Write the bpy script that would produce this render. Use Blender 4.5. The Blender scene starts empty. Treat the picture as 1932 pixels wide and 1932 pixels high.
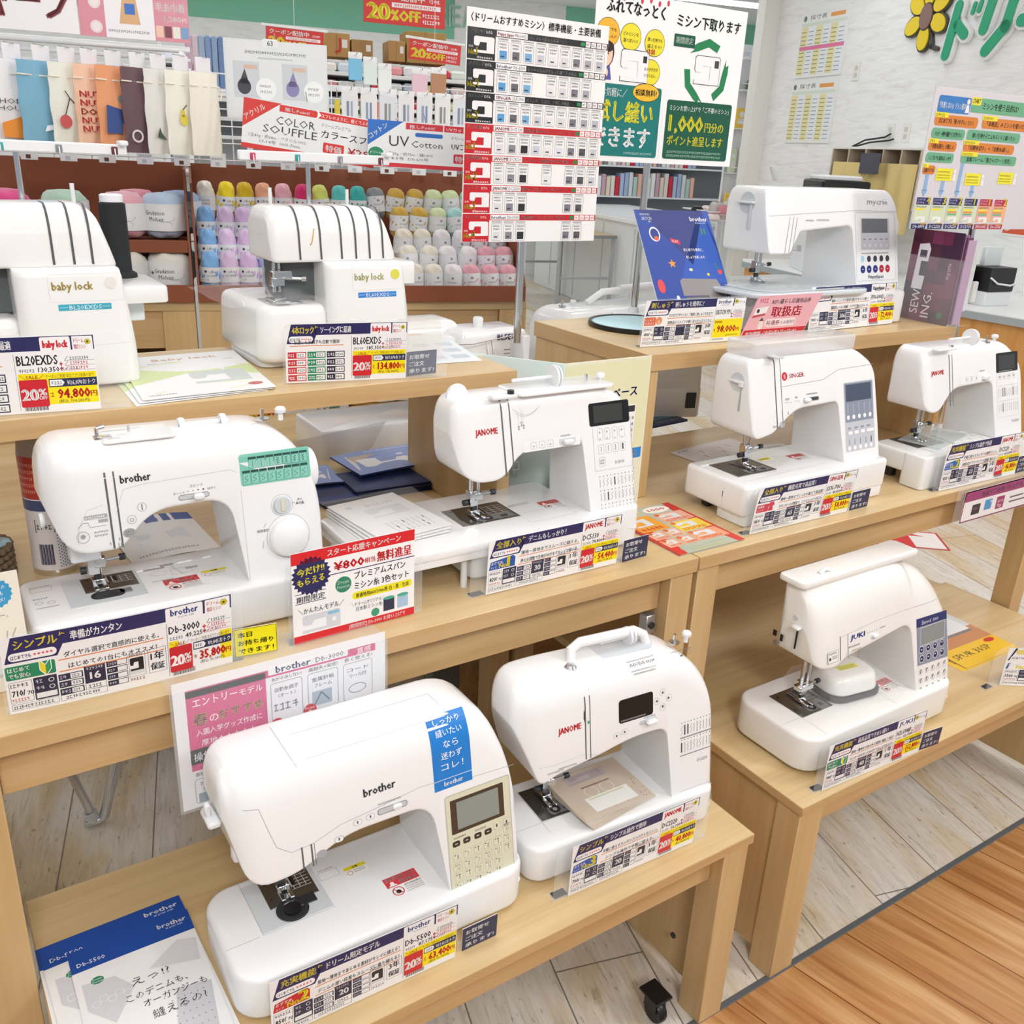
import bpy, math, random
import numpy as np
from mathutils import Matrix, Vector
rnd = random.Random(7)
PI = math.pi
COL = bpy.context.scene.collection

# ---------------------------------------------------------------- camera
CAM_F, YAW, PITCH, ROLL, EYE = 1739.94, 0.595005, 0.370671, 0.0490588, 1.5
def cam_axes():
    cy, sy = math.cos(YAW), math.sin(YAW)
    f = Vector((sy*math.cos(PITCH), cy*math.cos(PITCH), -math.sin(PITCH)))
    r0 = Vector((cy, -sy, 0)); u0 = r0.cross(f)
    r = math.cos(ROLL)*r0 + math.sin(ROLL)*u0
    u = -math.sin(ROLL)*r0 + math.cos(ROLL)*u0
    return r, u, f
_r, _u, _f = cam_axes()
cam_data = bpy.data.cameras.new('camera')
cam_data.sensor_fit = 'HORIZONTAL'; cam_data.sensor_width = 36.0
cam_data.lens = CAM_F/1932*36.0
cam_data.clip_start = 0.02; cam_data.clip_end = 100
cam = bpy.data.objects.new('camera', cam_data); COL.objects.link(cam)
cam.matrix_world = Matrix(((_r.x, _u.x, -_f.x, 0), (_r.y, _u.y, -_f.y, 0), (_r.z, _u.z, -_f.z, EYE), (0, 0, 0, 1)))
bpy.context.scene.camera = cam
sc = bpy.context.scene
sc.view_settings.view_transform = 'Standard'; sc.view_settings.look = 'None'
sc.view_settings.exposure = 0.0; sc.view_settings.gamma = 1.0; sc.view_settings.use_curve_mapping = False

# ---------------------------------------------------------------- light: the shop's even daylight-white ceiling light
world = bpy.data.worlds.new('shop_air'); sc.world = world; world.use_nodes = True
world.node_tree.nodes['Background'].inputs[0].default_value = (0.93, 0.97, 1.0, 1)
world.node_tree.nodes['Background'].inputs[1].default_value = 0.42
def area(name, loc, target, sx, sy, power, col=(1, .97, .93)):
    l = bpy.data.lights.new(name, 'AREA'); l.shape = 'RECTANGLE'; l.size = sx; l.size_y = sy
    l.energy = power; l.color = col
    o = bpy.data.objects.new(name, l); COL.objects.link(o); o.location = loc
    o.rotation_euler = (Vector(target)-Vector(loc)).to_track_quat('-Z', 'Y').to_euler()
    return o
area('aisle_spotlight', (-0.3, -1.3, 2.72), (0.9, 1.2, 0.5), 0.5, 0.5, 33, (1, .985, .97))
area('shelf_spotlight', (2.6, -0.9, 2.72), (1.6, 1.3, 0.5), 0.5, 0.5, 25, (1, .985, .97))

# ---------------------------------------------------------------- materials
def lin(h):
    h = h.lstrip('#'); c = [int(h[i:i+2], 16)/255 for i in (0, 2, 4)]
    return tuple(x/12.92 if x <= .04045 else ((x+.055)/1.055)**2.4 for x in c)
_mats = {}
def mat(col, rough=.5, metal=0.0, coat=0.0, name=None, alpha=None, trans=None, emit=None, spec=None):
    key = (col, rough, metal, coat, alpha, trans, emit, spec)
    if key in _mats: return _mats[key]
    m = bpy.data.materials.new(name or 'mat_'+col.strip('#')); m.use_nodes = True
    b = m.node_tree.nodes['Principled BSDF']; c = lin(col)
    b.inputs['Base Color'].default_value = (*c, 1); b.inputs['Roughness'].default_value = rough
    b.inputs['Metallic'].default_value = metal; b.inputs['Coat Weight'].default_value = coat
    if spec is not None: b.inputs['Specular IOR Level'].default_value = spec
    if trans: b.inputs['Transmission Weight'].default_value = trans; b.inputs['IOR'].default_value = 1.45
    if alpha is not None: b.inputs['Alpha'].default_value = alpha
    if emit: b.inputs['Emission Color'].default_value = (*c, 1); b.inputs['Emission Strength'].default_value = emit
    _mats[key] = m
    return m
def nodes(m):
    nt = m.node_tree; return nt, nt.nodes, nt.links, nt.nodes['Principled BSDF']
def ramp(n, stops):
    r = n.new('ShaderNodeValToRGB'); e = r.color_ramp.elements
    e[0].position, e[0].color = stops[0][0], (*lin(stops[0][1]), 1)
    e[1].position, e[1].color = stops[-1][0], (*lin(stops[-1][1]), 1)
    for p, c in stops[1:-1]:
        q = e.new(p); q.color = (*lin(c), 1)
    return r
def wood(name, axis, c0, c1, c2, rough=.42, scale=1.0):
    m = bpy.data.materials.new(name); m.use_nodes = True; nt, n, l, b = nodes(m)
    tc = n.new('ShaderNodeTexCoord'); mp = n.new('ShaderNodeMapping')
    s = [16*scale]*3; s['xyz'.index(axis)] = 1.1*scale
    mp.inputs['Scale'].default_value = s
    l.new(tc.outputs['Object'], mp.inputs['Vector'])
    a = n.new('ShaderNodeTexNoise'); a.inputs['Scale'].default_value = 1.6; a.inputs['Detail'].default_value = 5; a.inputs['Distortion'].default_value = .5
    l.new(mp.outputs[0], a.inputs['Vector'])
    mp2 = n.new('ShaderNodeMapping'); s2 = [90*scale]*3; s2['xyz'.index(axis)] = 2.2*scale; mp2.inputs['Scale'].default_value = s2
    l.new(tc.outputs['Object'], mp2.inputs['Vector'])
    f = n.new('ShaderNodeTexNoise'); f.inputs['Scale'].default_value = 1.5; f.inputs['Detail'].default_value = 3
    l.new(mp2.outputs[0], f.inputs['Vector'])
    mx = n.new('ShaderNodeMath'); mx.operation = 'MULTIPLY_ADD'; mx.inputs[1].default_value = .35
    l.new(f.outputs[0], mx.inputs[0]); l.new(a.outputs[0], mx.inputs[2])
    sb = n.new('ShaderNodeMath'); sb.operation = 'SUBTRACT'; sb.inputs[1].default_value = .175; l.new(mx.outputs[0], sb.inputs[0])
    r = ramp(n, [(.28, c0), (.5, c1), (.74, c2)]); l.new(sb.outputs[0], r.inputs[0]); l.new(r.outputs[0], b.inputs['Base Color'])
    b.inputs['Roughness'].default_value = rough
    return m
WT = wood('oak_top', 'x', '#cbac7b', '#d6ba8a', '#dfc69a', .3)
WE = wood('oak_edge', 'x', '#bf9a6a', '#c9a676', '#d0af80', .4)
WY = wood('oak_edge_depth', 'y', '#bf9a6a', '#c9a676', '#d0af80', .4)
WZ = wood('oak_upright', 'z', '#c4a270', '#cdac7b', '#d4b586', .4)
WA = wood('oak_rail', 'x', '#bf9b68', '#cba878', '#d3b384', .4)
WHT = mat('#f1f2f3', .22, coat=.35, name='gloss_white_plastic')
WHM = mat('#eceef0', .45, name='satin_white_plastic')
WHW = mat('#f0efec', .24, coat=.3, name='warm_white_plastic')
GRP = mat('#cfd4d8', .4, name='grey_plastic')
CHR = mat('#d8dadd', .16, 1.0, name='chrome')
STL = mat('#8b8984', .32, .9, name='needle_plate_steel')
DRK = mat('#2c2d31', .4, name='dark_plastic')
BLK = mat('#121214', .35, name='black_plastic')
PAP = mat('#f4f4f4', .6, name='white_paper')
NAVY, RED, YEL, ORG, PNK, GRN = '#27285e', '#d2232f', '#f8e416', '#e08a4e', '#d8347f', '#1f8a62'
ACR = mat('#f4faff', .04, alpha=.1, name='clear_acrylic')
FILM = mat('#ffffff', .08, alpha=.13, name='clear_film')

# ---------------------------------------------------------------- mesh builder
class MB:
    def __init__(s): s.v = []; s.f = []; s.m = []; s.mats = []
    def mi(s, m):
        if m not in s.mats: s.mats.append(m)
        return s.mats.index(m)
    def add(s, vs, fs, m):
        o = len(s.v); s.v += [tuple(p) for p in vs]; k = s.mi(m)
        for f in fs: s.f.append(tuple(i+o for i in f)); s.m.append(k)
        return s
    def poly(s, pts, m): return s.add(pts, [tuple(range(len(pts)))], m)
    def rings(s, R, m, caps=(True, True), close=True):
        n = len(R[0]); vs = [p for r in R for p in r]; fs = []
        for i in range(len(R)-1):
            for j in range(n if close else n-1):
                k = (j+1) % n
                fs.append((i*n+j, i*n+k, (i+1)*n+k, (i+1)*n+j))
        if caps[0]: fs.append(tuple(reversed(range(n))))
        if caps[1]: fs.append(tuple(range((len(R)-1)*n, len(R)*n)))
        return s.add(vs, fs, m)
    def box(s, x0, x1, y0, y1, z0, z1, m, b=0.0015):
        b = min(b, (x1-x0)*.45, (y1-y0)*.45, (z1-z0)*.45)
        return s.rbox(x0, x1, y0, y1, z0, z1, m, b, b, b, k=1)
    def rbox(s, x0, x1, y0, y1, z0, z1, m, r, bt=0.003, bb=0.001, k=5, taper=0.0):
        lv = []
        q = max(1, k//2)
        for i in range(q+1):
            a = PI/2*i/q; lv.append((z0+bb*(1-math.sin(a)), bb*(1-math.cos(a)) if False else bb*(1-math.sin(a))))
        lv = [(z0, bb), (z0+bb, 0)] if k == 1 else [(z0+bb*(1-math.cos(PI/2*i/q)), bb*(1-math.sin(PI/2*i/q))) for i in range(q+1)]
        top = [(z1-bt, 0), (z1, bt)] if k == 1 else [(z1-bt+bt*math.sin(PI/2*i/q), bt*(1-math.cos(PI/2*i/q))) for i in range(q+1)]
        R = []
        for z, e in lv+top:
            t = taper*(z-z0)/(z1-z0); e2 = e+t
            R.append(rrect(x0+e2, x1-e2, y0+e2, y1-e2, max(r-e, 1e-5), k, z))
        return s.rings(R, m)
    def tube(s, pts, r, m, n=8, caps=True):
        P = [Vector(p) for p in pts]; R = []; t0 = (P[1]-P[0]).normalized()
        a = t0.orthogonal().normalized()
        rr = r if isinstance(r, (list, tuple)) else [r]*len(P)
        for i, p in enumerate(P):
            t = (P[min(i+1, len(P)-1)]-P[max(i-1, 0)])
            if t.length < 1e-9: t = t0
            t.normalize(); a = (a-t*a.dot(t)).normalized(); c = t.cross(a)
            R.append([p+(a*math.cos(2*PI*j/n)+c*math.sin(2*PI*j/n))*rr[i] for j in range(n)])
        return s.rings(R, m, (caps, caps))
    def lathe(s, prof, m, n=24, o=(0, 0, 0), axis='z', caps=(True, True)):
        R = []
        for r, z in prof:
            ring = []
            for j in range(n):
                a = 2*PI*j/n; x, y = r*math.cos(a), r*math.sin(a)
                p = (x, y, z) if axis == 'z' else ((z, x, y) if axis == 'x' else (y, z, x))
                ring.append((p[0]+o[0], p[1]+o[1], p[2]+o[2]))
            R.append(ring)
        return s.rings(R, m, caps)
    def build(s, name, parent=None, loc=None, rot=None, smooth=40):
        me = bpy.data.meshes.new(name); me.from_pydata(s.v, [], s.f)
        for m in s.mats: me.materials.append(m)
        me.polygons.foreach_set('material_index', s.m)
        if smooth:
            me.shade_smooth(); me.set_sharp_from_angle(angle=math.radians(smooth))
        me.update()
        o = bpy.data.objects.new(name, me); COL.objects.link(o)
        if parent: o.parent = parent
        if loc is not None: o.location = loc
        if rot is not None: o.rotation_euler = rot
        return o
def rrect(x0, x1, y0, y1, r, k=5, z=0):
    r = min(r, (x1-x0)/2-1e-6, (y1-y0)/2-1e-6); r = max(r, 1e-6); out = []
    for cx, cy, a0 in ((x1-r, y0+r, -PI/2), (x1-r, y1-r, 0), (x0+r, y1-r, PI/2), (x0+r, y0+r, PI)):
        for i in range(k+1):
            a = a0+PI/2*i/k; out.append((cx+r*math.cos(a), cy+r*math.sin(a), z))
    return out
def fillet(pts, k=6):
    "polyline of (x, z[, radius]) with rounded corners"
    out = []
    for i, p in enumerate(pts):
        r = p[2] if len(p) > 2 else 0
        if r == 0 or i in (0, len(pts)-1): out.append((p[0], p[1])); continue
        P = Vector(p[:2]); A = Vector(pts[i-1][:2])-P; B = Vector(pts[i+1][:2])-P
        t = min(r, A.length*.49, B.length*.49)
        a, b = P+A.normalized()*t, P+B.normalized()*t
        for j in range(k+1):
            u = j/k; q = a*(1-u)**2+P*2*u*(1-u)+b*u*u; out.append((q.x, q.y))
    return out
def tag(o, label=None, cat=None, group=None, kind=None):
    if label: o['label'] = label
    if cat: o['category'] = cat
    if group: o['group'] = group
    if kind: o['kind'] = kind
    return o
def thing(name, label, cat, loc, rz=0.0, group=None):
    o = bpy.data.objects.new(name, None); o.empty_display_size = .05; COL.objects.link(o)
    o.location = loc; o.rotation_euler = (0, 0, rz)
    return tag(o, label, cat, group)
def copy_thing(o, label=None, loc=None, rz=None):
    c = o.copy(); COL.objects.link(c)
    for ch in list(o.children):
        d = ch.copy(); COL.objects.link(d); d.parent = c; d.matrix_parent_inverse = ch.matrix_parent_inverse
        for g in list(ch.children):
            e = g.copy(); COL.objects.link(e); e.parent = d
    if label: c['label'] = label
    if loc is not None: c.location = loc
    if rz is not None: c.rotation_euler = (0, 0, rz)
    return c

# ---------------------------------------------------------------- printing: flat ink shapes and lettering on a surface
_tx = {}
def glyphs(s, bold, shear):
    key = (s, bold, shear)
    if key not in _tx:
        c = bpy.data.curves.new('ink', 'FONT'); c.body = s; c.resolution_u = 1 if len(s) > 3 else 3; c.offset = bold; c.shear = shear; c.fill_mode = 'FRONT'
        o = bpy.data.objects.new('ink', c); me = bpy.data.meshes.new_from_object(o)
        v = [(p.co.x, p.co.y) for p in me.vertices]; f = [tuple(q.vertices) for q in me.polygons]
        bpy.data.objects.remove(o); bpy.data.curves.remove(c); bpy.data.meshes.remove(me)
        if v:
            xs = [p[0] for p in v]; ys = [p[1] for p in v]
            _tx[key] = (v, f, min(xs), max(xs), min(ys), max(ys))
        else: _tx[key] = None
    return _tx[key]
class Print:
    """ink on a surface: mp maps (x, y, height off the surface) to a point"""
    def __init__(s, mp, rough=.45, step=.00012, coat=0.0):
        s.mb = MB(); s.mp = mp; s.rough = rough; s.step = step; s.coat = coat
    def m(s, c): return c if not isinstance(c, str) else mat(c, s.rough, coat=s.coat)
    def poly(s, pts, c, lay=1):
        s.mb.poly([s.mp(x, y, lay*s.step) for x, y in pts], s.m(c)); return s
    def rect(s, x, y, w, h, c, lay=1, r=0, sub=1):
        if r > 0: return s.poly([(p[0], p[1]) for p in rrect(x, x+w, y, y+h, r, 3)], c, lay)
        for i in range(sub):
            a, b = x+w*i/sub, x+w*(i+1)/sub
            s.poly([(a, y), (b, y), (b, y+h), (a, y+h)], c, lay)
        return s
    def frame(s, x, y, w, h, t, c, lay=1, r=0):
        if r > 0:
            o = [(p[0], p[1]) for p in rrect(x, x+w, y, y+h, r, 3)]; i = [(p[0], p[1]) for p in rrect(x+t, x+w-t, y+t, y+h-t, max(r-t, 1e-5), 3)]
        else:
            o = [(x, y), (x+w, y), (x+w, y+h), (x, y+h)]; i = [(x+t, y+t), (x+w-t, y+t), (x+w-t, y+h-t), (x+t, y+h-t)]
        n = len(o)
        s.mb.add([s.mp(*p, lay*s.step) for p in o+i], [(k, (k+1) % n, n+(k+1) % n, n+k) for k in range(n)], s.m(c)); return s
    def disc(s, x, y, r, c, lay=1, n=20, ry=None):
        ry = ry or r
        return s.poly([(x+r*math.cos(2*PI*i/n), y+ry*math.sin(2*PI*i/n)) for i in range(n)], c, lay)
    def ring(s, x, y, r, t, c, lay=1, n=20, ry=None):
        ry = ry or r
        o = [(x+r*math.cos(2*PI*i/n), y+ry*math.sin(2*PI*i/n)) for i in range(n)]; q = [(x+(r-t)*math.cos(2*PI*i/n), y+(ry-t)*math.sin(2*PI*i/n)) for i in range(n)]
        s.mb.add([s.mp(*p, lay*s.step) for p in o+q], [(k, (k+1) % n, n+(k+1) % n, n+k) for k in range(n)], s.m(c)); return s
    def line(s, pts, t, c, lay=1):
        for (x0, y0), (x1, y1) in zip(pts, pts[1:]):
            d = math.hypot(x1-x0, y1-y0) or 1; nx, ny = -(y1-y0)/d*t/2, (x1-x0)/d*t/2
            s.poly([(x0+nx, y0+ny), (x0-nx, y0-ny), (x1-nx, y1-ny), (x1+nx, y1+ny)], c, lay)
        return s
    def star(s, x, y, r, c, lay=1, n=5, q=.42, a0=PI/2):
        return s.poly([(x+(r if i % 2 == 0 else r*q)*math.cos(a0+PI*i/n), y+(r if i % 2 == 0 else r*q)*math.sin(a0+PI*i/n)) for i in range(2*n)], c, lay)
    def text(s, t, x, y, h, c, w=None, al='l', bold=0.0, shear=0.0, rot=0.0, lay=3, cap=True):
        g = glyphs(t, 0.0, shear)
        if not g: return s
        v, f, x0, x1, y0, y1 = g
        asc = t.isascii()
        lo, hi = (0.0, .73) if asc else (-.06, .86)
        k = h/(hi-lo); kx = w/(x1-x0) if w else k
        W = (x1-x0)*kx; ox = x-(0 if al == 'l' else W/2 if al == 'c' else W)
        ca, sa = math.cos(rot), math.sin(rot); b = bold*k*1.1
        for dx, dy in (((-b, 0), (b, 0), (0, b*.8)) if bold > .006 else ((0, 0),)):
            P = []
            for a, q in v:
                px, py = ox+(a-x0)*kx-x+dx, (q-lo)*k+dy
                P.append(s.mp(x+px*ca-py*sa, y+px*sa+py*ca, lay*s.step))
            s.mb.add(P, f, s.m(c))
        return s
    def scrib(s, x, y, w, h, c, lay=2, seed=0):
        "a row of small unreadable characters"
        q = random.Random(seed*31+int(w*1e4)); p = x
        while p < x+w-h*.5:
            cw = h*q.uniform(.55, .95)
            s.rect(p, y+h*q.choice((0, .4)), cw*.8, h*.16, c, lay).rect(p+cw*q.uniform(.1, .5), y, h*.14, h, c, lay).rect(p, y+h*.75, cw*.7, h*.14, c, lay)
            p += cw
        return s
    def build(s, name, parent=None, **k): return s.mb.build(name, parent, smooth=0, **k)
def sheet(name, label, cat, loc, rz, w, h, draw, base='#f4f4f4', group=None, curl=0.0, n=8, thick=.0008, tilt=0.0, parent=None, skew=0.0, rough=.35):
    "a flat (or gently curling) printed sheet lying on its place; origin at its near left corner"
    mp = lambda x, y, k: Vector((x+skew*y, y, thick+k+curl*(math.sin(PI*x/w)*.6+(y/h)**2*.4)+tilt*y))
    mb = MB()
    P = [[(mp(w*i/n, h*j/n, 0) if up else mp(w*i/n, h*j/n, 0)-Vector((0, 0, thick))) for j in range(n+1) for i in range(n+1)] for up in (1, 0)]
    q = n+1; F = [(j*q+i, j*q+i+1, (j+1)*q+i+1, (j+1)*q+i) for j in range(n) for i in range(n)]
    edge = [i for i in range(n)]+[j*q+n for j in range(n)]+[n*q+n-i for i in range(n)]+[(n-j)*q for j in range(n)]
    m = mat(base, rough)
    mb.add(P[0]+P[1], F+[tuple(q*q+i for i in reversed(f)) for f in F]+[(a, b, b+q*q, a+q*q)[::-1] for a, b in zip(edge, edge[1:]+edge[:1])], m)
    pr = Print(mp, rough); pr.mb = mb
    if draw: draw(pr, w, h)
    o = mb.build(name, parent, loc, (0, 0, rz), smooth=30)
    return tag(o, label, cat, group)
def subrect(pr, x, y, w, h, c, lay=1, n=6):
    for i in range(n):
        for j in range(n): pr.rect(x+w*i/n, y+h*j/n, w/n, h/n, c, lay)
def plane_map(o=(0, 0, 0), ex=(1, 0, 0), ey=(0, 0, 1)):
    o = Vector(o); ex = Vector(ex).normalized(); ey = Vector(ey).normalized(); n = ex.cross(ey)
    return lambda x, y, h: o+ex*x+ey*y+n*h
UP = plane_map()                                    # upright, facing -y
def flat_map(z=0.0): return plane_map((0, 0, z), (1, 0, 0), (0, 1, 0))

# the shop's own grid is turned 15 degrees to the sewing-machine display
TH = math.radians(15)
RU = Vector((math.cos(TH), -math.sin(TH), 0)); RV = Vector((math.sin(TH), math.cos(TH), 0))
def rw(u, v, z=0.0): return RU*u+RV*v+Vector((0, 0, z))

# ================================================================ the room
def planks(name, w, length, stops, streak, mortar, rough, ang, bump=.15):
    m = bpy.data.materials.new(name); m.use_nodes = True; nt, n, l, b = nodes(m)
    tc = n.new('ShaderNodeTexCoord'); mp = n.new('ShaderNodeMapping'); mp.inputs['Rotation'].default_value = (0, 0, ang)
    l.new(tc.outputs['Object'], mp.inputs['Vector'])
    br = n.new('ShaderNodeTexBrick'); br.offset = .37; br.inputs['Scale'].default_value = 1.0
    br.inputs['Brick Width'].default_value = length; br.inputs['Row Height'].default_value = w
    br.inputs['Mortar Size'].default_value = .0016; br.inputs['Mortar Smooth'].default_value = .1
    br.inputs['Color1'].default_value = (0, 0, 0, 1); br.inputs['Color2'].default_value = (1, 1, 1, 1)
    l.new(mp.outputs[0], br.inputs['Vector'])
    def nz(sx, sy, sc, det, dist=0.0, rou=.5):
        q = n.new('ShaderNodeMapping'); q.inputs['Scale'].default_value = (sx, sy, 1); l.new(mp.outputs[0], q.inputs['Vector'])
        t = n.new('ShaderNodeTexNoise'); t.inputs['Scale'].default_value = sc; t.inputs['Detail'].default_value = det; t.inputs['Distortion'].default_value = dist; t.inputs['Roughness'].default_value = rou
        l.new(q.outputs[0], t.inputs['Vector']); return t.outputs[0]
    return m, nt, n, l, b, br, nz
def light_floor():
    m, nt, n, l, b, br, nz = planks('whitewashed_planks', .19, 1.25, None, None, None, .45, PI/2)
    blotch = nz(.8, 3.0, 1.7, 4, .8, .6); streak = nz(5, 42, 1.5, 6, 1.2, .65); fleck = nz(14, 40, 2.4, 3, .4, .6)
    a = n.new('ShaderNodeMath'); a.operation = 'MULTIPLY_ADD'; a.inputs[1].default_value = .22; l.new(br.outputs['Color'], a.inputs[0]); l.new(blotch, a.inputs[2])
    r1 = ramp(n, [(.45, '#e4e1db'), (.62, '#e0d9cc'), (.76, '#d9c8a8'), (.92, '#cdb489')]); l.new(a.outputs[0], r1.inputs[0])
    r2 = ramp(n, [(.26, '#8f8272'), (.42, '#e9e6e1'), (.6, '#ffffff')]); l.new(streak, r2.inputs[0])
    mx = n.new('ShaderNodeMix'); mx.data_type = 'RGBA'; mx.blend_type = 'MULTIPLY'; mx.inputs[0].default_value = .65
    l.new(r1.outputs[0], mx.inputs[6]); l.new(r2.outputs[0], mx.inputs[7])
    r3 = ramp(n, [(.30, '#7d6c58'), (.37, '#ffffff')]); l.new(fleck, r3.inputs[0])
    m3 = n.new('ShaderNodeMix'); m3.data_type = 'RGBA'; m3.blend_type = 'MULTIPLY'; m3.inputs[0].default_value = .5
    l.new(mx.outputs[2], m3.inputs[6]); l.new(r3.outputs[0], m3.inputs[7])
    m2 = n.new('ShaderNodeMix'); m2.data_type = 'RGBA'; l.new(br.outputs['Fac'], m2.inputs[0]); l.new(m3.outputs[2], m2.inputs[6]); m2.inputs[7].default_value = (*lin('#7e7468'), 1)
    l.new(m2.outputs[2], b.inputs['Base Color']); b.inputs['Roughness'].default_value = .42
    return m
def dark_floor():
    m, nt, n, l, b, br, nz = planks('varnished_brown_planks', .16, 1.9, None, None, None, .2, PI/2-math.radians(12))
    g1 = nz(1.2, 14, 1.6, 5, .8); g2 = nz(3, 70, 1.5, 4, .3)
    a = n.new('ShaderNodeMath'); a.operation = 'MULTIPLY_ADD'; a.inputs[1].default_value = .30; l.new(g2, a.inputs[0]); l.new(g1, a.inputs[2])
    c = n.new('ShaderNodeMath'); c.operation = 'MULTIPLY_ADD'; c.inputs[1].default_value = .12; l.new(br.outputs['Color'], c.inputs[0]); l.new(a.outputs[0], c.inputs[2])
    r = ramp(n, [(.45, '#8f5c33'), (.62, '#b07c4b'), (.78, '#c2925f'), (.92, '#d3aa79')]); l.new(c.outputs[0], r.inputs[0])
    m2 = n.new('ShaderNodeMix'); m2.data_type = 'RGBA'; l.new(br.outputs['Fac'], m2.inputs[0]); l.new(r.outputs[0], m2.inputs[6]); m2.inputs[7].default_value = (*lin('#7a4a24'), 1)
    l.new(m2.outputs[2], b.inputs['Base Color'])
    b.inputs['Roughness'].default_value = .22; b.inputs['Coat Weight'].default_value = .35; b.inputs['Coat Roughness'].default_value = .16
    bp = n.new('ShaderNodeBump'); bp.inputs['Strength'].default_value = .35; bp.inputs['Distance'].default_value = .0025; l.new(nz(26, 90, 1.5, 2), bp.inputs['Height'])
    l.new(bp.outputs[0], b.inputs['Normal']); l.new(bp.outputs[0], b.inputs['Coat Normal'])
    return m
def brick_wall():
    m = bpy.data.materials.new('white_stone_wall'); m.use_nodes = True; nt, n, l, b = nodes(m)
    tc = n.new('ShaderNodeTexCoord'); mp = n.new('ShaderNodeMapping'); mp.inputs['Scale'].default_value = (4, 4, 22); l.new(tc.outputs['Object'], mp.inputs[0])
    t = n.new('ShaderNodeTexNoise'); t.inputs['Scale'].default_value = 1.3; t.inputs['Detail'].default_value = 6; t.inputs['Distortion'].default_value = .7; l.new(mp.outputs[0], t.inputs['Vector'])
    r = ramp(n, [(.22, '#dddad8'), (.34, '#eeedeb'), (.5, '#f5f5f4'), (.72, '#f8f8f7')]); l.new(t.outputs[0], r.inputs[0]); l.new(r.outputs[0], b.inputs['Base Color'])
    bp = n.new('ShaderNodeBump'); bp.inputs['Strength'].default_value = .5; bp.inputs['Distance'].default_value = .01; l.new(t.outputs[0], bp.inputs['Height']); l.new(bp.outputs[0], b.inputs['Normal'])
    b.inputs['Roughness'].default_value = .7
    return m
def struct(name, mb, loc=(0, 0, 0), rz=0.0):
    o = mb.build(name, loc=loc, rot=(0, 0, rz)); o['kind'] = 'structure'; return o
struct('floor', MB().box(-3.4, 8.2, -1.0, 12.2, -.06, 0, light_floor()), rz=-TH)
struct('floor_aisle', MB().box(-4, 7.5, -4.2, .828, -.02, .0016, dark_floor()))
struct('trim_1', MB().box(-4, 7.5, .826, .839, -.02, .003, mat('#5a5f63', .5)))
BRK = brick_wall()
struct('wall_right', MB().box(4.6, 4.75, 1.2, 7.3, 0, 3.2, BRK), rz=-TH)
struct('wall_back', MB().box(-3.2, 8.2, 11.9, 12.02, 0, 2.73, BRK), rz=-TH)
GRW = mat('#84c9aa', .6)
struct('wall_back.001', MB().box(-3.2, 3.1, 11.9, 12.02, 2.73, 3.2, GRW).box(3.1, 4.5, 11.9, 12.02, 2.73, 3.2, BRK).box(4.5, 8.2, 11.9, 12.02, 2.73, 3.2, GRW), rz=-TH)
struct('trim_2', MB().box(4.46, 4.62, 7.3, 7.42, 0, 3.2, mat('#eceae4', .5)), rz=-TH)
struct('ceiling', MB().box(-4.2, 8.2, -3.6, 12.02, 3.2, 3.28, mat('#f2f2f0', .8)), rz=-TH)

def ceiling_light(u, v):
    t = thing('ceiling_light', 'long white ceiling light panel over the shop floor', 'ceiling light', rw(u, v, 3.2), -TH, 'ceiling light panels')
    MB().box(-.64, .64, -.17, .17, -.05, 0, mat('#f4f4f4', .5)).build('housing', t)
    MB().box(-.6, .6, -.14, .14, -.056, -.0502, mat('#f4f9ff', .5, emit=8.5)).build('diffuser', t)
for u in (-2.4, -.4, 1.6, 3.6, 5.8):
    for v in (-2.4, -.4, 1.6, 3.6, 5.8, 8.0, 10.2):
        ceiling_light(u, v)

# ================================================================ oak display tables
def display_table(name, label, x0, x1, y0, y1, h, slab, lw, ap_h, ap_y, cat='table', side=True, ld=.055, front_rail=True, back_rail=True, casters=False):
    t = thing(name, label, cat, (x0, y0, 0), 0, 'oak display tables')
    W, D = x1-x0, y1-y0
    MB().box(0, W, 0, D, h-slab, h, WT, .001).box(0, W, -.0012, .0002, h-slab, h-.0006, WE, .0003).box(-.0012, .0002, 0, D, h-slab, h-.0006, WY, .0003).box(W-.0002, W+.0012, 0, D, h-slab, h-.0006, WY, .0003).build('tabletop', t)
    zt = h-slab-.0005
    for x in (.004, W-lw-.004):
        for y in (.004, D-ld-.004):
            MB().box(x, x+lw, y, y+ld, 0.0005, zt, WZ, .0015).build('leg', t)
    if front_rail: MB().box(lw+.005, W-lw-.005, ap_y, ap_y+.022, zt-ap_h, zt, WA, .001).build('front_rail', t)
    if back_rail: MB().box(lw+.005, W-lw-.005, D-ap_y-.022, D-ap_y, zt-ap_h, zt, WA, .001).build('back_rail', t)
    if side:
        for x in (.012, W-.012-.022):
            MB().box(x, x+.022, ld+.005, D-ld-.005, .03, zt, WZ, .001).build('side_panel', t)
    return t
bench_l = display_table('display_table', 'low oak display bench nearest the aisle, holding the two machines at the front left', .017, 1.097, .823, 1.277, .42, .018, .058, .075, .03)
c = thing('caster', 'x', None, (0, 0, 0)); bpy.data.objects.remove(c)
cm = MB().lathe([(.0, -.009), (.022, -.009), (.024, -.005), (.024, .005), (.022, .009), (0, .009)], BLK, 16, (0, 0, .026), 'x', (False, False)).box(-.014, .014, -.012, .02, .03, .062, BLK).box(-.02, .02, -.02, .03, .06, .066, BLK)
co = cm.build('caster', bench_l, loc=(.955, .055, 0))
MB().lathe([(0, 0), (.006, 0), (.006, .003), (0, .003)], DRK, 12, (0, 0, 0), 'x').build('bolt_cap', bench_l, loc=(1.023, .10, .13))
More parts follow.
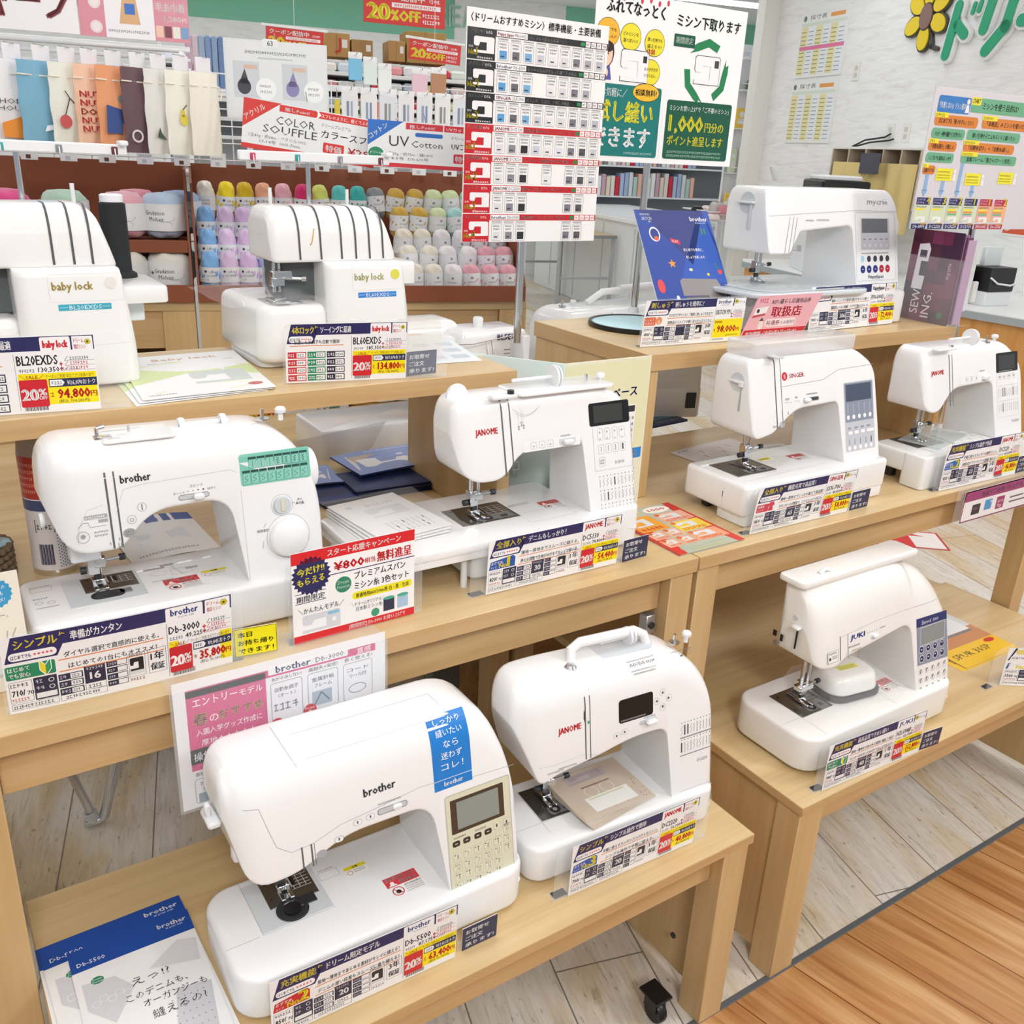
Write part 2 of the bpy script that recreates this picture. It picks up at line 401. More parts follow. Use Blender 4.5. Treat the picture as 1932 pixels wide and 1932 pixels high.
bench_r = display_table('display_table', 'low oak display bench at the front right, under the machine wrapped in clear film', 1.226, 2.372, .826, 1.29, .42, .018, .065, .072, .03)
mid_l = display_table('display_table', 'middle-height oak table on the left, one step behind the low bench', -.048, 1.1655, 1.1, 1.755, .82, .028, .055, .075, .03, side=False)
MB().box(1.128, 1.1505, .028, .05, .665, .705, mat('#c9ccd0', .35, .8)).lathe([(0, 0), (.007, 0), (.007, .004), (0, .004)], DRK, 12, (1.139, .024, .685), 'y').build('corner_bracket', mid_l)
mid_r = display_table('display_table', 'middle-height oak table on the right, butted against its left neighbour', 1.17, 2.44, 1.1, 1.745, .82, .026, .055, .075, .03, side=False)
MB().box(.06, 1.21, .20, .645, .385, .405, WT, .001).build('lower_shelf', mid_r)
MB().box(.06, 1.21, .62, .64, .405, .715, WA, .001).build('back_panel', mid_r)
def riser(label, x0, x1, y0, y1, z0, h, slab, left=True):
    t = thing('display_riser', label, 'riser', (x0, y0, z0), 0, 'oak risers')
    W, D = x1-x0, y1-y0
    MB().box(0, W, 0, D, h-slab, h, WT, .001).box(0, W, -.0012, .0002, h-slab, h-.0006, WE, .0003).box(-.0012, .0002, 0, D, h-slab, h-.0006, WY, .0003).box(W-.0002, W+.0012, 0, D, h-slab, h-.0006, WY, .0003).build('riser_top', t)
    for x in (.003, W-.027-.003): MB().box(x, x+.027, .004, D-.004, .0005, h-slab-.0005, WZ, .001).build('side_panel', t)
    return t, W, D
rl, W_, D_ = riser('oak riser on the left table, under the two pale overlockers', -.32, .928, 1.378, 1.755, .82, .312, .03)
MB().box(.04, .62, .335, .353, .19, .28, WA, .001).build('back_rail', rl)
MB().lathe([(0, 0), (.005, 0), (.005, .003), (0, .003)], DRK, 10, (0, 0, 0), 'x').build('bolt_cap', rl, loc=(1.215, .09, .262))
rr, W_, D_ = riser('oak riser on the right table, under the boxy white machine and the blue leaflet', 1.262, 2.318, 1.392, 1.808, .82, .312, .034)
# furniture glimpsed behind and below
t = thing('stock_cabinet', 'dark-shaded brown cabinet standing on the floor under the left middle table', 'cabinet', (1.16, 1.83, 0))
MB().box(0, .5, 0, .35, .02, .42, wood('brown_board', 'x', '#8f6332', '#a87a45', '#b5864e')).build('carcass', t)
MB().lathe([(0, 0), (.004, 0), (.004, .002), (0, .002)], BLK, 8, (0, 0, 0), 'x').build('bolt_cap', t, loc=(-.0005, .1, .36), rot=(0, 0, PI))
t = thing('steel_post', 'grey square steel post seen between the oak legs under the left middle table', 'post', (1.03, 1.86, 0))
MB().box(0, .085, 0, .03, 0, .6, mat('#84868a', .4, .5), .003).build('post_tube', t)
MB().box(-.01, .095, -.01, .04, 0, .006, mat('#84868a', .4, .5), .002).build('foot_plate', t)

# ================================================================ sewing machines
class Skin:
    "front surface of a machine body: x along the machine, s up the front and over the rounded top edge"
    def __init__(k, y0, lean, yb, zt, r): k.y0, k.lean, k.yb, k.zt, k.r = y0, lean, yb, zt, r
    def bend(k, x, y, z): return Vector((x, y+(k.y0+k.lean*z)*(1-y/k.yb), z))
    def raw(k, x, s):
        z1 = k.zt-k.r
        if s <= z1: return k.bend(x, 0, s)
        a = (s-z1)/k.r
        if a <= PI/2: return k.bend(x, k.r*(1-math.cos(a)), z1+k.r*math.sin(a))
        return k.bend(x, k.r+(s-z1-k.r*PI/2), k.zt)
    def __call__(k, x, s, h):
        p = k.raw(x, s); d = k.raw(x, s+.0005)-k.raw(x, s-.0005)
        n = Vector((1, 0, 0)).cross(d).normalized()
        return p+n*(h+.00025)
def body_loft(bot, top, y0, lean, yb, rft, rbt, rs, rel, rer, m, K=5, mb=None):
    B, T = fillet(bot), fillet(top)
    def mono(P):
        o = []
        for x, z in P:
            if o and x <= o[-1][0]: x = o[-1][0]+2e-5
            o.append((x, z))
        return o
    B, T = mono(B), mono(T)
    x0, x1 = B[0][0], max(B[-1][0], T[-1][0])
    xs = sorted({round(p[0], 6) for p in B+T} | {x0+rel*(1-math.cos(PI/2*i/5)) for i in range(6)} | {x1-rer*(1-math.cos(PI/2*i/4)) for i in range(5)})
    xs = [x for x in xs if x0 <= x <= x1]
    bx, bz = zip(*B); tx, tz = zip(*T)
    mb = mb or MB(); R = []
    for x in xs:
        zb = float(np.interp(x, bx, bz)); zt = max(float(np.interp(x, tx, tz)), zb+.0008)
        e = 0
        if x < x0+rel: e = rel*(1-math.sqrt(max(0, 1-((rel-(x-x0))/rel)**2)))
        if x > x1-rer: e = max(e, rer*(1-math.sqrt(max(0, 1-((rer-(x1-x))/rer)**2))))
        f, k = e, yb-e; h = zt-zb; ring = []
        for cy, cz, sy, sz, r, a0 in ((f, zb, 1, 1, rs, 0), (f, zt, 1, -1, rft, 1), (k, zt, -1, -1, rbt, 2), (k, zb, -1, 1, rs, 3)):
            r = min(r, h*.48, (k-f)*.48)
            for i in range(K+1):
                a = PI/2*i/K
                if a0 in (0, 2): yy, zz = cy+sy*r*(1-math.sin(a)), cz+sz*r*(1-math.cos(a))
                else: yy, zz = cy+sy*r*(1-math.cos(a)), cz+sz*r*(1-math.sin(a))
                ring.append((yy, zz))
        R.append([(x, y+(y0+lean*z)*(1-y/yb), z) for y, z in ring])
    mb.rings(R, m)
    return mb
def needle_unit(t, x, y, zb, zt, screw=True):
    mb = MB()
    mb.tube([(x-.006, y+.004, zt+.012), (x-.006, y+.004, zb+.022)], .0042, CHR, 10)
    mb.tube([(x+.006, y, zt+.012), (x+.006, y, zb+.032)], .0034, CHR, 10)
    mb.box(x-.012, x+.004, y-.006, y+.012, zb+.022, zb+.05, CHR, .001)
    mb.box(x-.003, x+.013, y-.007, y+.006, zb+.032, zb+.046, CHR, .001)
    mb.tube([(x+.010, y-.001, zb+.04), (x+.034, y-.003, zb+.042)], .0022, CHR, 8)
    mb.lathe([(0, -.004), (.005, -.004), (.005, .004), (0, .004)], DRK, 10, (x+.035, y-.003, zb+.042), 'x')
    mb.tube([(x+.006, y, zb+.034), (x+.006, y, zb+.002)], .0009, CHR, 6)
    mb.lathe([(0, -.004), (.0055, -.004), (.0055, .004), (0, .004)], DRK, 10, (x-.017, y+.003, zb+.028), 'x')
    mb.build('needle_bar', t)
    f = MB()
    for dx in (-.008, .005): f.box(x+dx, x+dx+.006, y-.022, y+.014, zb+.002, zb+.0065, CHR, .001)
    f.box(x-.008, x+.011, y-.002, y+.012, zb+.004, zb+.012, CHR, .001)
    f.box(x-.004, x+.006, y+.000, y+.008, zb+.010, zb+.024, DRK, .001)
    f.build('presser_foot', t)
def plate(t, x0, x1, y0, y1, zb, cover=True, clear=True, dark=STL):
    mb = MB().box(x0, x1, y0, y1, zb+.0001, zb+.0012, dark, .0003)
    pr = Print(flat_map(zb+.0013), .4); xm, ym = (x0+x1)/2, (y0+y1)/2
    w, d = x1-x0, y1-y0
    for i in range(5): pr.rect(x0+w*.55, y0+d*(.35+.11*i), w*.4, .0007, '#e2e2e0')
    for i in range(3): pr.rect(x0+w*(.6+.12*i), y0+d*.35, .0007, d*.48, '#e2e2e0')
    pr.rect(xm-.012, y0+d*.5, .024, d*.35, '#2a2a2a'); pr.rect(xm-.003, y0+d*.45, .002, d*.42, '#b9b9b7', 2).rect(xm+.004, y0+d*.45, .002, d*.42, '#b9b9b7', 2)
    pr.disc(x0+w*.12, y0+d*.85, .003, '#3a3936').disc(x0+w*.1, y0+d*.3, .002, '#3a3936')
    mb.build('needle_plate', t)
    if clear:
        pr.rect(x0+w*.32, y0+d*.06, w*.62, d*.27, '#77777a', 2, r=.004).disc(x0+w*.5, y0+d*.2, d*.12, '#2b2b2d', 3).disc(x0+w*.5, y0+d*.2, d*.05, '#98989a', 4).rect(x0+w*.72, y0+d*.12, w*.12, d*.12, '#3c3c40', 3)
    pr.build('plate_print', t)
def gps_sticker(pr, x, y, s=1.0, rot=0):
    pr.rect(x, y+.014*s, .052*s, .020*s, '#d8383f').text('防犯用GPS', x+.026*s, y+.0255*s, .0068*s, '#ffffff', w=.046*s, al='c', bold=.02, lay=3)
    pr.text('管理中', x+.034*s, y+.0158*s, .0072*s, '#ffffff', w=.026*s, al='c', bold=.02, lay=3)
    pr.disc(x+.010*s, y+.021*s, .003*s, '#ffffff', 2).poly([(x+.003*s, y+.0155*s), (x+.017*s, y+.0155*s), (x+.013*s, y+.019*s), (x+.007*s, y+.019*s)], '#ffffff', 2)
    pr.rect(x+.004*s, y-.008*s, .052*s, .022*s, '#f5f3f2')
    pr.ring(x+.012*s, y+.003*s, .009*s, .0016*s, '#c8424a', 2).line([(x+.006*s, y+.009*s), (x+.018*s, y-.003*s)], .0016*s, '#c8424a', 2).disc(x+.012*s, y+.002*s, .004*s, '#5a3a3c', 2)
    pr.text('店外持出禁止', x+.024*s, y+.0075*s, .0042*s, '#4a4040', w=.028*s, bold=.01)
    for i in range(3): pr.scrib(x+.024*s, y+(.0035-.004*i)*s, .028*s, .0022*s, '#6c5f5f', 2, i)
def caution(pr, x, y, s=1.0):
    pr.rect(x, y, .034*s, .02*s, '#f4f3ef', r=.001).rect(x, y+.0135*s, .034*s, .0065*s, '#e9d820', 2).text('注意', x+.017*s, y+.0145*s, .0045*s, '#222222', al='c', bold=.02)
    pr.ring(x+.006*s, y+.0065*s, .0045*s, .0008*s, '#b5474a', 2).scrib(x+.013*s, y+.009*s, .018*s, .002*s, '#555555', 2, 3).scrib(x+.013*s, y+.005*s, .018*s, .002*s, '#555555', 2, 4)
def stickers(t, z, g, c=None):
    pr = Print(flat_map(z), .45); gps_sticker(pr, *g); pr.build('security_sticker', t)
    if c: pr = Print(flat_map(z), .45); caution(pr, *c); pr.build('caution_sticker', t)
def groove(t, k, xs, z0, z1, foot=True, col='#5e6266'):
    pr = Print(k, .5)
    n = 14
    for x, w in xs:
        pts = [(x, z0+(z1-z0)*i/n) for i in range(n+1)]
        pr.line(pts, w, col, 1)
    pr.build('thread_channel', t)
def buttons(pr, x0, z0, nx, nz, dx, dz, w, h, edge, fill, mark=True, r=.0012, seed=1, ink='#55565a'):
    q = random.Random(seed)
    for i in range(nx):
        for j in range(nz):
            x, z = x0+i*dx, z0-j*dz
            pr.rect(x, z, w, h, edge, 1, r=r).rect(x+.0004, z+.0004, w-.0008, h-.0008, fill, 2, r=r)
            if mark:
                pr.rect(x+w*.15, z+h*.68, w*.14, h*.14, ink, 3)
                k = q.randint(0, 3)
                if k == 0: pr.rect(x+w*.55, z+h*.18, w*.08, h*.62, ink, 3).rect(x+w*.42, z+h*.7, w*.3, h*.08, ink, 3)
                elif k == 1: pr.line([(x+w*(.42+.3*(a % 2)), z+h*(.15+.12*a)) for a in range(6)], .0005, ink, 3)
                elif k == 2: pr.frame(x+w*.42, z+h*.15, w*.3, h*.62, .0005, ink, 3)
                else: pr.line([(x+w*(.5+.18*((a//2) % 2)), z+h*(.15+.12*a)) for a in range(6)], .0005, ink, 3)
def stitch_chart(pr, x0, z0, w, h, cols, rows, ink='#55585c', seed=0):
    q = random.Random(seed)
    for j in range(rows):
        for i in range(cols):
            x = x0+w*(i+.5)/cols; z = z0-h*(j+1)/rows; hh = h/rows
            pr.rect(x-.0008, z+hh*.82, .0018, .0016, ink)
            k = q.randint(0, 4)
            if k == 0: pr.rect(x-.0003, z+hh*.15, .0007, hh*.5, ink)
            elif k == 1: pr.line([(x+(.0012 if a % 2 else -.0012), z+hh*(.12+.09*a)) for a in range(7)], .0005, ink)
            elif k == 2: pr.rect(x-.0014, z+hh*.12, .0028, hh*.58, ink)
            elif k == 3: pr.frame(x-.0013, z+hh*.12, .0026, hh*.55, .0004, ink)
            else: pr.line([(x+(.0013 if (a//2) % 2 else -.0013), z+hh*(.12+.08*a)) for a in range(8)], .0005, ink)
def handwheel(t, x, y, z, r, m=None, d=.018):
    MB().lathe([(0, 0), (r*.9, 0), (r, .003), (r, d-.004), (r*.93, d), (0, d)], m or WHT, 28, (x, y, z), 'x').build('hand_wheel', t)
def spool_pin(t, x, y, z, l=.075, dx=-1, disc=.018):
    MB().tube([(x, y, z), (x+dx*l, y, z)], .0032, WHM, 8).lathe([(0, -.002), (disc, -.002), (disc, .002), (0, .002)], WHM, 22, (x, y, z), 'x').lathe([(0, -.0015), (disc*.92, -.0015), (disc*.92, .0015), (0, .0015)], WHM, 22, (x+dx*-.008, y, z), 'x').build('spool_pin', t)
def winder(t, x, y, z, sx=.03):
    MB().tube([(x, y, z), (x, y, z+.016)], .0028, CHR, 8).lathe([(0, 0), (.010, 0), (.010, .002), (0, .002)], CHR, 16, (x, y, z)).build('bobbin_winder', t)
    MB().tube([(x+sx, y, z-.004), (x+sx, y, z+.010)], .004, WHM, 8).lathe([(0, .008), (.008, .008), (.0085, .013), (.006, .016), (0, .0165)], WHM, 16, (x+sx, y, z)).build('winder_stop', t)
def chassis(t, S):
    b = S['bed']; m = S.get('m', WHT)
    if b:
        MB().rbox(b[0], b[1], b[2], b[3], b[6] if len(b) > 6 else .004, b[4], m, b[5], .008, .008, k=6).build('bed', t)
        for fx in (b[0]+.03, b[1]-.05):
            for fy in (b[2]+.03, b[3]-.05): MB().box(fx, fx+.02, fy, fy+.02, 0, (b[6] if len(b) > 6 else .004)+.004, DRK).build('rubber_foot', t)
    body_loft(S['bot'], S['top'], S['y0'], S['lean'], S['yb'], S['rft'], S['rbt'], .006, S.get('rel', .03), S.get('rer', .014), m).build('arm_body', t, smooth=32)
    return Skin(S['y0'], S['lean'], S['yb'], S['zt'], S['rft'])
BR = 'brother'
def bro(pr, x, z, w, c, h=None, lay=3, tag_=False):
    pr.text(BR, x, z, h or w*.26, c, w=w, bold=.025, lay=lay)
    if tag_: pr.text('at your side', x+w*.25, z-w*.12, w*.085, c, w=w*.6, lay=lay)

# ---- 1. big machine at the front left, cream key panel
t = thing('sewing_machine', 'white sewing machine with cream key panel and blue sticker, on the left low bench', 'sewing machine', (.224, .893, .42), 0, 'sewing machines on display')
S = dict(bed=(0, .447, 0, .186, .074, .04), bot=[(.012, .29), (.034, .186, .04), (.098, .188, .02), (.166, .217, .03), (.295, .216, .035), (.317, .05), (.438, .05)],
         top=[(.012, .29), (.016, .345, .06), (.385, .344, .06), (.437, .25, .05), (.438, .05)], y0=.0, lean=.19, yb=.175, zt=.343, rft=.055, rbt=.03, rel=.045)
k = chassis(t, S)
pr = Print(k, .35)
pr.rect(.316, .067, .110, .153, '#d9d8bf', 1, r=.004).frame(.316, .067, .110, .153, .0012, '#b9bab0', 2, r=.004)
pr.rect(.324, .158, .090, .053, '#4a3a2e', 2, r=.001)
buttons(pr, .3235, .116, 5, 4, .0172, .0158, .0128, .0125, '#7d7c6c', '#dedcc6', seed=4)
buttons(pr, .4095, .132, 1, 3, .0172, .0158, .0128, .0125, '#7d7c6c', '#dedcc6', seed=5)
for i, x in enumerate((.3235, .341, .360, .3775)): pr.rect(x, .138, .0125, .009, '#3c332c', 2, r=.003).rect(x+.004, .142, .0045, .0012, '#e8e4d4', 3)
for x in (.394, .411): pr.rect(x, .1405, .0115, .0115, '#7d7c6c', 1, r=.002).rect(x+.0005, .141, .0105, .0105, '#dedcc6', 2, r=.002).rect(x+.004, .144, .0025, .005, '#55565a', 3)
pr.scrib(.326, .150, .02, .003, '#55534a', 3, 2); pr.scrib(.362, .150, .02, .003, '#55534a', 3, 6)
pr.build('control_panel', t)
MB().add([k(.334, .1635, .0006), k(.405, .1635, .0006), k(.405, .206, .0006), k(.334, .206, .0006)], [(0, 1, 2, 3)], mat('#8c948c', .25)).build('screen', t)
pr = Print(k, .35); bro(pr, .196, .262, .047, '#3a3d42', h=.0125); pr.build('lettering', t)
pr = Print(k, .3)
pr.rect(.300, .232, .062, .112, '#1f7fd2', 1, sub=1)
pr.mb = MB()
n = 16
for i in range(n):
    a, b = .232+.112*i/n, .232+.112*(i+1)/n
    x = lambda s: .302-.0*(s-.232)
    pr.poly([(x(a), a), (x(a)+.062, a), (x(b)+.062, b), (x(b), b)], '#1f7fd2', 1)
for i, (s, w) in enumerate((('しっかり', .042), ('縫いたい', .042), ('なら', .024), ('迷わず', .034), ('コレ！', .036))): pr.text(s, .333, .326-.0165*i, .011, '#ffffff', w=w, al='c')
pr.rect(.302, .2465, .062, .0008, '#e8f3fb', 2); bro(pr, .318, .2365, .03, '#ffffff', h=.0075); pr.build('sticker', t)
pr = Print(k, .4)
pr.line([(.035, .30), (.055, .295), (.064, .262), (.072, .236), (.09, .222), (.12, .2235), (.16, .236), (.22, .2415), (.28, .2485), (.305, .247), (.317, .238), (.435, .232)], .0007, '#a9adb2')
for x, z, w in ((.149, .212, .013), (.177, .226, .013), (.196, .2275, .013)): pr.rect(x, z, w, .0085, '#a7abb0', 1, r=.004).rect(x+.0005, z+.0005, w-.001, .0075, '#eceef0', 2, r=.0038).rect(x+w/2-.001, z+.0025, .002, .004, '#5b5f64', 3)
pr.disc(.130, .205, .0075, '#a4a8ad', 1, ry=.0055)
pr.scrib(.215, .243, .035, .0028, '#6a6e73', 2, 5)
pr.build('key_print', t)
pr = Print(k, .4); pr.rect(.213, .2285, .046, .0095, '#8d9297', 1, r=.0045).rect(.2145, .2297, .043, .0072, '#c3c7ca', 2, r=.0035); pr.build('slider_slot', t)
MB().box(.236, .250, .040, .0505, .2292, .2372, WHM, .002).build('speed_slider', t)
groove(t, k, [(.104, .0022), (.117, .0022), (.121, .0008)], .192, .224)
pr = Print(k, .4); pr.rect(.307, .0395, .128, .0125, '#9da1a6', 1, r=.006).rect(.3077, .0402, .1266, .0111, '#eff0f2', 2, r=.0055).text('Db-5500', .371, .0425, .006, '#8f9296', w=.027); pr.build('name_strip', t)
MB().rbox(.055, .158, .072, .17, .0735, .0748, GRP, .002, .0004, .0001, k=2).build('bobbin_cover', t)
plate(t, .078, .150, .108, .166, .0747, clear=False)
MB().lathe([(0, 0), (.021, 0), (.023, .0012), (.021, .0022), (.017, .0022), (.016, .0006), (0, .0006)], DRK, 22, (.105, .094, .0747)).box(.112, .142, .093, .112, .0747, .0768, DRK, .003).lathe([(0, 0), (.012, 0), (.012, .003), (0, .003)], BLK, 18, (.105, .094, .0752)).build('bobbin_case', t)
needle_unit(t, .104, .132, .0748, .19)
pr = Print(flat_map(.0742), .5); pr.rect(.055, .0705, .104, .0006, '#9a9ea3').rect(.0545, .0705, .0006, .115, '#9a9ea3').line([(.05, .0705), (.004, .0705)], .0006, '#9a9ea3')
pr.frame(.16, .125, .03, .016, .0006, '#a2a6aa').scrib(.162, .143, .024, .003, '#8a8e92', 2, 8)
pr.build('bed_print', t); stickers(t, .0743, (.237, .048, 1.0), (.197, .112, 1.0))
MB().box(-.001, .016, .085, .125, .262, .272, WHM, .003).box(.0, .008, .1, .11, .272, .29, WHM, .002).build('presser_lever', t)
MB().box(.025, .036, .075, .092, .205, .228, WHM, .003).build('thread_cutter', t)
pr = Print(lambda x, y, h: k.bend(x, y, .3444) if False else Vector((x, y+.03, .3449+h)), .4); pr.line([(.105, .02), (.105, .12)], .0012, '#c2c6ca').line([(.12, .09), (.33, .09)], .0008, '#c2c6ca').line([(.12, .03), (.33, .03)], .0012, '#c2c6ca').line([(.33, .03), (.33, .09)], .0008, '#c2c6ca'); pr.build('lid_seam', t)

# ---- 2. dial machine on the left middle table
t = thing('sewing_machine', 'white dial-operated sewing machine with mint-green stitch chart, left on the middle table', 'sewing machine', (.08, 1.217, .82), 0, 'sewing machines on display')
S = dict(bed=(0, .418, 0, .165, .072, .018), bot=[(.037, .225), (.058, .152, .035), (.124, .153, .01), (.168, .199, .03), (.275, .201, .035), (.294, .05), (.413, .05)],
         top=[(.037, .225), (.04, .300, .075), (.36, .292, .05), (.413, .225, .06), (.413, .05)], y0=.008, lean=.12, yb=.155, zt=.294, rft=.045, rbt=.03, rel=.05)
k = chassis(t, S)
pr = Print(k, .35)
pr.rect(.294, .2145, .105, .046, '#7fcbb8', 1, r=.004)
for i in range(7): pr.rect(.307+.0128*i, .239, .0117, .0165, '#5d9f92', 2).rect(.3076+.0128*i, .2396, .0105, .0122, '#8ed3c2', 3).rect(.307+.0128*i, .2525, .0117, .003, '#274d47', 3)
for i in range(8): pr.rect(.297+.0124*i, .2165, .0113, .0205, '#5d9f92', 2).rect(.2976+.0124*i, .2171, .0101, .0152, '#8ed3c2', 3).rect(.297+.0124*i, .2335, .0113, .003, '#274d47', 3)
for i in range(7): pr.line([(.312+.0128*i+(.002 if a % 2 else -.002), .241+.0016*a) for a in range(7)] if i > 2 else [(.313+.0128*i, .241), (.313+.0128*i, .251)], .0006, '#2c5650', 4)
for i in range(8): pr.line([(.302+.0124*i+(.002 if (a//2) % 2 else -.002), .219+.0016*a) for a in range(8)], .0006, '#2c5650', 4)
pr.build('stitch_chart', t)
MB().lathe([(0, 0), (.030, 0), (.030, .004), (.029, .010), (.025, .0135), (0, .0145)], WHT, 40, (0, 0, 0), 'y').build('stitch_dial', t, loc=(.357, .0255, .128), rot=(PI-.12, 0, 0))
MB().lathe([(0, 0), (.0135, 0), (.0135, .003), (.012, .006), (0, .006)], GRP, 26, (0, 0, 0), 'y').box(-.003, .003, .006, .0075, -.009, .009, mat('#dcd9c4', .4), .001).build('presser_dial', t, loc=(.351, .031, .178), rot=(PI-.12, 0, 0))
pr = Print(k, .4)
bro(pr, .133, .243, .039, '#2d2f33', h=.0115)
pr.build('lettering', t)
pr = Print(k, .4)
pr.text('スピード', .222, .224, .0048, '#5a5d61', w=.018).text('ゆっくり', .199, .2165, .0042, '#5a5d61', w=.015).text('はやく', .246, .2175, .0042, '#5a5d61', w=.0115)
for i in range(4): pr.disc(.219+.007*i, .2195, .0007+.0002*i, '#5a5d61')
pr.ring(.156, .207, .0062, .0006, '#9fa3a8').rect(.1555, .203, .0012, .008, '#5a5d61', 2)
pr.ring(.141, .192, .0062, .0006, '#9fa3a8').ring(.141, .1915, .0026, .0006, '#5a5d61', 2)
pr.disc(.136, .174, .0085, '#a4a5a3', 1, ry=.0065).text('スタート', .136, .1745, .0032, '#3a3a3a', w=.011, al='c').text('ストップ', .136, .1705, .0032, '#3a3a3a', w=.011, al='c')
pr.text('5', .109, .162, .004, '#55585c').text('3', .121, .166, .004, '#55585c').line([(.1205, .163), (.1205, .157), (.1235, .157), (.1235, .163)], .0006, '#55585c')
pr.rect(.083, .2005, .028, .0055, '#a9acae').scrib(.084, .201, .026, .0035, '#ffffff', 3, 4).rect(.099, .1945, .012, .0045, '#a9acae')
pr.line([(.073, .191), (.08, .197), (.086, .197), (.088, .19), (.108, .19)], .0005, '#7a7d82').ring(.078, .178, .008, .0005, '#7a7d82').scrib(.092, .181, .018, .0025, '#6c6f74', 2, 3).scrib(.092, .176, .018, .0025, '#6c6f74', 2, 5).disc(.078, .179, .003, '#9b9da0', 2)
pr.text('模様選択', .310, .142, .0045, '#55585c', w=.018).text('押え', .375, .181, .0042, '#55585c', w=.008).text('AOJL', .372, .1755, .0042, '#3a3a3a', w=.014, bold=.02).line([(.366, .179), (.371, .179)], .0006, '#55585c')
pr.line([(.317, .117), (.3175, .123), (.319, .129)], .0005, '#55585c').line([(.321, .149), (.325, .155)], .0005, '#55585c').ring(.357, .130, .0335, .0005, '#a9adb2').ring(.351, .1785, .0165, .0005, '#a9adb2')
pr.line([(.2935, .05), (.2925, .21)], .0005, '#b8bcc0').line([(.123, .205), (.135, .2345), (.16, .2385), (.28, .2415), (.29, .236)], .0005, '#b9bdc2').line([(.071, .17), (.074, .19), (.087, .213), (.108, .218)], .0005, '#c0c4c8')
for i, (s, x, w) in enumerate((('よわく', .122, .013), ('上糸調子', .144, .018), ('つよく', .172, .012))): pr.text(s, x, .281, .0045, '#4a4d51', w=w)
for x in (.138, .1405, .1655, .169): pr.disc(x, .2832, .0009, '#4a4d51')
pr.build('key_print', t)
pr = Print(k, .4); pr.rect(.205, .2075, .043, .008, '#8d9297', 1, r=.004).rect(.206, .2085, .041, .006, '#c7cacd', 2, r=.003); pr.build('slider_slot', t)
MB().box(.225, .239, .024, .034, .2075, .2155, WHM, .002).build('speed_slider', t)
groove(t, k, [(.1145, .0026), (.1255, .0022)], .156, .316)
pr = Print(k, .4); pr.poly([(.098, .303), (.102, .303), (.1135, .262), (.1135, .245), (.1085, .262)], '#26272b', 2).frame(.09, .299, .012, .018, .0006, '#a7abb0'); pr.build('take_up_slot', t)
mb = MB().rbox(.12, .215, .055, .115, .2932, .2985, WHT, .006, .003, .001, k=3); mb.build('top_cover', t)
pr = Print(flat_map(.2988), .4); pr.scrib(.128, .062, .018, .003, '#4c4f53', 2, 3).scrib(.128, .1, .05, .003, '#4c4f53', 2, 6).ring(.148, .078, .006, .0006, '#6a6d72', ry=.003); pr.build('cover_print', t)
pr = Print(k, .4); pr.rect(.126, .288, .032, .009, '#595c61', 1, r=.001).rect(.128, .289, .026, .006, '#e6e8ea', 2, r=.002).rect(.138, .2895, .009, .005, '#4a4a4a', 3); pr.build('tension_dial', t)
pr = Print(k, .4); pr.frame(.168, .292, .062, .018, .0004, '#c6cacd', 1, r=.002).rect(.169, .302, .013, .006, '#3d4044').scrib(.186, .303, .03, .003, '#4c4f53', 2, 8).scrib(.169, .295, .04, .0025, '#4c4f53', 2, 9).scrib(.325, .313, .05, .0028, '#6a6d72', 2, 4); pr.build('top_print', t)
for x in (.233, .292): MB().lathe([(0, -.004), (.0095, -.004), (.0105, 0), (.0095, .004), (0, .004)], WHM, 20, (x, .1, .297), 'x').box(x-.004, x+.004, .093, .107, .288, .3, WHM, .001).build('spool_cap', t)
MB().tube([(.228, .1, .296), (.3, .1, .296)], .004, WHM, 8).build('spool_pin', t)
winder(t, .35, .095, .293, .028)
MB().tube([(.118, .085, .292), (.118, .085, .309)], .003, CHR, 8).tube([(.118, .085, .309), (.128, .085, .311)], .003, CHR, 8).box(.112, .135, .07, .08, .294, .301, CHR, .001).build('thread_guide', t)
MB().tube([(.16, .09, .294), (.16, .09, .307)], .002, CHR, 8).build('bobbin_guide', t)
MB().rbox(.053, .155, .040, .135, .0715, .0728, GRP, .002, .0004, .0001, k=2).build('bobbin_cover', t)
plate(t, .078, .150, .078, .128, .0727, clear=False)
MB().rbox(.082, .128, .052, .074, .0727, .0745, DRK, .011, .001, .0005, k=5).box(.12, .137, .058, .072, .0727, .0745, mat('#77787b', .4), .003).build('bobbin_case', t)
needle_unit(t, .098, .094, .0728, .156)
MB().rbox(.066, .104, .085, .12, .118, .156, WHM, .004, .003, .002, k=3).build('needle_threader', t)
pr = Print(flat_map(.0722), .5)
for x, y, w in ((.165, .118, .03), (.19, .125, .02), (.222, .10, .018)): pr.rect(x, y, w, .006, '#a7aaac').scrib(x+.001, y+.001, w-.002, .003, '#f4f4f4', 2, 2)
pr.ring(.182, .102, .012, .0005, '#9a9da1', ry=.008).frame(.2, .088, .03, .02, .0005, '#9a9da1').line([(.205, .125), (.214, .085)], .0006, '#8a8d91').scrib(.168, .075, .03, .0028, '#8a8d91', 2, 4)
pr.frame(.012, .115, .028, .014, .0006, '#9a9da1').scrib(.012, .131, .028, .003, '#7a7d81', 2, 8).scrib(.012, .09, .02, .004, '#7a7d81', 2, 9).ring(.018, .078, .005, .0006, '#7a7d81').ring(.033, .075, .005, .0006, '#7a7d81').scrib(.012, .06, .03, .003, '#7a7d81', 2, 7)
pr.build('bed_print', t); stickers(t, .0724, (.181, .042, .95), (.238, .058, 1.1))
MB().lathe([(0, 0), (.010, 0), (.0105, .004), (.009, .006), (0, .006)], WHM, 18, (.034, .085, .19), 'x').build('presser_lever', t)
handwheel(t, .404, .085, .212, .032, d=.016)

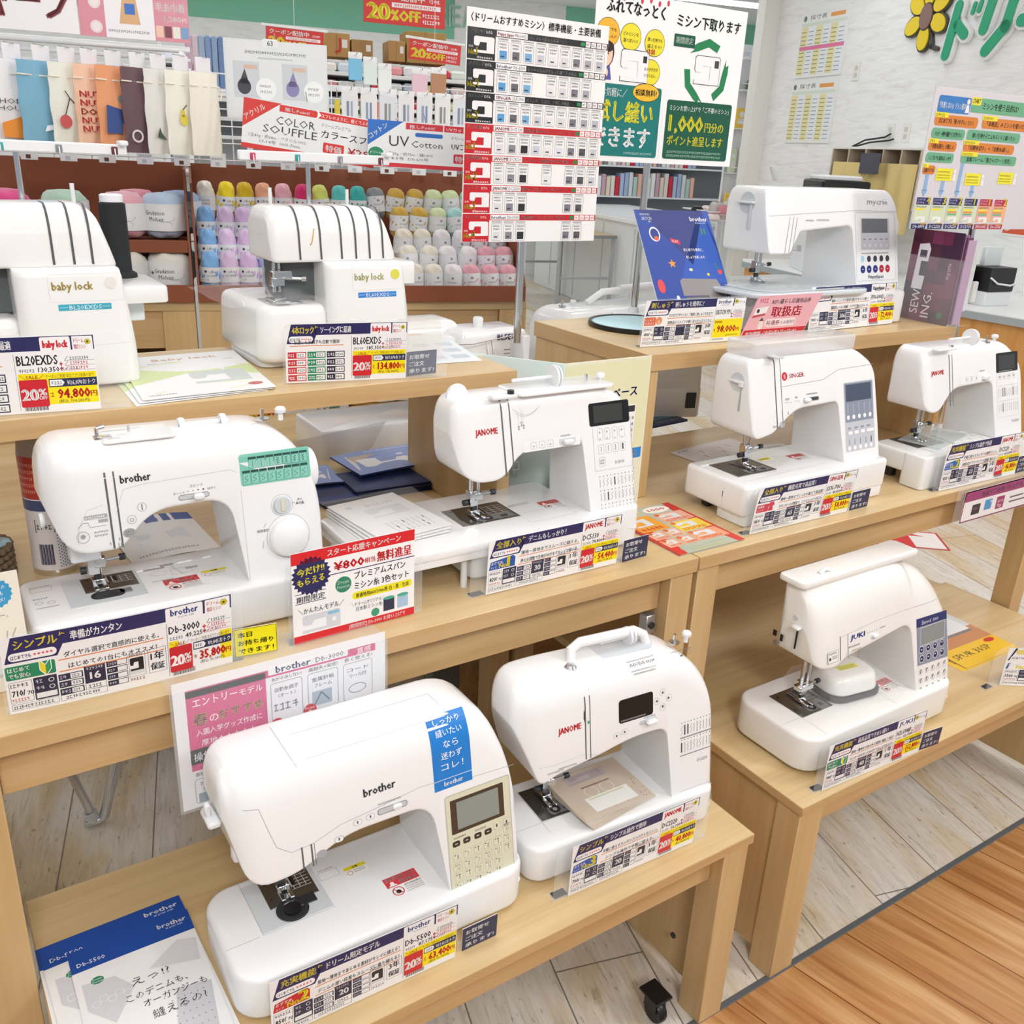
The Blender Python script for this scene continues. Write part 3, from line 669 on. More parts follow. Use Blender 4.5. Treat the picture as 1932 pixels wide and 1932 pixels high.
# ---- 3. machine with wide extension table, centre
t = thing('sewing_machine', 'white machine fitted with wide extension table and pendant motif, on the left middle table', 'sewing machine', (.66, 1.19, .82), 0, 'sewing machines on display')
S = dict(bed=(.075, .445, .01, .16, .082, .02), bot=[(.066, .245), (.078, .166, .045), (.155, .163, .03), (.19, .205, .03), (.322, .217, .02), (.333, .05), (.442, .03)],
         top=[(.066, .245), (.07, .301, .045), (.385, .300, .03), (.440, .262, .05), (.442, .03)], y0=.0, lean=.24, yb=.15, zt=.30, rft=.022, rbt=.03, rel=.035)
k = chassis(t, S)
pr = Print(k, .12); pr.rect(.341, .231, .092, .04, '#17181a', 1, r=.004).rect(.351, .236, .066, .03, '#3b3e3b', 2); pr.build('screen', t)
pr = Print(k, .4)
for i in range(2): pr.frame(.357+.0165*i, .205, .0125, .0205, .0005, '#a9adb1', 1, r=.003).text('^', .3605+.0165*i, .215, .006, '#3c3f43').text('v', .3607+.0165*i, .206, .0045, '#3c3f43')
for i in range(2): pr.frame(.391+.0165*i, .205, .0125, .0205, .0005, '#a9adb1', 1, r=.003).text('+', .3945+.0165*i, .216, .006, '#3c3f43').text('-', .3955+.0165*i, .205, .006, '#3c3f43')
for i in range(4): pr.frame(.357+.0168*i, .181, .0132, .0165, .0005, '#a9adb1', 1, r=.003)
pr.rect(.3632, .185, .0008, .009, '#3c3f43').line([(.379+.002*(a % 2), .184+.0017*a) for a in range(7)], .0006, '#3c3f43').line([(.3955+.003*(a % 2), .184+.0017*a) for a in range(7)], .0006, '#3c3f43').rect(.4125, .184, .003, .011, '#3c3f43')
pr.frame(.357, .159, .0145, .016, .0005, '#a9adb1', 1, r=.003).scrib(.359, .168, .011, .003, '#3c3f43', 2, 2).scrib(.359, .163, .011, .003, '#3c3f43', 2, 3)
pr.text('DC5130', .394, .160, .0055, '#44474b', w=.021)
pr.line([(.347, .228), (.347, .152), (.435, .152), (.435, .228)], .0005, '#a2a6aa')
stitch_chart(pr, .352, .145, .085, .076, 10, 3, seed=3)
pr.build('control_panel', t)
pr = Print(k, .4); pr.text('JANOME', .105, .242, .0105, '#d2202c', w=.043, bold=.03); pr.build('lettering', t)
pr = Print(k, .4)
for s in (0, 1): pr.line([(.181+.004*a, .278-.012*math.sin(PI*a/14)-.008*s*(a/14)) for a in range(15)] if s == 0 else [(.185+.0042*a, .272+.00055*(a-5)**2*.5-.008) for a in range(13)], .0006, '#b5b8bc')
for x, z in ((.191, .250), (.197, .256), (.201, .251)): pr.line([(x, z), (x, z+.022)], .0004, '#b5b8bc').star(x, z-.002, .0035, '#a9acb1', 1, n=4).disc(x, z-.006, .0018, '#a9acb1')
pr.build('pendant_motif', t)
pr = Print(k, .4)
pr.rect(.196, .204, .122, .018, '#eef0f1', 1, r=.003)
for i, s in enumerate(('o', 'v', 'x')): pr.frame(.212+.0175*i, .2075, .0125, .0115, .0005, '#9ea2a6', 2, r=.001).text(s, .2165+.0175*i, .2105, .005, '#3c3f43')
pr.rect(.272, .209, .036, .009, '#cfd2d4', 2).scrib(.276, .221, .022, .003, '#3c3f43', 3, 4)
pr.text('U', .173, .181, .006, '#3c3f43').frame(.172, .178, .013, .013, .0005, '#a2a6aa', 1, r=.002).scrib(.168, .170, .012, .0025, '#3c3f43', 2, 1).scrib(.168, .1665, .012, .0025, '#3c3f43', 2, 2)
pr.build('key_print', t)
MB().box(.279, .299, .040, .050, .2085, .217, WHM, .002).build('speed_slider', t)
groove(t, k, [(.1585, .003), (.1745, .0025)], .17, .315)
MB().rbox(.135, .185, .055, .075, .300, .306, WHM, .005, .002, .001, k=3).lathe([(0, 0), (.006, 0), (.006, .006), (0, .006)], DRK, 14, (.175, .065, .306)).build('thread_guide', t)
MB().lathe([(0, -.003), (.020, -.003), (.021, 0), (.020, .003), (0, .003)], WHM, 24, (.10, .115, .298), 'y').build('pressure_dial', t)
spool_pin(t, .285, .10, .318, .085, -1, .021)
winder(t, .36, .10, .300, .032)
MB().rbox(.19, .40, .06, .14, .2985, .3035, WHT, .015, .003, .001, k=4).build('top_cover', t)
plate(t, .088, .205, .060, .14, .0822)
needle_unit(t, .128, .092, .0832, .168)
x0, x1, y0, y1 = -.115, .336, -.012, .205
MB().rbox(x0, x1, y0, y1, .068, .0825, WHT, .012, .003, .002, k=4).box(x0+.004, x1-.004, y0+.002, y0+.008, .055, .07, WHT, .001).box(x0+.002, x0+.008, y0+.004, y1-.004, .055, .07, WHT, .001).build('extension_table', t)
for x in (x0+.02, .06): 
    for y in (y0+.02, y1-.02): MB().tube([(x, y, 0), (x, y, .07)], .006, WHM, 10).build('table_leg', t)
pr = Print(flat_map(.083), .5); pr.frame(.205, .025, .10, .045, .0006, '#b5b9bd', 1, r=.004); stickers(t, .0831, (.268, .075, .8)); pr.scrib(.21, .11, .045, .003, '#b06a70', 2, 3); pr.scrib(.21, .104, .045, .003, '#8a8d91', 2, 5); pr.build('bed_print', t)

# ---- 4. compact machine at the front right of the left bench
t = thing('sewing_machine', 'compact white sewing machine with black screen and carry handle, on the left low bench', 'sewing machine', (.69, .911, .42), math.radians(-3.4), 'sewing machines on display')
S = dict(bed=(-.004, .376, 0, .165, .07, .03), bot=[(-.012, .265), (.022, .166, .04), (.052, .177, .02), (.13, .187, .02), (.2, .2, .03), (.27, .199, .02), (.282, .05), (.373, .02)],
         top=[(-.012, .265), (-.008, .327, .055), (.06, .330, .03), (.305, .322, .05), (.372, .262, .05), (.373, .02)], y0=.0, lean=.17, yb=.16, zt=.326, rft=.045, rbt=.03, rel=.045)
k = chassis(t, S)
pr = Print(k, .12); pr.rect(.172, .232, .069, .04, '#131416', 1, r=.005).frame(.172, .232, .069, .04, .001, '#2e3033', 2, r=.005).scrib(.176, .2345, .05, .0026, '#c8cacc', 3, 5); pr.build('screen', t)
pr = Print(k, .4)
for dx, dz, s in ((0, .013, '^'), (0, -.013, 'v'), (-.013, 0, '<'), (.013, 0, '>')): pr.ring(.261+dx, .252+dz, .0062, .0005, '#a9adb1').poly([(.261+dx+a*.0025, .252+dz+b*.0025) for a, b in {'^': ((-1, -1), (1, -1), (0, 1)), 'v': ((-1, 1), (0, -1), (1, 1)), '<': ((1, -1), (1, 1), (-1, 0)), '>': ((-1, -1), (1, 0), (-1, 1))}[s]], '#3c3f43', 2)
for x, z in ((.161, .209), (.177, .2115)): pr.rect(x, z, .0125, .0095, '#b2b6ba', 1, r=.004).rect(x+.0006, z+.0006, .0113, .0083, '#eff0f2', 2, r=.0035).disc(x+.006, z+.0045, .0018, '#4a4d51', 3)
pr.scrib(.222, .228, .024, .0028, '#3c3f43', 2, 2)
pr.build('key_print', t)
pr = Print(k, .4)
stitch_chart(pr, .298, .204, .068, .062, 10, 2, seed=5); pr.rect(.298, .171, .068, .0022, '#8d9094').rect(.298, .139, .068, .0018, '#8d9094')
pr.text('DC2220', .336, .120, .0055, '#55585c', w=.022)
pr.build('stitch_print', t)
pr = Print(k, .4)
pr.line([(.297, .0745), (.36, .0745), (.371, .068)], .0006, '#a9adb1').line([(.02, .2), (.05, .197), (.1, .2), (.135, .19)], .0006, '#c3c6ca')
pr.build('seam_print', t)
pr = Print(k, .4)
pr.scrib(.035, .184, .03, .003, '#7a7d82', 2, 1); pr.scrib(.055, .187, .035, .003, '#7a7d82', 2, 4)
pr.text('00/00', .203, .318, .010, '#4a4d51', w=.03); pr.scrib(.2, .330, .055, .003, '#4a4d51', 2, 3); pr.scrib(.203, .311, .05, .0028, '#4a4d51', 2, 8); pr.scrib(.206, .3055, .045, .0028, '#4a4d51', 2, 9); pr.scrib(.236, .320, .02, .005, '#4a4d51', 2, 2)
pr.build('instruction_print', t); pr = Print(k, .4); pr.scrib(.29, .325, .045, .003, '#4a4d51', 2, 6); pr.ring(.325, .32, .004, .0006, '#4a4d51', 2); pr.rect(.305, .315, .006, .003, '#4a4d51')
pr.build('winding_print', t)
pr = Print(k, .4); pr.text('JANOME', .057, .245, .0105, '#d2202c', w=.042, bold=.03); pr.build('lettering', t)
pr = Print(k, .4); pr.rect(.213, .218, .036, .008, '#c5c8cb', 1, r=.004); pr.build('slider_slot', t)
MB().box(.224, .246, .0275, .0385, .218, .2265, WHM, .003).build('speed_slider', t)
groove(t, k, [(.1075, .0022), (.1165, .0016)], .19, .35)
pr = Print(k, .4); pr.poly([(.092, .302), (.096, .302), (.1075, .268), (.1065, .252)], '#35373b', 2).rect(.111, .245, .0045, .016, '#e8eaeb', 2).rect(.1115, .249, .0035, .005, '#3f9a6a', 3).scrib(.083, .313, .008, .003, '#5a5d61', 2, 1); pr.build('take_up_slot', t)
mb = MB()
hp = [(.115, .105, .325), (.118, .112, .345), (.135, .115, .352), (.245, .115, .349), (.262, .112, .340), (.268, .105, .319)]
mb.tube(hp, .0085, WHT, 10); mb.build('carry_handle', t)
MB().rbox(.113, .272, .09, .135, .3235, .3265, GRP, .012, .001, .001, k=4).build('handle_recess', t)
spool_pin(t, .232, .115, .3415, .055, -1, .016)
MB().lathe([(0, 0), (.009, 0), (.010, .004), (.007, .008), (0, .009)], CHR, 18, (.103, .088, .326)).build('thread_guide', t)
winder(t, .318, .095, .318, .026)
plate(t, .05, .118, .058, .138, .0702, dark=mat('#5c5b58', .35, .7))
needle_unit(t, .082, .098, .0714, .18)
pr = Print(flat_map(.0704), .5); pr.line([(.0, .055), (.118, .0575)], .0006, '#b0b4b8').line([(.048, .03), (.049, .14)], .0006, '#b9bdc1'); pr.build('bed_seam', t)

# ---- 5. big machine wrapped in clear film on the right low bench
t = thing('sewing_machine', 'large white machine with grey-blue key panel and slotted head, on the right low bench', 'sewing machine', (1.26, .879, .42), 0, 'sewing machines on display')
S = dict(bed=(.03, .503, 0, .2, .081, .045, .006), bot=[(.073, .27), (.082, .196, .02), (.132, .194, .02), (.16, .206, .03), (.362, .228, .03), (.383, .05), (.5, .03)],
         top=[(.073, .27), (.075, .347, .02), (.33, .349, .05), (.43, .322, .06), (.492, .262, .04), (.5, .03)], y0=.0, lean=.23, yb=.165, zt=.345, rft=.085, rbt=.012, rel=.05, m=WHW)
k = chassis(t, S)
pr = Print(k, .3)
pr.poly([(.384, .132), (.489, .127), (.484, .228), (.380, .231)], '#8d93a3', 1).poly([(.3805, .213), (.4845, .2095), (.4838, .228), (.380, .231)], '#27316a', 2)
pr.text('Exceed', .398, .2155, .0085, '#e8eaf2', w=.032, shear=.2).text('F300', .436, .2145, .007, '#e8eaf2', w=.018, shear=.2)
for j in range(2):
    for i in range(4): pr.disc(.397+.0235*i+.001*j, .1635-.0195*j-.0008*i, .0078, '#e8eaee', 2).disc(.397+.0235*i+.001*j, .1635-.0195*j-.0008*i, .0066, '#222b5a', 3).rect(.3945+.0235*i, .1625-.0195*j, .005, .002, '#e8eaee', 4)
for j in range(5):
    for i in range(5): pr.ring(.3945+.0207*i, .117-.019*j-.0008*i, .0058, .0006, '#8d9096', 2, 12).rect(.3925+.0207*i, .114-.019*j, .0022, .006, '#55585e', 3).rect(.3955+.0207*i, .119-.019*j, .0022, .0022, '#55585e', 3)
pr.text('HZL-F300', .470, .0235, .004, '#77797e', w=.018)
pr.build('control_panel', t)
pr = Print(k, .25); pr.frame(.3935, .171, .084, .0385, .001, '#e4e6ea', 3).rect(.395, .1722, .081, .036, '#8b9190', 2); pr.build('screen', t)
pr = Print(k, .4); pr.text('JUKI', .171, .2365, .010, '#2a3f9a', w=.044, bold=.05, shear=.1); pr.build('lettering', t)
pr = Print(k, .4)
sw = [(.142, .250), (.165, .2515), (.25, .258), (.34, .259), (.42, .257), (.49, .262)]
pr.line(sw, .0008, '#a8aaac')
for i in range(5): pr.disc(.224+.007*i, .2395, .001, '#55585c')
pr.scrib(.262, .2395, .018, .003, '#55585c', 2, 3); pr.scrib(.165, .2225, .035, .0035, '#55585c', 2, 5); pr.ring(.165, .211, .006, .0006, '#a8aaac').scrib(.175, .2135, .03, .004, '#a9a27a', 2, 6)
pr.rect(.105, .2065, .03, .0225, '#f2f2ee', 1).frame(.105, .2065, .03, .0225, .0006, '#6a6a68', 2).rect(.1065, .2215, .027, .006, '#e9e9e4', 2).scrib(.109, .2225, .02, .0035, '#3a3a3a', 3, 2).scrib(.117, .2165, .016, .0025, '#3a3a3a', 3, 7).scrib(.117, .2125, .016, .0025, '#3a3a3a', 3, 4).disc(.111, .2145, .003, '#3a3a3a', 3)
pr.build('key_print', t)
MB().box(.236, .250, .045, .060, .2275, .2345, WHM, .002).build('speed_slider', t)
groove(t, k, [(.1415, .0022), (.164, .0012)], .205, .252)
side = lambda y, z, h: Vector((.0728-h, y, z))
pr = Print(lambda x, z, h: Vector((.0726-h, x, z)), .4)
mb = MB().box(.0705, .073, .1015, .1045, .222, .268, BLK, .0003); mb.build('lever_slot', t)
MB().box(.060, .074, .094, .112, .266, .272, WHM, .002).lathe([(0, 0), (.005, 0), (.005, .003), (0, .003)], GRP, 14, (.0705, .112, .285), 'x').build('presser_lever', t)
MB().lathe([(0, 0), (.0055, 0), (.0055, .003), (0, .003)], mat('#9a978c', .4, .6), 16, (.070, .148, .214), 'x').box(.0712, .0735, .134, .14, .222, .236, BLK, .0003).box(.0712, .0735, .15, .158, .226, .238, BLK, .0003).build('side_socket', t)
MB().rbox(.065, .42, .10, .165, .3475, .360, WHW, .012, .005, .002, k=4).build('top_lid', t)
MB().tube([(.13, .12, .361), (.145, .12, .368), (.16, .12, .362)], .004, WHM, 8).build('lid_catch', t)
plate(t, .088, .178, .068, .155, .0812)
needle_unit(t, .128, .106, .0824, .2)
MB().box(.1, .14, .092, .112, .118, .132, CHR, .003).build('needle_clamp', t)
pr = Print(flat_map(.0814), .5); pr.line([(.035, .072), (.3, .066)], .0006, '#a9aaab').line([(.088, .068), (.086, .003)], .0007, '#c0c0bf').line([(.30, .005), (.30, .18)], .0006, '#a9aaab'); pr.build('bed_print', t); stickers(t, .0815, (.318, .052, .95))
# accessory in its clear bag lies on the bed
a = thing('accessory_case', 'white foot controller sealed in clear bag with yellow label, lying on the bench machine bed', 'accessory', (1.505, .985, .502), math.radians(-8))
MB().rbox(-.062, .07, -.05, .055, .012, .05, WHW, .035, .012, .006, k=6, taper=.006).build('pedal_body', a)
MB().rbox(-.066, .074, -.054, .059, .002, .0118, DRK, .035, .002, .002, k=6).build('pedal_base', a)
pr = Print(flat_map(.0503), .5); pr.rect(-.02, -.012, .05, .016, '#e6e02a').scrib(-.017, -.004, .044, .004, '#6a6430', 2, 2).scrib(-.017, -.010, .04, .004, '#6a6430', 2, 5); pr.build('yellow_label', a)
def film(parent, x0, x1, y0, y1, z0, z1, name='plastic_bag', seed=1, nx=12, ny=10):
    q = random.Random(seed); mb = MB(); V = []
    for j in range(ny+1):
        for i in range(nx+1):
            u, v = i/nx*2-1, j/ny*2-1; e = max(abs(u), abs(v))
            z = z0+(z1-z0)*(1-e**3.2) if e < 1 else z0
            V.append((x0+(x1-x0)*i/nx+q.uniform(-.004, .004), y0+(y1-y0)*j/ny+q.uniform(-.004, .004), z+q.uniform(-.002, .004)))
    F = [(j*(nx+1)+i, j*(nx+1)+i+1, (j+1)*(nx+1)+i+1, (j+1)*(nx+1)+i) for j in range(ny) for i in range(nx)]
    mb.add(V, F, FILM); return mb.build(name, parent, smooth=25)
film(a, -.10, .10, -.075, .075, .004, .062)

# ---- 6. boxy machine on the right middle table
t = thing('sewing_machine', 'boxy white machine with round red badge and blue-grey screen, right middle table', 'sewing machine', (1.32, 1.163, .82), 0, 'sewing machines on display')
S = dict(bed=(.022, .472, .0, .176, .088, .012, .022), bot=[(.07, .25), (.074, .164, .02), (.13, .172, .01), (.203, .214, .03), (.335, .217, .012), (.349, .05), (.472, .03)],
         top=[(.07, .25), (.072, .322, .02), (.40, .323, .03), (.461, .286, .02), (.472, .03)], y0=.0, lean=.27, yb=.172, zt=.323, rft=.016, rbt=.03, rel=.012, rer=.01)
k = chassis(t, S)
MB().rbox(.03, .472, .002, .085, .001, .03, WHT, .012, .004, .002, k=4).build('front_foot', t)
pr = Print(k, .3); pr.rect(.355, .108, .0985, .145, '#c4c8cf', 1, r=.003).rect(.357, .17, .0945, .081, '#8b94a6', 2, r=.002)
for i in range(5): pr.disc(.366+.0185*i, .180, .0048, '#f0f1f3', 3).rect(.3655+.0185*i, .188, .0008, .02, '#dfe2e6', 3)
for i in range(4): pr.rect(.363+.021*i, .143, .016 if i < 3 else .026, .0085, '#9ea3aa', 2, r=.004).rect(.3635+.021*i, .1435, .015 if i < 3 else .025, .0075, '#f0f1f3', 3, r=.0035).scrib(.364+.021*i, .155, .012, .004, '#3a3c40', 3, i)
for i in range(5): pr.disc(.366+.0185*i, .115, .0048, '#f0f1f3', 2).line([(.366+.0185*i+(.0015 if a % 2 and i > 1 else 0), .122+.0017*a) for a in range(8)], .001 if i < 4 else .003, '#3a3c40', 3)
pr.build('control_panel', t)
pr = Print(k, .2); pr.rect(.361, .213, .085, .035, '#4a5468', 3); pr.build('screen', t)
pr = Print(k, .4); pr.disc(.172, .2815, .0085, '#c8323e').text('S', .172, .2775, .008, '#ffffff', al='c', bold=.03).text('SINGER', .186, .277, .009, '#c8323e', w=.045, bold=.012); pr.build('lettering', t)
pr = Print(k, .4)
pr.line([(.162, .262), (.29, .2655), (.34, .282), (.46, .285)], .0008, '#8c9095')
pr.scrib(.17, .2345, .015, .004, '#4a4d51', 2, 2); pr.scrib(.2, .2355, .008, .004, '#4a4d51', 2, 3); pr.line([(.168, .230), (.187, .230), (.19, .226)], .0005, '#8c9095').line([(.198, .230), (.213, .230), (.216, .226)], .0005, '#8c9095'); pr.scrib(.235, .239, .035, .003, '#4a4d51', 2, 4)
pr.disc(.158, .188, .0075, '#b5b7b9', 1, ry=.0065).scrib(.13, .184, .012, .004, '#55585c', 2, 2); pr.text('S', .176, .206, .006, '#55585c')
pr.text('SSX-700', .438, .0645, .0065, '#55585c', w=.028)
pr.build('key_print', t)
pr = Print(k, .4); pr.rect(.226, .226, .048, .008, '#77797d', 1, r=.003).rect(.24, .2275, .03, .005, '#3d3f43', 2); pr.build('slider_slot', t)
MB().box(.226, .243, .052, .064, .2255, .2345, WHM, .003).build('speed_slider', t)
groove(t, k, [(.1435, .003), (.1605, .0016)], .18, .325)
mb = MB().lathe([(0, 0), (.019, 0), (.019, .0015), (.017, .0015), (.016, .0004), (0, .0004)], GRP, 28, (.0694, .106, .273), 'x').box(.064, .0702, .087, .125, .2715, .2765, WHM, .001); mb.build('presser_lever', t)
MB().box(.0685, .0702, .092, .0945, .215, .27, mat('#a9adb1', .5), .0003).box(.064, .0702, .088, .098, .265, .273, WHM, .001).build('lever_slot', t)
MB().rbox(.085, .40, .085, .168, .3225, .352, mat('#eef2f5', .1, alpha=.45, name='frosted_clear'), .012, .004, .001, k=4).build('clear_lid', t)
MB().box(.125, .145, .06, .1, .3235, .3262, GRP, .0005).build('thread_guide', t)
plate(t, .055, .168, .055, .14, .0882)
needle_unit(t, .115, .095, .0892, .176)
pr = Print(flat_map(.0884), .5); pr.rect(.18, .105, .045, .022, '#f2f2ee').rect(.183, .112, .032, .012, '#e4dd3a', 2).scrib(.184, .114, .028, .006, '#44423a', 3, 2); stickers(t, .0885, (.262, .085, .85)); pr.line([(.04, .028), (.31, .04)], .0006, '#aaaeb2'); pr.frame(.125, .045, .03, .012, .0006, '#aaaeb2')
for i in range(8): pr.rect(.05+.035*i, .032+.0015*i, .0008, .003, '#6a6d71')
pr.build('bed_print', t)
MB().box(.0208, .0222, .06, .0615, .05, .062, DRK, .0002).box(.0212, .0224, .0595, .0602, .005, .07, GRP, .0002).build('accessory_seam', t)

# ---- 7. machine at the right edge, middle table
t = thing('sewing_machine', 'white machine with black corner screen and red logo, cut by the right edge', 'sewing machine', (1.90, 1.141, .82), 0, 'sewing machines on display')
S = dict(bed=(.0, .438, .0, .15, .078, .012, .03), bot=[(.034, .25), (.04, .168, .03), (.082, .164, .02), (.143, .214, .03), (.302, .217, .015), (.313, .05), (.438, .03)],
         top=[(.034, .25), (.038, .308, .035), (.36, .306, .03), (.434, .262, .045), (.438, .03)], y0=.0, lean=.27, yb=.165, zt=.306, rft=.024, rbt=.03, rel=.03)
k = chassis(t, S)
MB().rbox(-.002, .436, -.001, .06, .001, .0768, WHT, .010, .004, .002, k=4).build('front_foot', t)
pr = Print(k, .12); pr.rect(.320, .234, .095, .046, '#17181a', 1, r=.004).rect(.331, .240, .070, .034, '#3a3b3c', 2); pr.scrib(.33, .2355, .06, .0024, '#d5d7d9', 3, 2); pr.build('screen', t)
pr = Print(k, .4)
for i in range(4): pr.frame(.328+.0205*i, .2175, .014, .012, .0005, '#aeb2b6', 1, r=.003).scrib(.331+.0205*i, .2215, .008, .004, '#3c3f43', 2, i)
stitch_chart(pr, .325, .208, .09, .072, 10, 2, seed=9); pr.line([(.322, .28), (.322, .128), (.415, .128), (.415, .23)], .0005, '#aeb2b6'); pr.text('DC3220', .385, .112, .0065, '#55585c', w=.03)
pr.build('control_panel', t)
pr = Print(k, .4); pr.text('JANOME', .057, .249, .0105, '#d2202c', w=.048, bold=.03); pr.build('lettering', t)
pr = Print(k, .4); pr.rect(.172, .2195, .125, .02, '#eceef0', 1, r=.004)
for i in range(3): pr.frame(.19+.02*i, .224, .011, .011, .0005, '#a4a8ac', 2).rect(.1945+.02*i, .227, .002, .005, '#4a4d51', 3)
pr.scrib(.25, .243, .022, .003, '#3c3f43', 2, 4); pr.scrib(.105, .186, .03, .003, '#55585c', 2, 7); pr.text('U', .125, .2, .006, '#55585c'); pr.build('key_print', t)
MB().box(.258, .28, .052, .064, .224, .234, WHM, .002).build('speed_slider', t)
groove(t, k, [(.1275, .003), (.139, .002)], .175, .32)
MB().rbox(.055, .13, .06, .08, .306, .311, WHM, .006, .002, .001, k=3).build('thread_guide', t)
MB().lathe([(0, 0), (.005, 0), (.005, .005), (0, .005)], CHR, 12, (.115, .07, .311)).build('tension_stud', t)
spool_pin(t, .228, .095, .322, .085, -1, .02)
winder(t, .30, .095, .306, .034)
plate(t, .055, .16, .06, .14, .0782, dark=mat('#6a6965', .35, .8))
needle_unit(t, .1, .098, .0792, .17)
pr = Print(flat_map(.0784), .5); pr.line([(.01, .06), (.055, .06)], .0007, '#b5b9bd').line([(.06, .02), (.062, .06)], .0007, '#b5b9bd'); pr.rect(.06, .022, .045, .03, '#e4e7e9'); pr.build('bed_seam', t)

# ---- 8. tall machine on the right riser
t = thing('sewing_machine', 'large angular white machine with grey display and coloured keys, on the right riser', 'sewing machine', (1.5, 1.5, 1.132), 0, 'sewing machines on display')
S = dict(bed=(.26, .73, .05, .2, .085, .012), bot=[(.236, .25), (.24, .173, .01), (.312, .173, .008), (.352, .224, .008), (.545, .238, .02), (.556, .06), (.733, .03)],
         top=[(.236, .25), (.238, .322, .02), (.70, .323, .02), (.730, .285, .025), (.733, .03)], y0=.0, lean=.25, yb=.2, zt=.323, rft=.014, rbt=.03, rel=.012, rer=.01)
k = chassis(t, S)
pr = Print(k, .3)
pr.frame(.557, .104, .160, .165, .0008, '#b2b5bb', 1, r=.004)
pr.rect(.578, .18, .115, .075, '#c9ccd3', 2, r=.003)
for i in range(5): pr.disc(.590+.0225*i, .190, .0075, '#a9adb5', 3).disc(.590+.0225*i, .190, .0065, '#d6d9de', 4).rect(.586+.0225*i, .203, .009, .003, '#8b9099', 4)
for i, c in enumerate(('#a9d4e2', '#45464c', '#45464c', '#45464c', '#45464c')): pr.disc(.582+.0252*i, .1575, .0078, c, 2)
for i, c in enumerate(('#2b3a7c', '#2b3a7c', '#2b3a7c', '#b8283a', '#b8283a')): pr.disc(.582+.0252*i, .1325, .0095, c, 2).rect(.579+.0252*i, .1315, .006, .0015, '#e6e6ea', 3)
pr.scrib(.578, .1695, .11, .003, '#55565c', 2, 2)
pr.text('HappyJapan', .603, .110, .009, '#3c3d42', w=.062, bold=.01)
pr.build('control_panel', t)
pr = Print(k, .2); pr.rect(.582, .220, .104, .034, '#6c7076', 3); pr.build('screen', t)
pr = Print(k, .4); pr.text('mycrie', .605, .288, .015, '#8a8d93', w=.082); pr.build('lettering', t)
pr = Print(k, .4)
pr.line([(.243, .258), (.36, .264), (.558, .273), (.728, .272)], .0012, '#b9bcc2')
for x in (.292, .306, .318): pr.line([(x, .177), (x+.024, .256)], .0016, '#8e9197')
pr.line([(.322, .182), (.335, .182), (.335, .195)], .0012, '#77797f').rect(.337, .179, .014, .014, '#8c8e93').scrib(.37, .247, .03, .004, '#6a6c72', 2, 2).scrib(.41, .248, .05, .004, '#6a6c72', 2, 5)
pr.build('thread_channel', t)
mb = MB().lathe([(0, 0), (.024, 0), (.024, .002), (.021, .002), (.02, .0005), (0, .0005)], GRP, 28, (.2352, .13, .285), 'x').box(.226, .236, .105, .155, .283, .288, WHM, .001).box(.230, .236, .112, .118, .225, .292, GRP, .001); mb.build('presser_lever', t)
needle_unit(t, .285, .115, .1, .178)
MB().rbox(.115, .53, -.05, .235, .086, .098, mat('#d5dde2', .15, coat=.4), .045, .004, .004, k=6).build('extension_table', t)
MB().rbox(.15, .46, -.04, .13, .0985, .102, mat('#e4ebee', .08, alpha=.55), .05, .002, .001, k=6).build('clear_slide', t)
plate(t, .25, .345, .075, .16, .0983, dark=mat('#b5bbbd', .3, .4))
MB().rbox(.17, .72, -.02, .2, .002, .084, WHT, .03, .01, .004, k=5).build('lower_housing', t)
MB().lathe([(0, 0), (.045, 0), (.048, .006), (.048, .02), (.044, .026), (0, .026)], WHT, 30, (.734, .12, .225), 'x').build('hand_wheel', t)

# ================================================================ price cards in clear holders
def bend_map(lean=0.0, sag=0.0, w=.28):
    ey = Vector((0, math.sin(lean), math.cos(lean))); n = Vector((0, -math.cos(lean), math.sin(lean)))
    return lambda x, y, h: Vector((x, 0, .0015))+ey*y+n*(h+.0004+sag*math.sin(PI*min(max(x/w, 0), 1)))
def flower(pr, x, y, r, lay=3, stem=True):
    for i in range(6): pr.disc(x+r*.62*math.cos(PI/3*i), y+r*.62*math.sin(PI/3*i), r*.40, '#3d4a22', lay, 8)
    for i in range(6): pr.disc(x+r*.62*math.cos(PI/3*i), y+r*.62*math.sin(PI/3*i), r*.30, '#e6d21e', lay+1, 8)
    pr.disc(x, y, r*.34, '#5a4a20', lay+2, 10)
def mini_machine(pr, x, y, w, h, c, lay=3):
    pr.poly([(x, y+h*.5), (x, y+h*.92), (x+w*.06, y+h), (x+w*.94, y+h), (x+w, y+h*.92), (x+w, y), (x, y), (x, y+h*.16), (x+w*.62, y+h*.16), (x+w*.62, y+h*.66), (x+w*.3, y+h*.66), (x+w*.24, y+h*.42), (x+w*.06, y+h*.42)], c, lay)
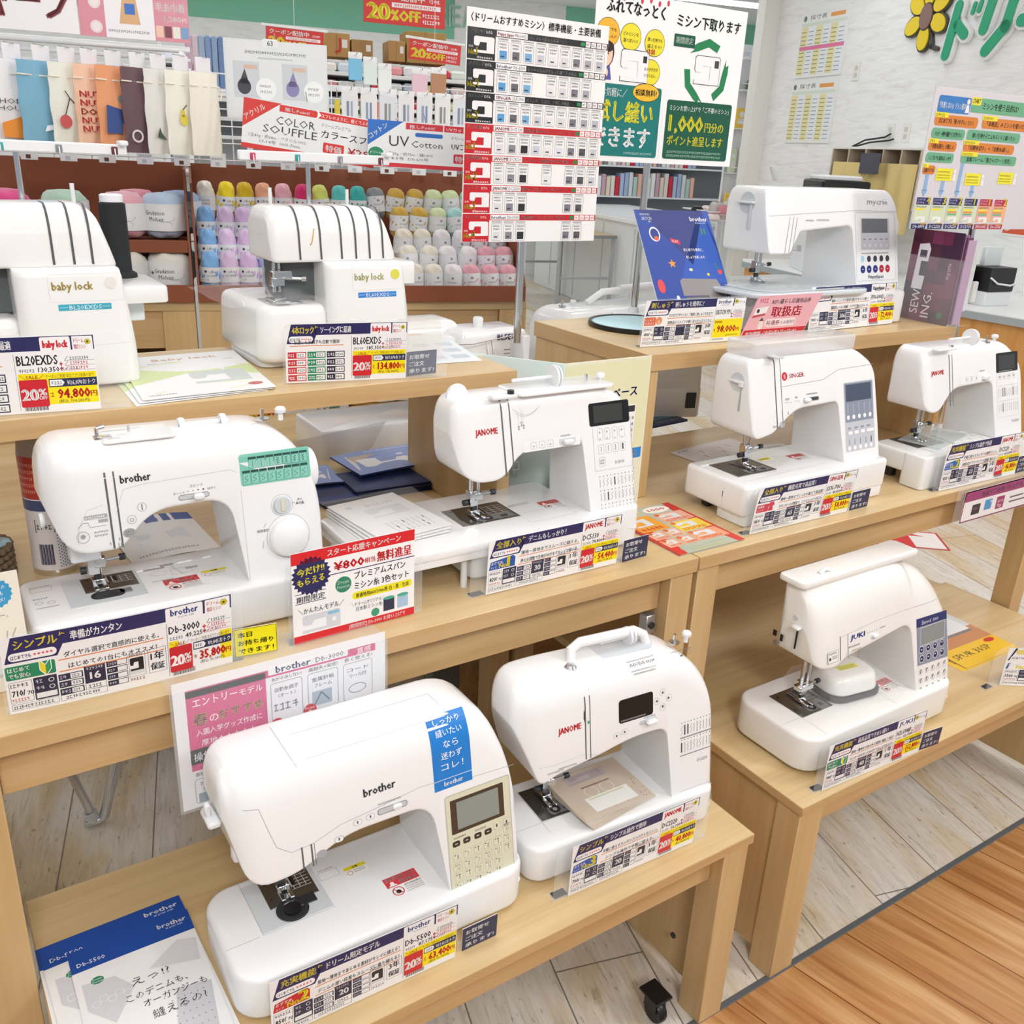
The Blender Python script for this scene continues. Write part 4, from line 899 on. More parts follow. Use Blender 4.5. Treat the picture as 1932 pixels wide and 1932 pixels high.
def price_card(name, label, loc, rz, w, h, lean, D, stand=(.024, .02), sag=0.0, foot=.02):
    t = thing(name, label, 'price sign', loc, rz, 'price signs')
    mp = bend_map(lean, sag, w); pr = Print(mp, .35, step=.00009)
    X = lambda u: u/300*w
    Z = lambda v: v/100*h
    sub = 10 if sag else 1
    W_ = D.get('wide', True)
    def R(u, v, du, dv, c, lay=1, r=0): pr.rect(X(u), Z(v), X(du), Z(dv), c, lay, r=Z(r), sub=sub if not r and du > 100 else 1)
    def T(s, u, v, hh, c, ww=None, **k): pr.text(s, X(u), Z(v), Z(hh), c, w=X(ww) if ww else None, **k)
    R(0, 0, 300, 100, '#f3f3f4', 0)
    # header band with the slanted yellow tab
    if sag:
        for i in range(10): pr.rect(X(70+23*i), Z(81), X(23), Z(18.5), NAVY, 1)
    else: R(70, 81, 230, 18.5, NAVY, 1)
    pr.poly([(X(3), Z(67)), (X(66), Z(67)), (X(74), Z(81)), (X(74), Z(99.5)), (X(14), Z(99.5))], NAVY, 1)
    T(D['tab'], 16, 83.5, 12.5, '#f2e24a', ww=52, bold=.02)
    for i in range(3): pr.line([(X(71+1.5*i), Z(92+1.5*i)), (X(72.5+2.6*i), Z(97-1.6*i))], X(.9), '#f2e24a', 3)
    R(8, 69, 58, 10.5, '#f6f6f8', 2, r=5); T('はじめてでも', 11, 71, 6, NAVY, ww=24, bold=.015)
    for i in range(5):
        pr.star(X(39.5+5*i), Z(74.3), X(2.5), '#d8394a', 3)
    T(D['sub'], 84, 84, 11.5, '#ffffff', ww=min(112, 9.3*len(D['sub'])), bold=.018)
    R(207, 79.5, 52 if D.get('dream', 1) else 52, 19, '#f5f5f6', 2, r=2)
    b, bc = D['brand']
    if b == BR: bro(pr, X(214), Z(87), X(38), bc, h=Z(9.5), tag_=True)
    else: T(b, 212, 84.5, 10, bc, ww=42, bold=.04)
    R(262, 79.5, 36, 19, '#f5f5f6', 2, r=1); flower(pr, X(289 if D.get('dream', 1) else 268), Z(91), X(5.5))
    if D.get('dream', 1): T('ドリーム', 265, 90, 6, '#d23a4a', ww=17, bold=.012); T('限定ミシン', 265, 82, 6, '#d23a4a', ww=20, bold=.012)
    else: T('ドリーム', 274, 86, 7, '#3a3a3a', ww=22, bold=.015)
    # left half: badge, two lines, feature boxes
    bk = D.get('badge')
    if bk and bk[0] == 'no':
        pr.poly([(X(3), Z(45)), (X(58), Z(45)), (X(58), Z(62)), (X(53), Z(66)), (X(6), Z(60))], bk[2], 1)
        T('おすすめ', 7, 54, 6, '#ffffff', ww=24, bold=.02, shear=.2); T('No.', 24, 46.5, 9, '#f6e431', bold=.03); T(bk[1], 42, 46.5, 20, '#f6e431', bold=.05); T('タイプ', 7, 47, 4, '#ffffff', ww=12)
    elif bk and bk[0] == 'safe':
        R(2, 45, 60, 18, GRN, 1, r=2); T('はじめて', 5, 55, 6.5, '#ffffff', ww=26, bold=.02); T('でも安心', 5, 47, 6.5, '#ffffff', ww=26, bold=.02)
        pr.poly([(X(43), Z(66)), (X(43), Z(52)), (X(50), Z(44)), (X(50), Z(58))], '#f0d92a', 2).poly([(X(57), Z(66)), (X(57), Z(52)), (X(50), Z(44)), (X(50), Z(58))], '#2f9a62', 2)
        pr.line([(X(43), Z(66)), (X(43), Z(52)), (X(50), Z(44)), (X(57), Z(52)), (X(57), Z(66)), (X(50), Z(58)), (X(43), Z(66))], X(1), '#ffffff', 3)
    elif bk and bk[0] == 'hobby':
        R(4, 46, 34, 17, '#d23a52', 1, r=2); T('高機能', 7, 55.5, 5.5, '#ffffff', ww=18, bold=.02); T('ミシン', 7, 48, 5.5, '#ffffff', ww=18, bold=.02); pr.poly([(X(38), Z(46)), (X(52), Z(46)), (X(50), Z(57)), (X(55), Z(57)), (X(51), Z(66)), (X(40), Z(66)), (X(35), Z(57)), (X(40), Z(57))], '#d23a52', 2)
    elif bk and bk[0] == 'bear':
        R(2, 46, 32, 18, '#e0704a', 1, r=2); T('ししゅう', 4, 56, 5.5, '#ffffff', ww=24, bold=.02); T('できる！', 4, 48, 5.5, '#ffffff', ww=24, bold=.02); pr.disc(X(43), Z(56), X(9), '#e5946a', 2).disc(X(43), Z(53), X(4), '#f0c0a0', 3)
    if W_:
        for v, s, c in ((60.5, D['l1'], '#2c2c30'), (45, D['l2'], '#2c2c30')):
            n = len(s); T(s, 70+max(0, (130-8.2*n)/2), v+2, 7.5, c, ww=min(130, 8.2*n), bold=.008)
            for i in range(sub): pr.rect(X(66+136/sub*i), Z(v-1.2), X(136/sub), Z(1.4), ORG, 1)
        X0 = X; X = lambda u: X0(u)*.87
        def B(u, v, du, dv, dark=True):
            if dark: R(u, v, du, dv, '#2a2b48', 1)
            else: pr.frame(X(u), Z(v), X(du), Z(dv), X(.6), '#6a6c80', 1)
        B(4, 14, 32, 28, False); pr.scrib(X(6), Z(35), X(27), Z(4.5), '#3a3b50', 2, 3); T(D['motor'], 7, 23, 8, '#26273a', ww=18, bold=.02); T('70', 28, 23, 5, '#26273a', bold=.01); pr.scrib(X(6), Z(16), X(26), Z(4), '#c0485a', 2, 4)
        B(38, 13, 33, 30); pr.scrib(X(41), Z(35), X(12), Z(5), '#c9cadb', 2, 5); pr.scrib(X(41), Z(26), X(12), Z(5), '#c9cadb', 2, 6); pr.ring(X(63), Z(37), Z(3), Z(.8), '#e6e6ee', 2, 10, ).ring(X(63), Z(28), Z(3), Z(.8), '#e6e6ee', 2, 10); R(40, 15, 29, 7, '#eeeef2', 2)
        for i in range(3): B(73, 32-10*i, 35, 8.5); R(90, 33-10*i, 16, 6.5, '#eeeef2', 2); pr.scrib(X(75), Z(34-10*i), X(13), Z(4.5), '#c9cadb', 2, 7+i); pr.scrib(X(92), Z(34.5-10*i), X(12), Z(3.6), '#4a4b5c', 3, 17+i)
        B(110, 21, 31, 24); T(D['num'], 118, 26, 10, '#ffffff', bold=.03); pr.scrib(X(113), Z(39), X(25), Z(3.8), '#c9cadb', 2, 6); B(110, 12, 31, 9, False); pr.scrib(X(114), Z(14), X(22), Z(4.5), '#3a3b50', 2, 9)
        for i in range(4): B(143, 37-9*i, 31, 7.6); R(159, 37.8-9*i, 14, 6, '#eeeef2', 2); pr.scrib(X(145), Z(39-9*i), X(12), Z(3.4), '#c9cadb', 2, 9+i)
        B(176, 16, 26, 32, False); mini_machine(pr, X(178), Z(24), X(21), Z(18), '#1e1f26', 2); R(177, 19, 23, 5, '#d9dade', 2); pr.scrib(X(178), Z(44), X(20), Z(3), '#3a3b50', 2, 4); pr.scrib(X(177), Z(10), X(24), Z(4), '#8a3a48', 2, 3)
        B(4, 4, 66, 8, False); pr.scrib(X(6), Z(5.8), X(60), Z(4.2), '#3a3b50', 2, 9); B(73, 4, 68, 8, False); pr.scrib(X(80), Z(5.8), X(50), Z(4.2), '#3a3b50', 2, 2)
        X = X0
        pr.frame(X(179.5), Z(15), X(25), Z(34), X(.6), '#6a6c80', 1); T(D['war']+'年', 192, 33, 11, '#26273a', ww=18, al='c', bold=.02); T('保証', 192, 19, 10, '#26273a', ww=19, al='c', bold=.02)
    else:
        T(D['l1'], 20, 66, 7, '#2c2c30', ww=110, bold=.01); R(10, 62.5, 130, 1.3, ORG, 1)
        for j, c in enumerate(('#c8323e', '#1f8a62', '#2a2b48')):
            for i in range(4): R(5+47*j, 42-13*i, 44, 11, c, 1); R(26+47*j, 43.5-13*i, 21, 8, '#f2f2f2', 2); pr.scrib(X(7+47*j), Z(45-13*i), X(17), Z(5), '#ffffff', 2, i+4*j); pr.scrib(X(28+47*j), Z(45-13*i), X(17), Z(4.5), '#4a4b5c', 3, i+4*j+9)
    # right half: model, list price, sale panel
    xd = 207 if W_ else 160
    k = 1 if W_ else 1.5
    G = lambda u: xd+(u-207)*k
    R(xd, 4, .8, 74, '#8a8b96', 1)
    T(D['model'], G(210), 63, 10.5 if W_ else 13, '#2b2b30', ww=min(46, 6.2*len(D['model']))*k, bold=.015)
    if D.get('list'):
        T(D['list'], G(233), 53.5, 6.5, '#2b2b30', ww=24*k, bold=.015); T('円のところ', G(259), 53.8, 5, '#55565e', ww=20*k); pr.scrib(X(G(211)), Z(53.8), X(18*k), Z(4.2), '#6a6b74', 2, 3)
    for i in range(3):
        pr.line([(X(G(264)), Z(67-6.2*i)), (X(G(268)), Z(73-6.2*i))], X(.8), '#55565e' if i == 0 else '#c8424f', 2); pr.line([(X(G(264)), Z(67-6.2*i)), (X(G(298 if W_ else 299)), Z(67-6.2*i))], X(.5), '#55565e' if i == 0 else '#c8424f', 2)
        pr.scrib(X(G(270)), Z(68-6.2*i), X(22*k), Z(4), '#55565e' if i == 0 else '#c8424f', 2, 4+i)
        if i: R(G(259)-1.6, 68.5-6.2*i, 5.2, 1.8, '#c8424f', 2); R(G(259)+.1, 66.6-6.2*i, 1.8, 5.5, '#c8424f', 2)
    R(G(209), 10, 90*k, 42, YEL, 1)
    if D.get('save'):
        T('＼SALE／', G(211), 44.5, 6, '#c8641e', ww=27*k, bold=.02); T('クーポンご利用 本日アプリ会員入会で', G(240), 45, 5, '#8a6a10', ww=56*k)
        R(G(209), 8, 32*k, 36, '#cf2331', 2, r=2); T('20', G(211), 17, 15, '#ffffff', ww=18*k, bold=.04); T('%', G(230), 23, 9, '#ffffff', ww=9*k, bold=.03); T('OFF', G(230), 17.5, 4.5, '#ffffff', ww=9*k, bold=.03)
        R(G(243), 33, 56*k, 11, '#2a2f52', 2); pr.poly([(X(G(244)), Z(34.5)), (X(G(258)), Z(34.5)), (X(G(261)), Z(38.5)), (X(G(258)), Z(42.5)), (X(G(244)), Z(42.5))], '#f4f4f6', 3); pr.scrib(X(G(246)), Z(36.5), X(12*k), Z(4), '#44465a', 4, 3)
        T('¥'+D['save']+'おトク', G(264), 35, 7, '#ffffff', ww=33*k, bold=.015)
        T(D['price'], G(252), 17.5, 13, '#d0291f', ww=37*k, bold=.035); T('円', G(290), 18.5, 8, '#d0291f', ww=7.5*k, bold=.03); pr.scrib(X(G(243)), Z(20), X(7*k), Z(6), '#c8641e', 3, 5)
        T('(税込 '+D['tax']+'円)', G(252), 11.3, 5, '#3a3428', ww=36*k)
        for i in range(26 if W_ else 22): R(G(212)+1.25*k*i, 3, (.5+.45*((i*7) % 3)/2)*k, 6.5, '#2a2a2e', 1)
    else:
        T('特別価格', G(212), 43, 5.5, '#c8641e', ww=22, bold=.015); T(D['price'], G(222), 22, 16, '#d0291f', ww=58, bold=.035); T('円', G(282), 23, 9, '#d0291f', bold=.03); pr.scrib(X(G(211)), Z(23), X(9), Z(8), '#c8641e', 3, 2); pr.scrib(X(G(212)), Z(4), X(34), Z(4), '#3a3428', 2, 2); pr.scrib(X(G(250)), Z(13), X(40), Z(3.6), '#3a3428', 2, 2)
    pr.build('card', t)
    ey = Vector((0, math.sin(lean), math.cos(lean)))
    mb = MB().rings([[Vector((0, 0, .0015))+Vector((x, .0006*s, 0))+ey*z for x, z in ((0, 0), (w, 0), (w, h), (0, h))] for s in (0.2, 1)], PAP) if not sag else MB().rings([[Vector((w*i/12, -(sag*math.sin(PI*i/12))+.0002, .0015))+ey*z for i in range(13)] for z in (0, h)], PAP, (False, False), close=False)
    mb.build('card_backing', t)
    if stand:
        l, r = stand; o = [(p[0], p[1]) for p in rrect(-l, w+r, 0, h+.004, .012, 4)]
        o = [(-l, 0), (w+r, 0)]+[p for p in o if p[1] > .01]
        o = [(-l, 0), (w+r, 0), (w+r, h-.012), (w+r-.004, h-.002), (w+r-.014, h+.003), (-l+.014, h+.003), (-l+.004, h-.002), (-l, h-.012)]
        mb = MB().rings([[Vector((x, .0012+.0016*s, .0008))+ey*z for x, z in o] for s in (0, 1)], ACR)
        mb.box(-l, w+r, .0014, foot, .0004, .0016, ACR, .0002)
        mb.build('acrylic_stand', t)
        MB().box(-l+.006, -l+.03, .004, max(foot-.002, .008), .0017, .0021, DRK, .0001).build('magnet_pad', t)
    return t
JC, BC, SC, KC = ('JANOME', '#d2202c'), (BR, '#2b3f92'), ('SINGER', '#c8323e'), ('JUKI', '#2a3f9a')
cards = [
 ('price_sign', 'price sign reading Db-3000, curling paper on the table edge before the dial machine', (.036, 1.142, .82), -.02, .276, .114, -.13, dict(tab='シンプル', sub='準備がカンタン', badge=('safe',), l1='ダイヤル選択で直感的に使える。', l2='はじめての1台にもオススメ！', motor='710/', num='16', war='1', brand=BC, model='Db-3000', list='49,225', save='9,845', price='35,800', tax='39,380'), (.004, .016), .004),
 ('price_sign', 'price sign reading DC5130 below the machine with the wide extension table', (.734, 1.150, .82), 0, .275, .097, -.05, dict(tab='全部入り', sub='デニムもしっかり！', badge=('no', '1', '#2a56a8'), l1='薄地〜厚地までスムーズに縫える。', l2='押え圧調整で生地がゆがまずキレイな縫い目。', motor='820/', num='30', war='1', brand=JC, model='DC5130', list='74,800', save='14,960', price='54,400', tax='59,840'), (.03, .03), 0),
 ('price_sign', 'price sign reading Db-5500 at the front of the low left bench', (.252, .864, .42), -.02, .268, .101, -.04, dict(tab='充実機能', sub='ドリーム限定モデル', badge=('no', '2', '#c8232f'), l1='厚地〜薄地まであらゆる素材がキレイに縫える！', l2='デニムの厚い段差もスムーズに乗り越える！', motor='850/', num='20', war='3', brand=BC, model='Db-5500', list='87,175', save='17,435', price='63,400', tax='69,740'), None, 0),
 ('price_sign', 'price sign reading DC2220 at the right end of the low left bench', (.730, .870, .42), -.033, .257, .097, -.03, dict(tab='シンプル', sub='シンプル操作で簡単', badge=('no', '3', '#2a56a8'), l1='手軽に使えるカンタンコンパクトなミシン。', l2='シンプル操作で手軽に使える。', motor='700/', num='20', war='1', brand=JC, model='DC2220', list='56,100', save='11,220', price='40,800', tax='44,880'), (.028, .03), 0),
 ('price_sign', 'price sign reading HZL-F300JP before the film-wrapped machine on the right bench', (1.295, .841, .42), -.055, .273, .097, .01, dict(tab='充実機能', sub='最高品質できれい縫い', badge=('safe',), l1='厚地〜薄地まであらゆる素材に幅広く対応！', l2='センサー付ボタン穴かがりでキレイな仕上げ！', motor='900/', num='40', war='1', brand=KC, dream=0, model='HZL-F300JP', list='155,100', save='31,020', price='112,800', tax='124,080'), (.02, .004), 0),
 ('price_sign', 'price sign reading SSX-700 before the boxy machine with the round red badge', (1.334, 1.134, .82), -.015, .290, .099, -.1, dict(tab='全部入り', sub='機能充実で高品質！', badge=('hobby',), l1='薄地〜厚地までしっかり縫えて高品質！', l2='ボタンホールが豊富で、ニットソーイングにも！', motor='850/', num='65', war='1', brand=SC, dream=0, model='SSX-700', list='80,850', save='16,170', price='58,800', tax='64,680'), (.018, .004), 0),
 ('price_sign', 'price sign reading DC3220 before the machine at the right end of its table', (1.936, 1.118, .82), -.03, .300, .108, .0, dict(tab='充実機能', sub='シンプル操作で快適', badge=('no', '2', '#2a6ab8'), l1='手軽に使えるカンタンな操作ミシン。', l2='自動糸切りでワンランク上の快適に縫える！', motor='820/', num='23', war='1', brand=JC, model='DC3220', list='64,350', save='12,870', price='46,800', tax='51,480'), (.02, .0), 0),
 ('price_sign', 'price sign reading BL60EXDS before the wrapped overlocker on the left riser', (.512, 1.431, 1.132), -.187, .201, .098, -.1, dict(wide=False, tab='4本ロック', sub='ソーイングに最適', l1='糸通しも糸調子も自動で簡単', brand=('baby lock', '#d8283a'), model='BL60EXDS', list='185,350', save='37,070', price='134,800', tax='148,280'), (.004, .075), 0),
 ('price_sign', 'price sign reading BL20EXDS at the left edge of the left riser', (.005, 1.412, 1.132), -.12, .218, .106, .0, dict(wide=False, tab='2本ロック', sub='ソーイングに最適', l1='糸通しも糸調子も自動で簡単', brand=('baby lock', '#d8283a'), model='BL20EXDS', list='130,350', save='26,070', price='94,800', tax='104,280'), (.004, .04), 0),
 ('price_sign', 'price sign reading SKiTCH PP1 below the tilted blue leaflet', (1.291, 1.460, 1.132), -.06, .277, .097, -.08, dict(tab='刺しゅう', sub='刺しゅうを簡単に！', badge=('bear',), l1='スマホでデザインをして簡単に刺しゅうできます！', l2='既製品のリメイクや推し活のグッズづくりに', motor='400/', num='', war='3', brand=BC, dream=0, model='SKiTCH PP1', price='98,000'), (.004, .002), 0),
 ('price_sign', 'price sign reading FFH-6900D half behind the slanted pink voucher card', (1.815, 1.458, 1.132), .045, .345, .104, .08, dict(tab='全部入り', sub='静かなのにパワフル', l1='薄地〜ニットまで素材を選ばずキレイに縫い！', l2='職業用レベルの綺麗！ジグザグ縫いもキレイ！', motor='900/', num='306', war='3', brand=('HappyJapan', '#3a3a40'), dream=1, model='FFH-6900D', list='99,550', save='19,910', price='72,400', tax='79,640'), (.002, .002), 0),
]
for nm, lb, loc, rz, w, h, ln, D, st, sg in cards:
    t = price_card(nm, lb, loc, rz, w, h, ln, D, st, sg)
def small_tag(label, loc, rz, w, h, lean, lines, bg, fg, holder=True, edge=None):
    t = thing('notice_tag', label, 'notice tag', loc, rz, 'small notice tags')
    mp = bend_map(lean); pr = Print(mp, .35)
    pr.rect(0, 0, w, h, bg, 0, r=.0015)
    if edge: pr.frame(.0006, .0006, w-.0012, h-.0012, .0007, edge, 1, r=.0015)
    for i, s in enumerate(lines): pr.text(s, w*.09, h*(.68-.29*i), h*.19, fg, w=min(w*.82, w*.165*len(s)), bold=.025)
    pr.build('card', t)
    ey = Vector((0, math.sin(lean), math.cos(lean)))
    MB().rings([[Vector((x, .0003+.0008*s, .0014))+ey*z for x, z in ((0, 0), (w, 0), (w, h), (0, h))] for s in (0, 1)], PAP).build('card_backing', t)
    MB().box(.002, w-.002, .0012, .016, .0004, .0014, ACR, .0002).build('clear_foot', t)
    return t
OT = ['お取寄せ', 'ご注文', '承ります!']
tags = [('navy order notice tag on the middle table, right of the DC5130 price sign', (1.020, 1.147, .82), .05, .061, .043), ('navy order notice tag at the bench front, right of the Db-5500 price sign', (.533, .862, .42), 0, .059, .042),
        ('navy order notice tag right of the HZL-F300JP price sign', (1.573, .8275, .42), -.1, .056, .042), ('navy order notice tag right of the SSX-700 price sign', (1.633, 1.130, .82), .01, .061, .042),
        ('navy order notice tag right of the BL60EXDS price sign', (.716, 1.404, 1.132), .07, .061, .042), ('navy order notice tag right of the DC3220 price sign, cut by the frame', (2.243, 1.112, .82), 0, .062, .043)]
for lb, loc, rz, w, h in tags: small_tag(lb, loc, rz, w, h, -.03, OT, '#2a3154', '#ffffff')
t = small_tag('yellow take-home-today notice tag right of the Db-3000 price sign', (.318, 1.146, .82), -.13, .060, .044, .01, ['本日', 'お持ち帰り', 'できます！'], '#f6ea14', '#1e1e20', edge='#26262a')

# thank-you-gift campaign board
def board(name, label, cat, loc, rz, w, h, lean, group=None, back=True, thick=.0012):
    t = thing(name, label, cat, loc, rz, group)
    ey = Vector((0, math.sin(lean), math.cos(lean)))
    MB().rings([[Vector((x, .0003+thick*s, .0014))+ey*z for x, z in ((0, 0), (w, 0), (w, h), (0, h))] for s in (0, 1)], PAP).build('board_backing', t)
    return t, Print(bend_map(lean), .35)
w, h = .198, .143
t, pr = board('campaign_sign', 'red and white gift campaign sign with navy starburst, before the dial machine', 'sign', (.403, 1.141, .82), .037, w, h, 0)
pr.rect(0, 0, w, h, '#f6f6f7', 0).rect(0, h*.875, w, h*.125, '#d8262f', 1).rect(0, 0, w, h*.085, '#d8262f', 1)
pr.text('スタート応援キャンペーン', w*.28, h*.9, h*.075, '#ffffff', w=w*.6, bold=.02)
pr.star(w*.15, h*.73, w*.155, '#27295e', 1, n=24, q=.86); pr.text('今だけ!!', w*.15, h*.75, h*.085, '#f4ea3a', w=w*.21, al='c', bold=.03, rot=.1); pr.text('もらえる', w*.15, h*.64, h*.085, '#f4ea3a', w=w*.21, al='c', bold=.03, rot=.1)
pr.text('¥800', w*.33, h*.715, h*.12, '#d8262f', w=w*.24, bold=.04); pr.text('相当', w*.575, h*.735, h*.06, '#d8262f', bold=.02); pr.text('無料進呈', w*.68, h*.72, h*.115, '#d8262f', w=w*.29, bold=.03); pr.rect(w*.29, h*.685, w*.71, h*.01, '#27295e', 1)
pr.disc(w*.40, h*.55, w*.065, '#2a8a66', 1); pr.text('Dream', w*.40, h*.56, h*.045, '#dff0e6', w=w*.09, al='c', bold=.01); pr.text('Premium', w*.40, h*.51, h*.04, '#dff0e6', w=w*.1, al='c', bold=.01)
pr.text('プレミアムスパン', w*.49, h*.58, h*.085, '#27272c', w=w*.43, bold=.015); pr.text('ミシン糸 3色セット', w*.49, h*.46, h*.085, '#27272c', w=w*.46, bold=.015)
pr.rect(w*.47, h*.345, w*.51, h*.085, '#f2e52a', 1, r=h*.04); pr.text('普通地用#60/200m巻 白・黒・生成', w*.50, h*.362, h*.05, '#27272c', w=w*.45, bold=.012)
pr.text('期間限定', w*.03, h*.455, h*.07, '#27272c', w=w*.22, bold=.012); pr.rect(w*.02, h*.44, w*.24, h*.007, '#27272c').rect(w*.02, h*.545, w*.24, h*.007, '#27272c')
pr.text('＼かんたんモデル／', w*.04, h*.32, h*.065, '#27272c', w=w*.36, bold=.008); pr.text('＼ドリームオリジナル／', w*.46, h*.265, h*.05, '#27272c', w=w*.28); pr.text('日本製ミシン糸', w*.5, h*.205, h*.05, '#27272c', w=w*.22)
mini_machine(pr, w*.07, h*.1, w*.3, h*.2, '#d6dadf', 1); pr.rect(w*.27, h*.25, w*.09, h*.035, '#8ec4e0', 2).disc(w*.32, h*.19, w*.018, '#f4f4f6', 2)
for x, c in ((.73, '#2c3350'), (.85, '#a9c8e6')): pr.rect(w*x, h*.12, w*.095, h*.15, c, 1).disc(w*(x+.0475), h*.27, w*.05, '#4fae92', 2, ry=h*.02)
pr.disc(w*.66, h*.14, w*.035, '#3d9a7c', 2); pr.text('[期間限定] Db-3000 お買い上げで', w*.44, h*.02, h*.05, '#ffffff', w=w*.48, bold=.012)
pr.build('poster_print', t)
MB().box(-.006, w+.016, .0018, .0034, .0006, h*.93, ACR, .0003).box(-.006, w+.016, .0018, .022, .0004, .0016, ACR, .0003).build('acrylic_stand', t)

# ================================================================ overlockers on the left riser
CRM = mat('#eeeeed', .25, coat=.3, name='pale_gloss_plastic')
def overlocker(label, loc, rz, xl, xr, cw, model, lab, colr, slots, dial, gold):
    t = thing('overlocker', label, 'overlock machine', loc, rz, 'overlockers on display')
    bot = [(xl, .225), (xl+.004, .178, .01), (xr-.006, .178), (xr, .20)]
    top = [(xl, .225), (xl+.006, .262, .03), (xr-.012, .265, .03), (xr, .20)]
    body_loft([(xl, .222), (xl+.003, .177, .008), (xr+.006, .178), ], [(xl, .222), (xl+.002, .266, .025), (xr-.018, .268, .03), (xr+.006, .18)], .0, .12, .155, .043, .03, .006, .02, .02, CRM).build('thread_cover', t, smooth=32)
    k = Skin(.0, .12, .155, .267, .043)
    body_loft([(cw, .17), (cw+.001, .004), (xr+.018, .004)], [(cw, .17), (cw+.0015, .1785), (xr+.004, .1785, .003), (xr+.018, .06, .02), (xr+.018, .004)], -.018, .10, .16, .012, .012, .006, .02, .02, CRM).build('column', t, smooth=32)
    kc = Skin(-.018, .10, .16, .178, .012)
    MB().rbox(xl-.035, cw+.01, -.005, .25, .012, .108, CRM, .03, .014, .012, k=6, taper=.004).build('looper_cover', t)
    MB().rbox(xl-.03, xr+.015, .02, .2, .001, .014, WHM, .02, .002, .002, k=4).build('base', t)
    n = len(slots)
    for x in slots:
        mb = MB(); prf = [k(x, .182+.155*i/14, .0006) for i in range(15)]
        mb.rings([[p, p+Vector((.0034, 0, 0)), p+Vector((.0034, 0, 0))] for p in prf], mat('#4c4e50', .5), (False, False), close=False); mb.build('tension_slot', t)
    pr = Print(kc, .35); pr.text('baby lock', cw+.05, .148, .0125, '#b9a45c' if gold else '#c3bf8a', w=.056, bold=.03); pr.build('lettering', t)
    pr = Print(kc, .35); x = cw+.055; pr.rect(x, .1185, .074, .009, colr, 1); pr.text(model, x+.015, .1198, .0062, '#e8f2f8', w=.045).line([(x+.002, .123), (x+.013, .123)], .0006, '#e8f2f8', 2).line([(x+.061, .123), (x+.072, .123)], .0006, '#e8f2f8', 2); pr.build('model_strip', t)
    pr = Print(kc, .4); pr.frame(cw+.045, .131, xr-cw-.04, .04, .0005, '#d5d4ce', 1, r=.005); pr.line([(cw+.035, .064), (xr+.006, .067)], .0006, '#d0cfca'); pr.build('seam_print', t)
    MB().lathe([(0, 0), (.0085, 0), (.0085, .003), (0, .003)], mat(dial, .35), 24, (0, 0, 0), 'y').build('stitch_dial', t, loc=(xr-.012, -.0005, .157), rot=(PI-.1, 0, 0))
    # needle area
    mb = MB().box(cw-.06, cw+.006, .06, .15, .108, .178, mat('#5e6264', .5), .002); mb.build('throat_panel', t)
    mb = MB()
    for dx in (0, .009): mb.tube([(cw-.075+dx, .055, .185), (cw-.075+dx, .055, .125)], .003, CHR, 8)
    mb.box(cw-.082, cw-.058, .045, .062, .135, .155, CHR, .002).box(cw-.085, cw-.05, .03, .05, .15, .163, CHR, .002).tube([(cw-.06, .045, .15), (cw-.03, .04, .148)], .003, CHR, 8).lathe([(0, -.004), (.005, -.004), (.005, .004), (0, .004)], CHR, 12, (cw-.028, .04, .148), 'x')
    mb.tube([(cw-.098, .04, .17), (cw-.098, .04, .14), (cw-.088, .035, .12)], .0025, CHR, 8)
    mb.build('needle_clamp', t)
    MB().box(cw-.095, cw-.035, .02, .09, .1085, .1105, CHR, .0004).box(cw-.088, cw-.06, .01, .07, .1106, .1145, CHR, .001).tube([(cw-.05, .06, .114), (cw-.065, .03, .117), (cw-.085, .02, .116)], .003, CHR, 8).build('presser_foot', t)
    # thread tree, cones
    py = .19; px = (xl+xr)/2+.02
    MB().tube([(px, py, .05), (px, py, .262)], .006, CHR, 10).tube([(px, py, .262), (px, py, .335)], .0045, CHR, 10).build('thread_pole', t)
    mb = MB().rbox(xl+.005, xr+.07, py-.006, py+.006, .335, .352, WHM, .004, .002, .002, k=3)
    mb.box(xr+.056, xr+.07, py-.02, py+.006, .35, .358, WHM, .002).build('thread_rail', t)
    for i, c in enumerate(('#c9425c', '#3aa6a0', '#8a8f94', '#6a3038')):
        x = xl+.03+(xr+.05-xl-.03)*i/3
        MB().box(x-.005, x+.005, py-.008, py-.0055, .336, .348, mat(c, .5), .001).tube([(x, py-.009, .345), (x, py-.012, .336), (x+.002, py-.009, .330)], .0012, CHR, 6).build('thread_eyelet', t)
    for i in range(3): MB().tube([(xl+.06+.075*i, py, .2), (xl+.06+.075*i, py, .29)], .0035, WHM, 8).build('spool_pin', t)
    return t, k, kc
ovl, k, kc = overlocker('pale overlocker with blue model strip, its bed wrapped in clear film, on the left riser', (.50, 1.530, 1.132), 0, .040, .268, .128, 'BL60EXDS', 1, '#2b7fd0', (.088, .126, .164, .191, .217, .243), '#dcd84e', False)
pr = Print(k, .35); pr.text('J', .108, .212, .022, '#c9a64a', w=.011, shear=.4); pr.build('gold_emblem', ovl)
MB().rbox(.275, .33, .06, .16, .13, .17, CRM, .006, .004, .002, k=4).build('spool_tray', ovl)
MB().lathe([(0, 0), (.022, 0), (.022, .014), (0, .014)], DRK, 24, (.286, .10, .125), 'x').build('hand_wheel', ovl)
ovl2, k, kc = overlocker('pale overlocker with teal model strip and black thread cone, left edge of the left riser', (-.05, 1.530, 1.132), 0, .110, .340, .196, 'BL20EXDS', 1, '#38a8c0', (.255, .283, .309), '#e6e4dc', True)
MB().rbox(.345, .425, .05, .2, .115, .142, CRM, .01, .004, .004, k=4).box(.36, .395, .1, .19, .08, .116, WHM, .002).build('spool_tray', ovl2)
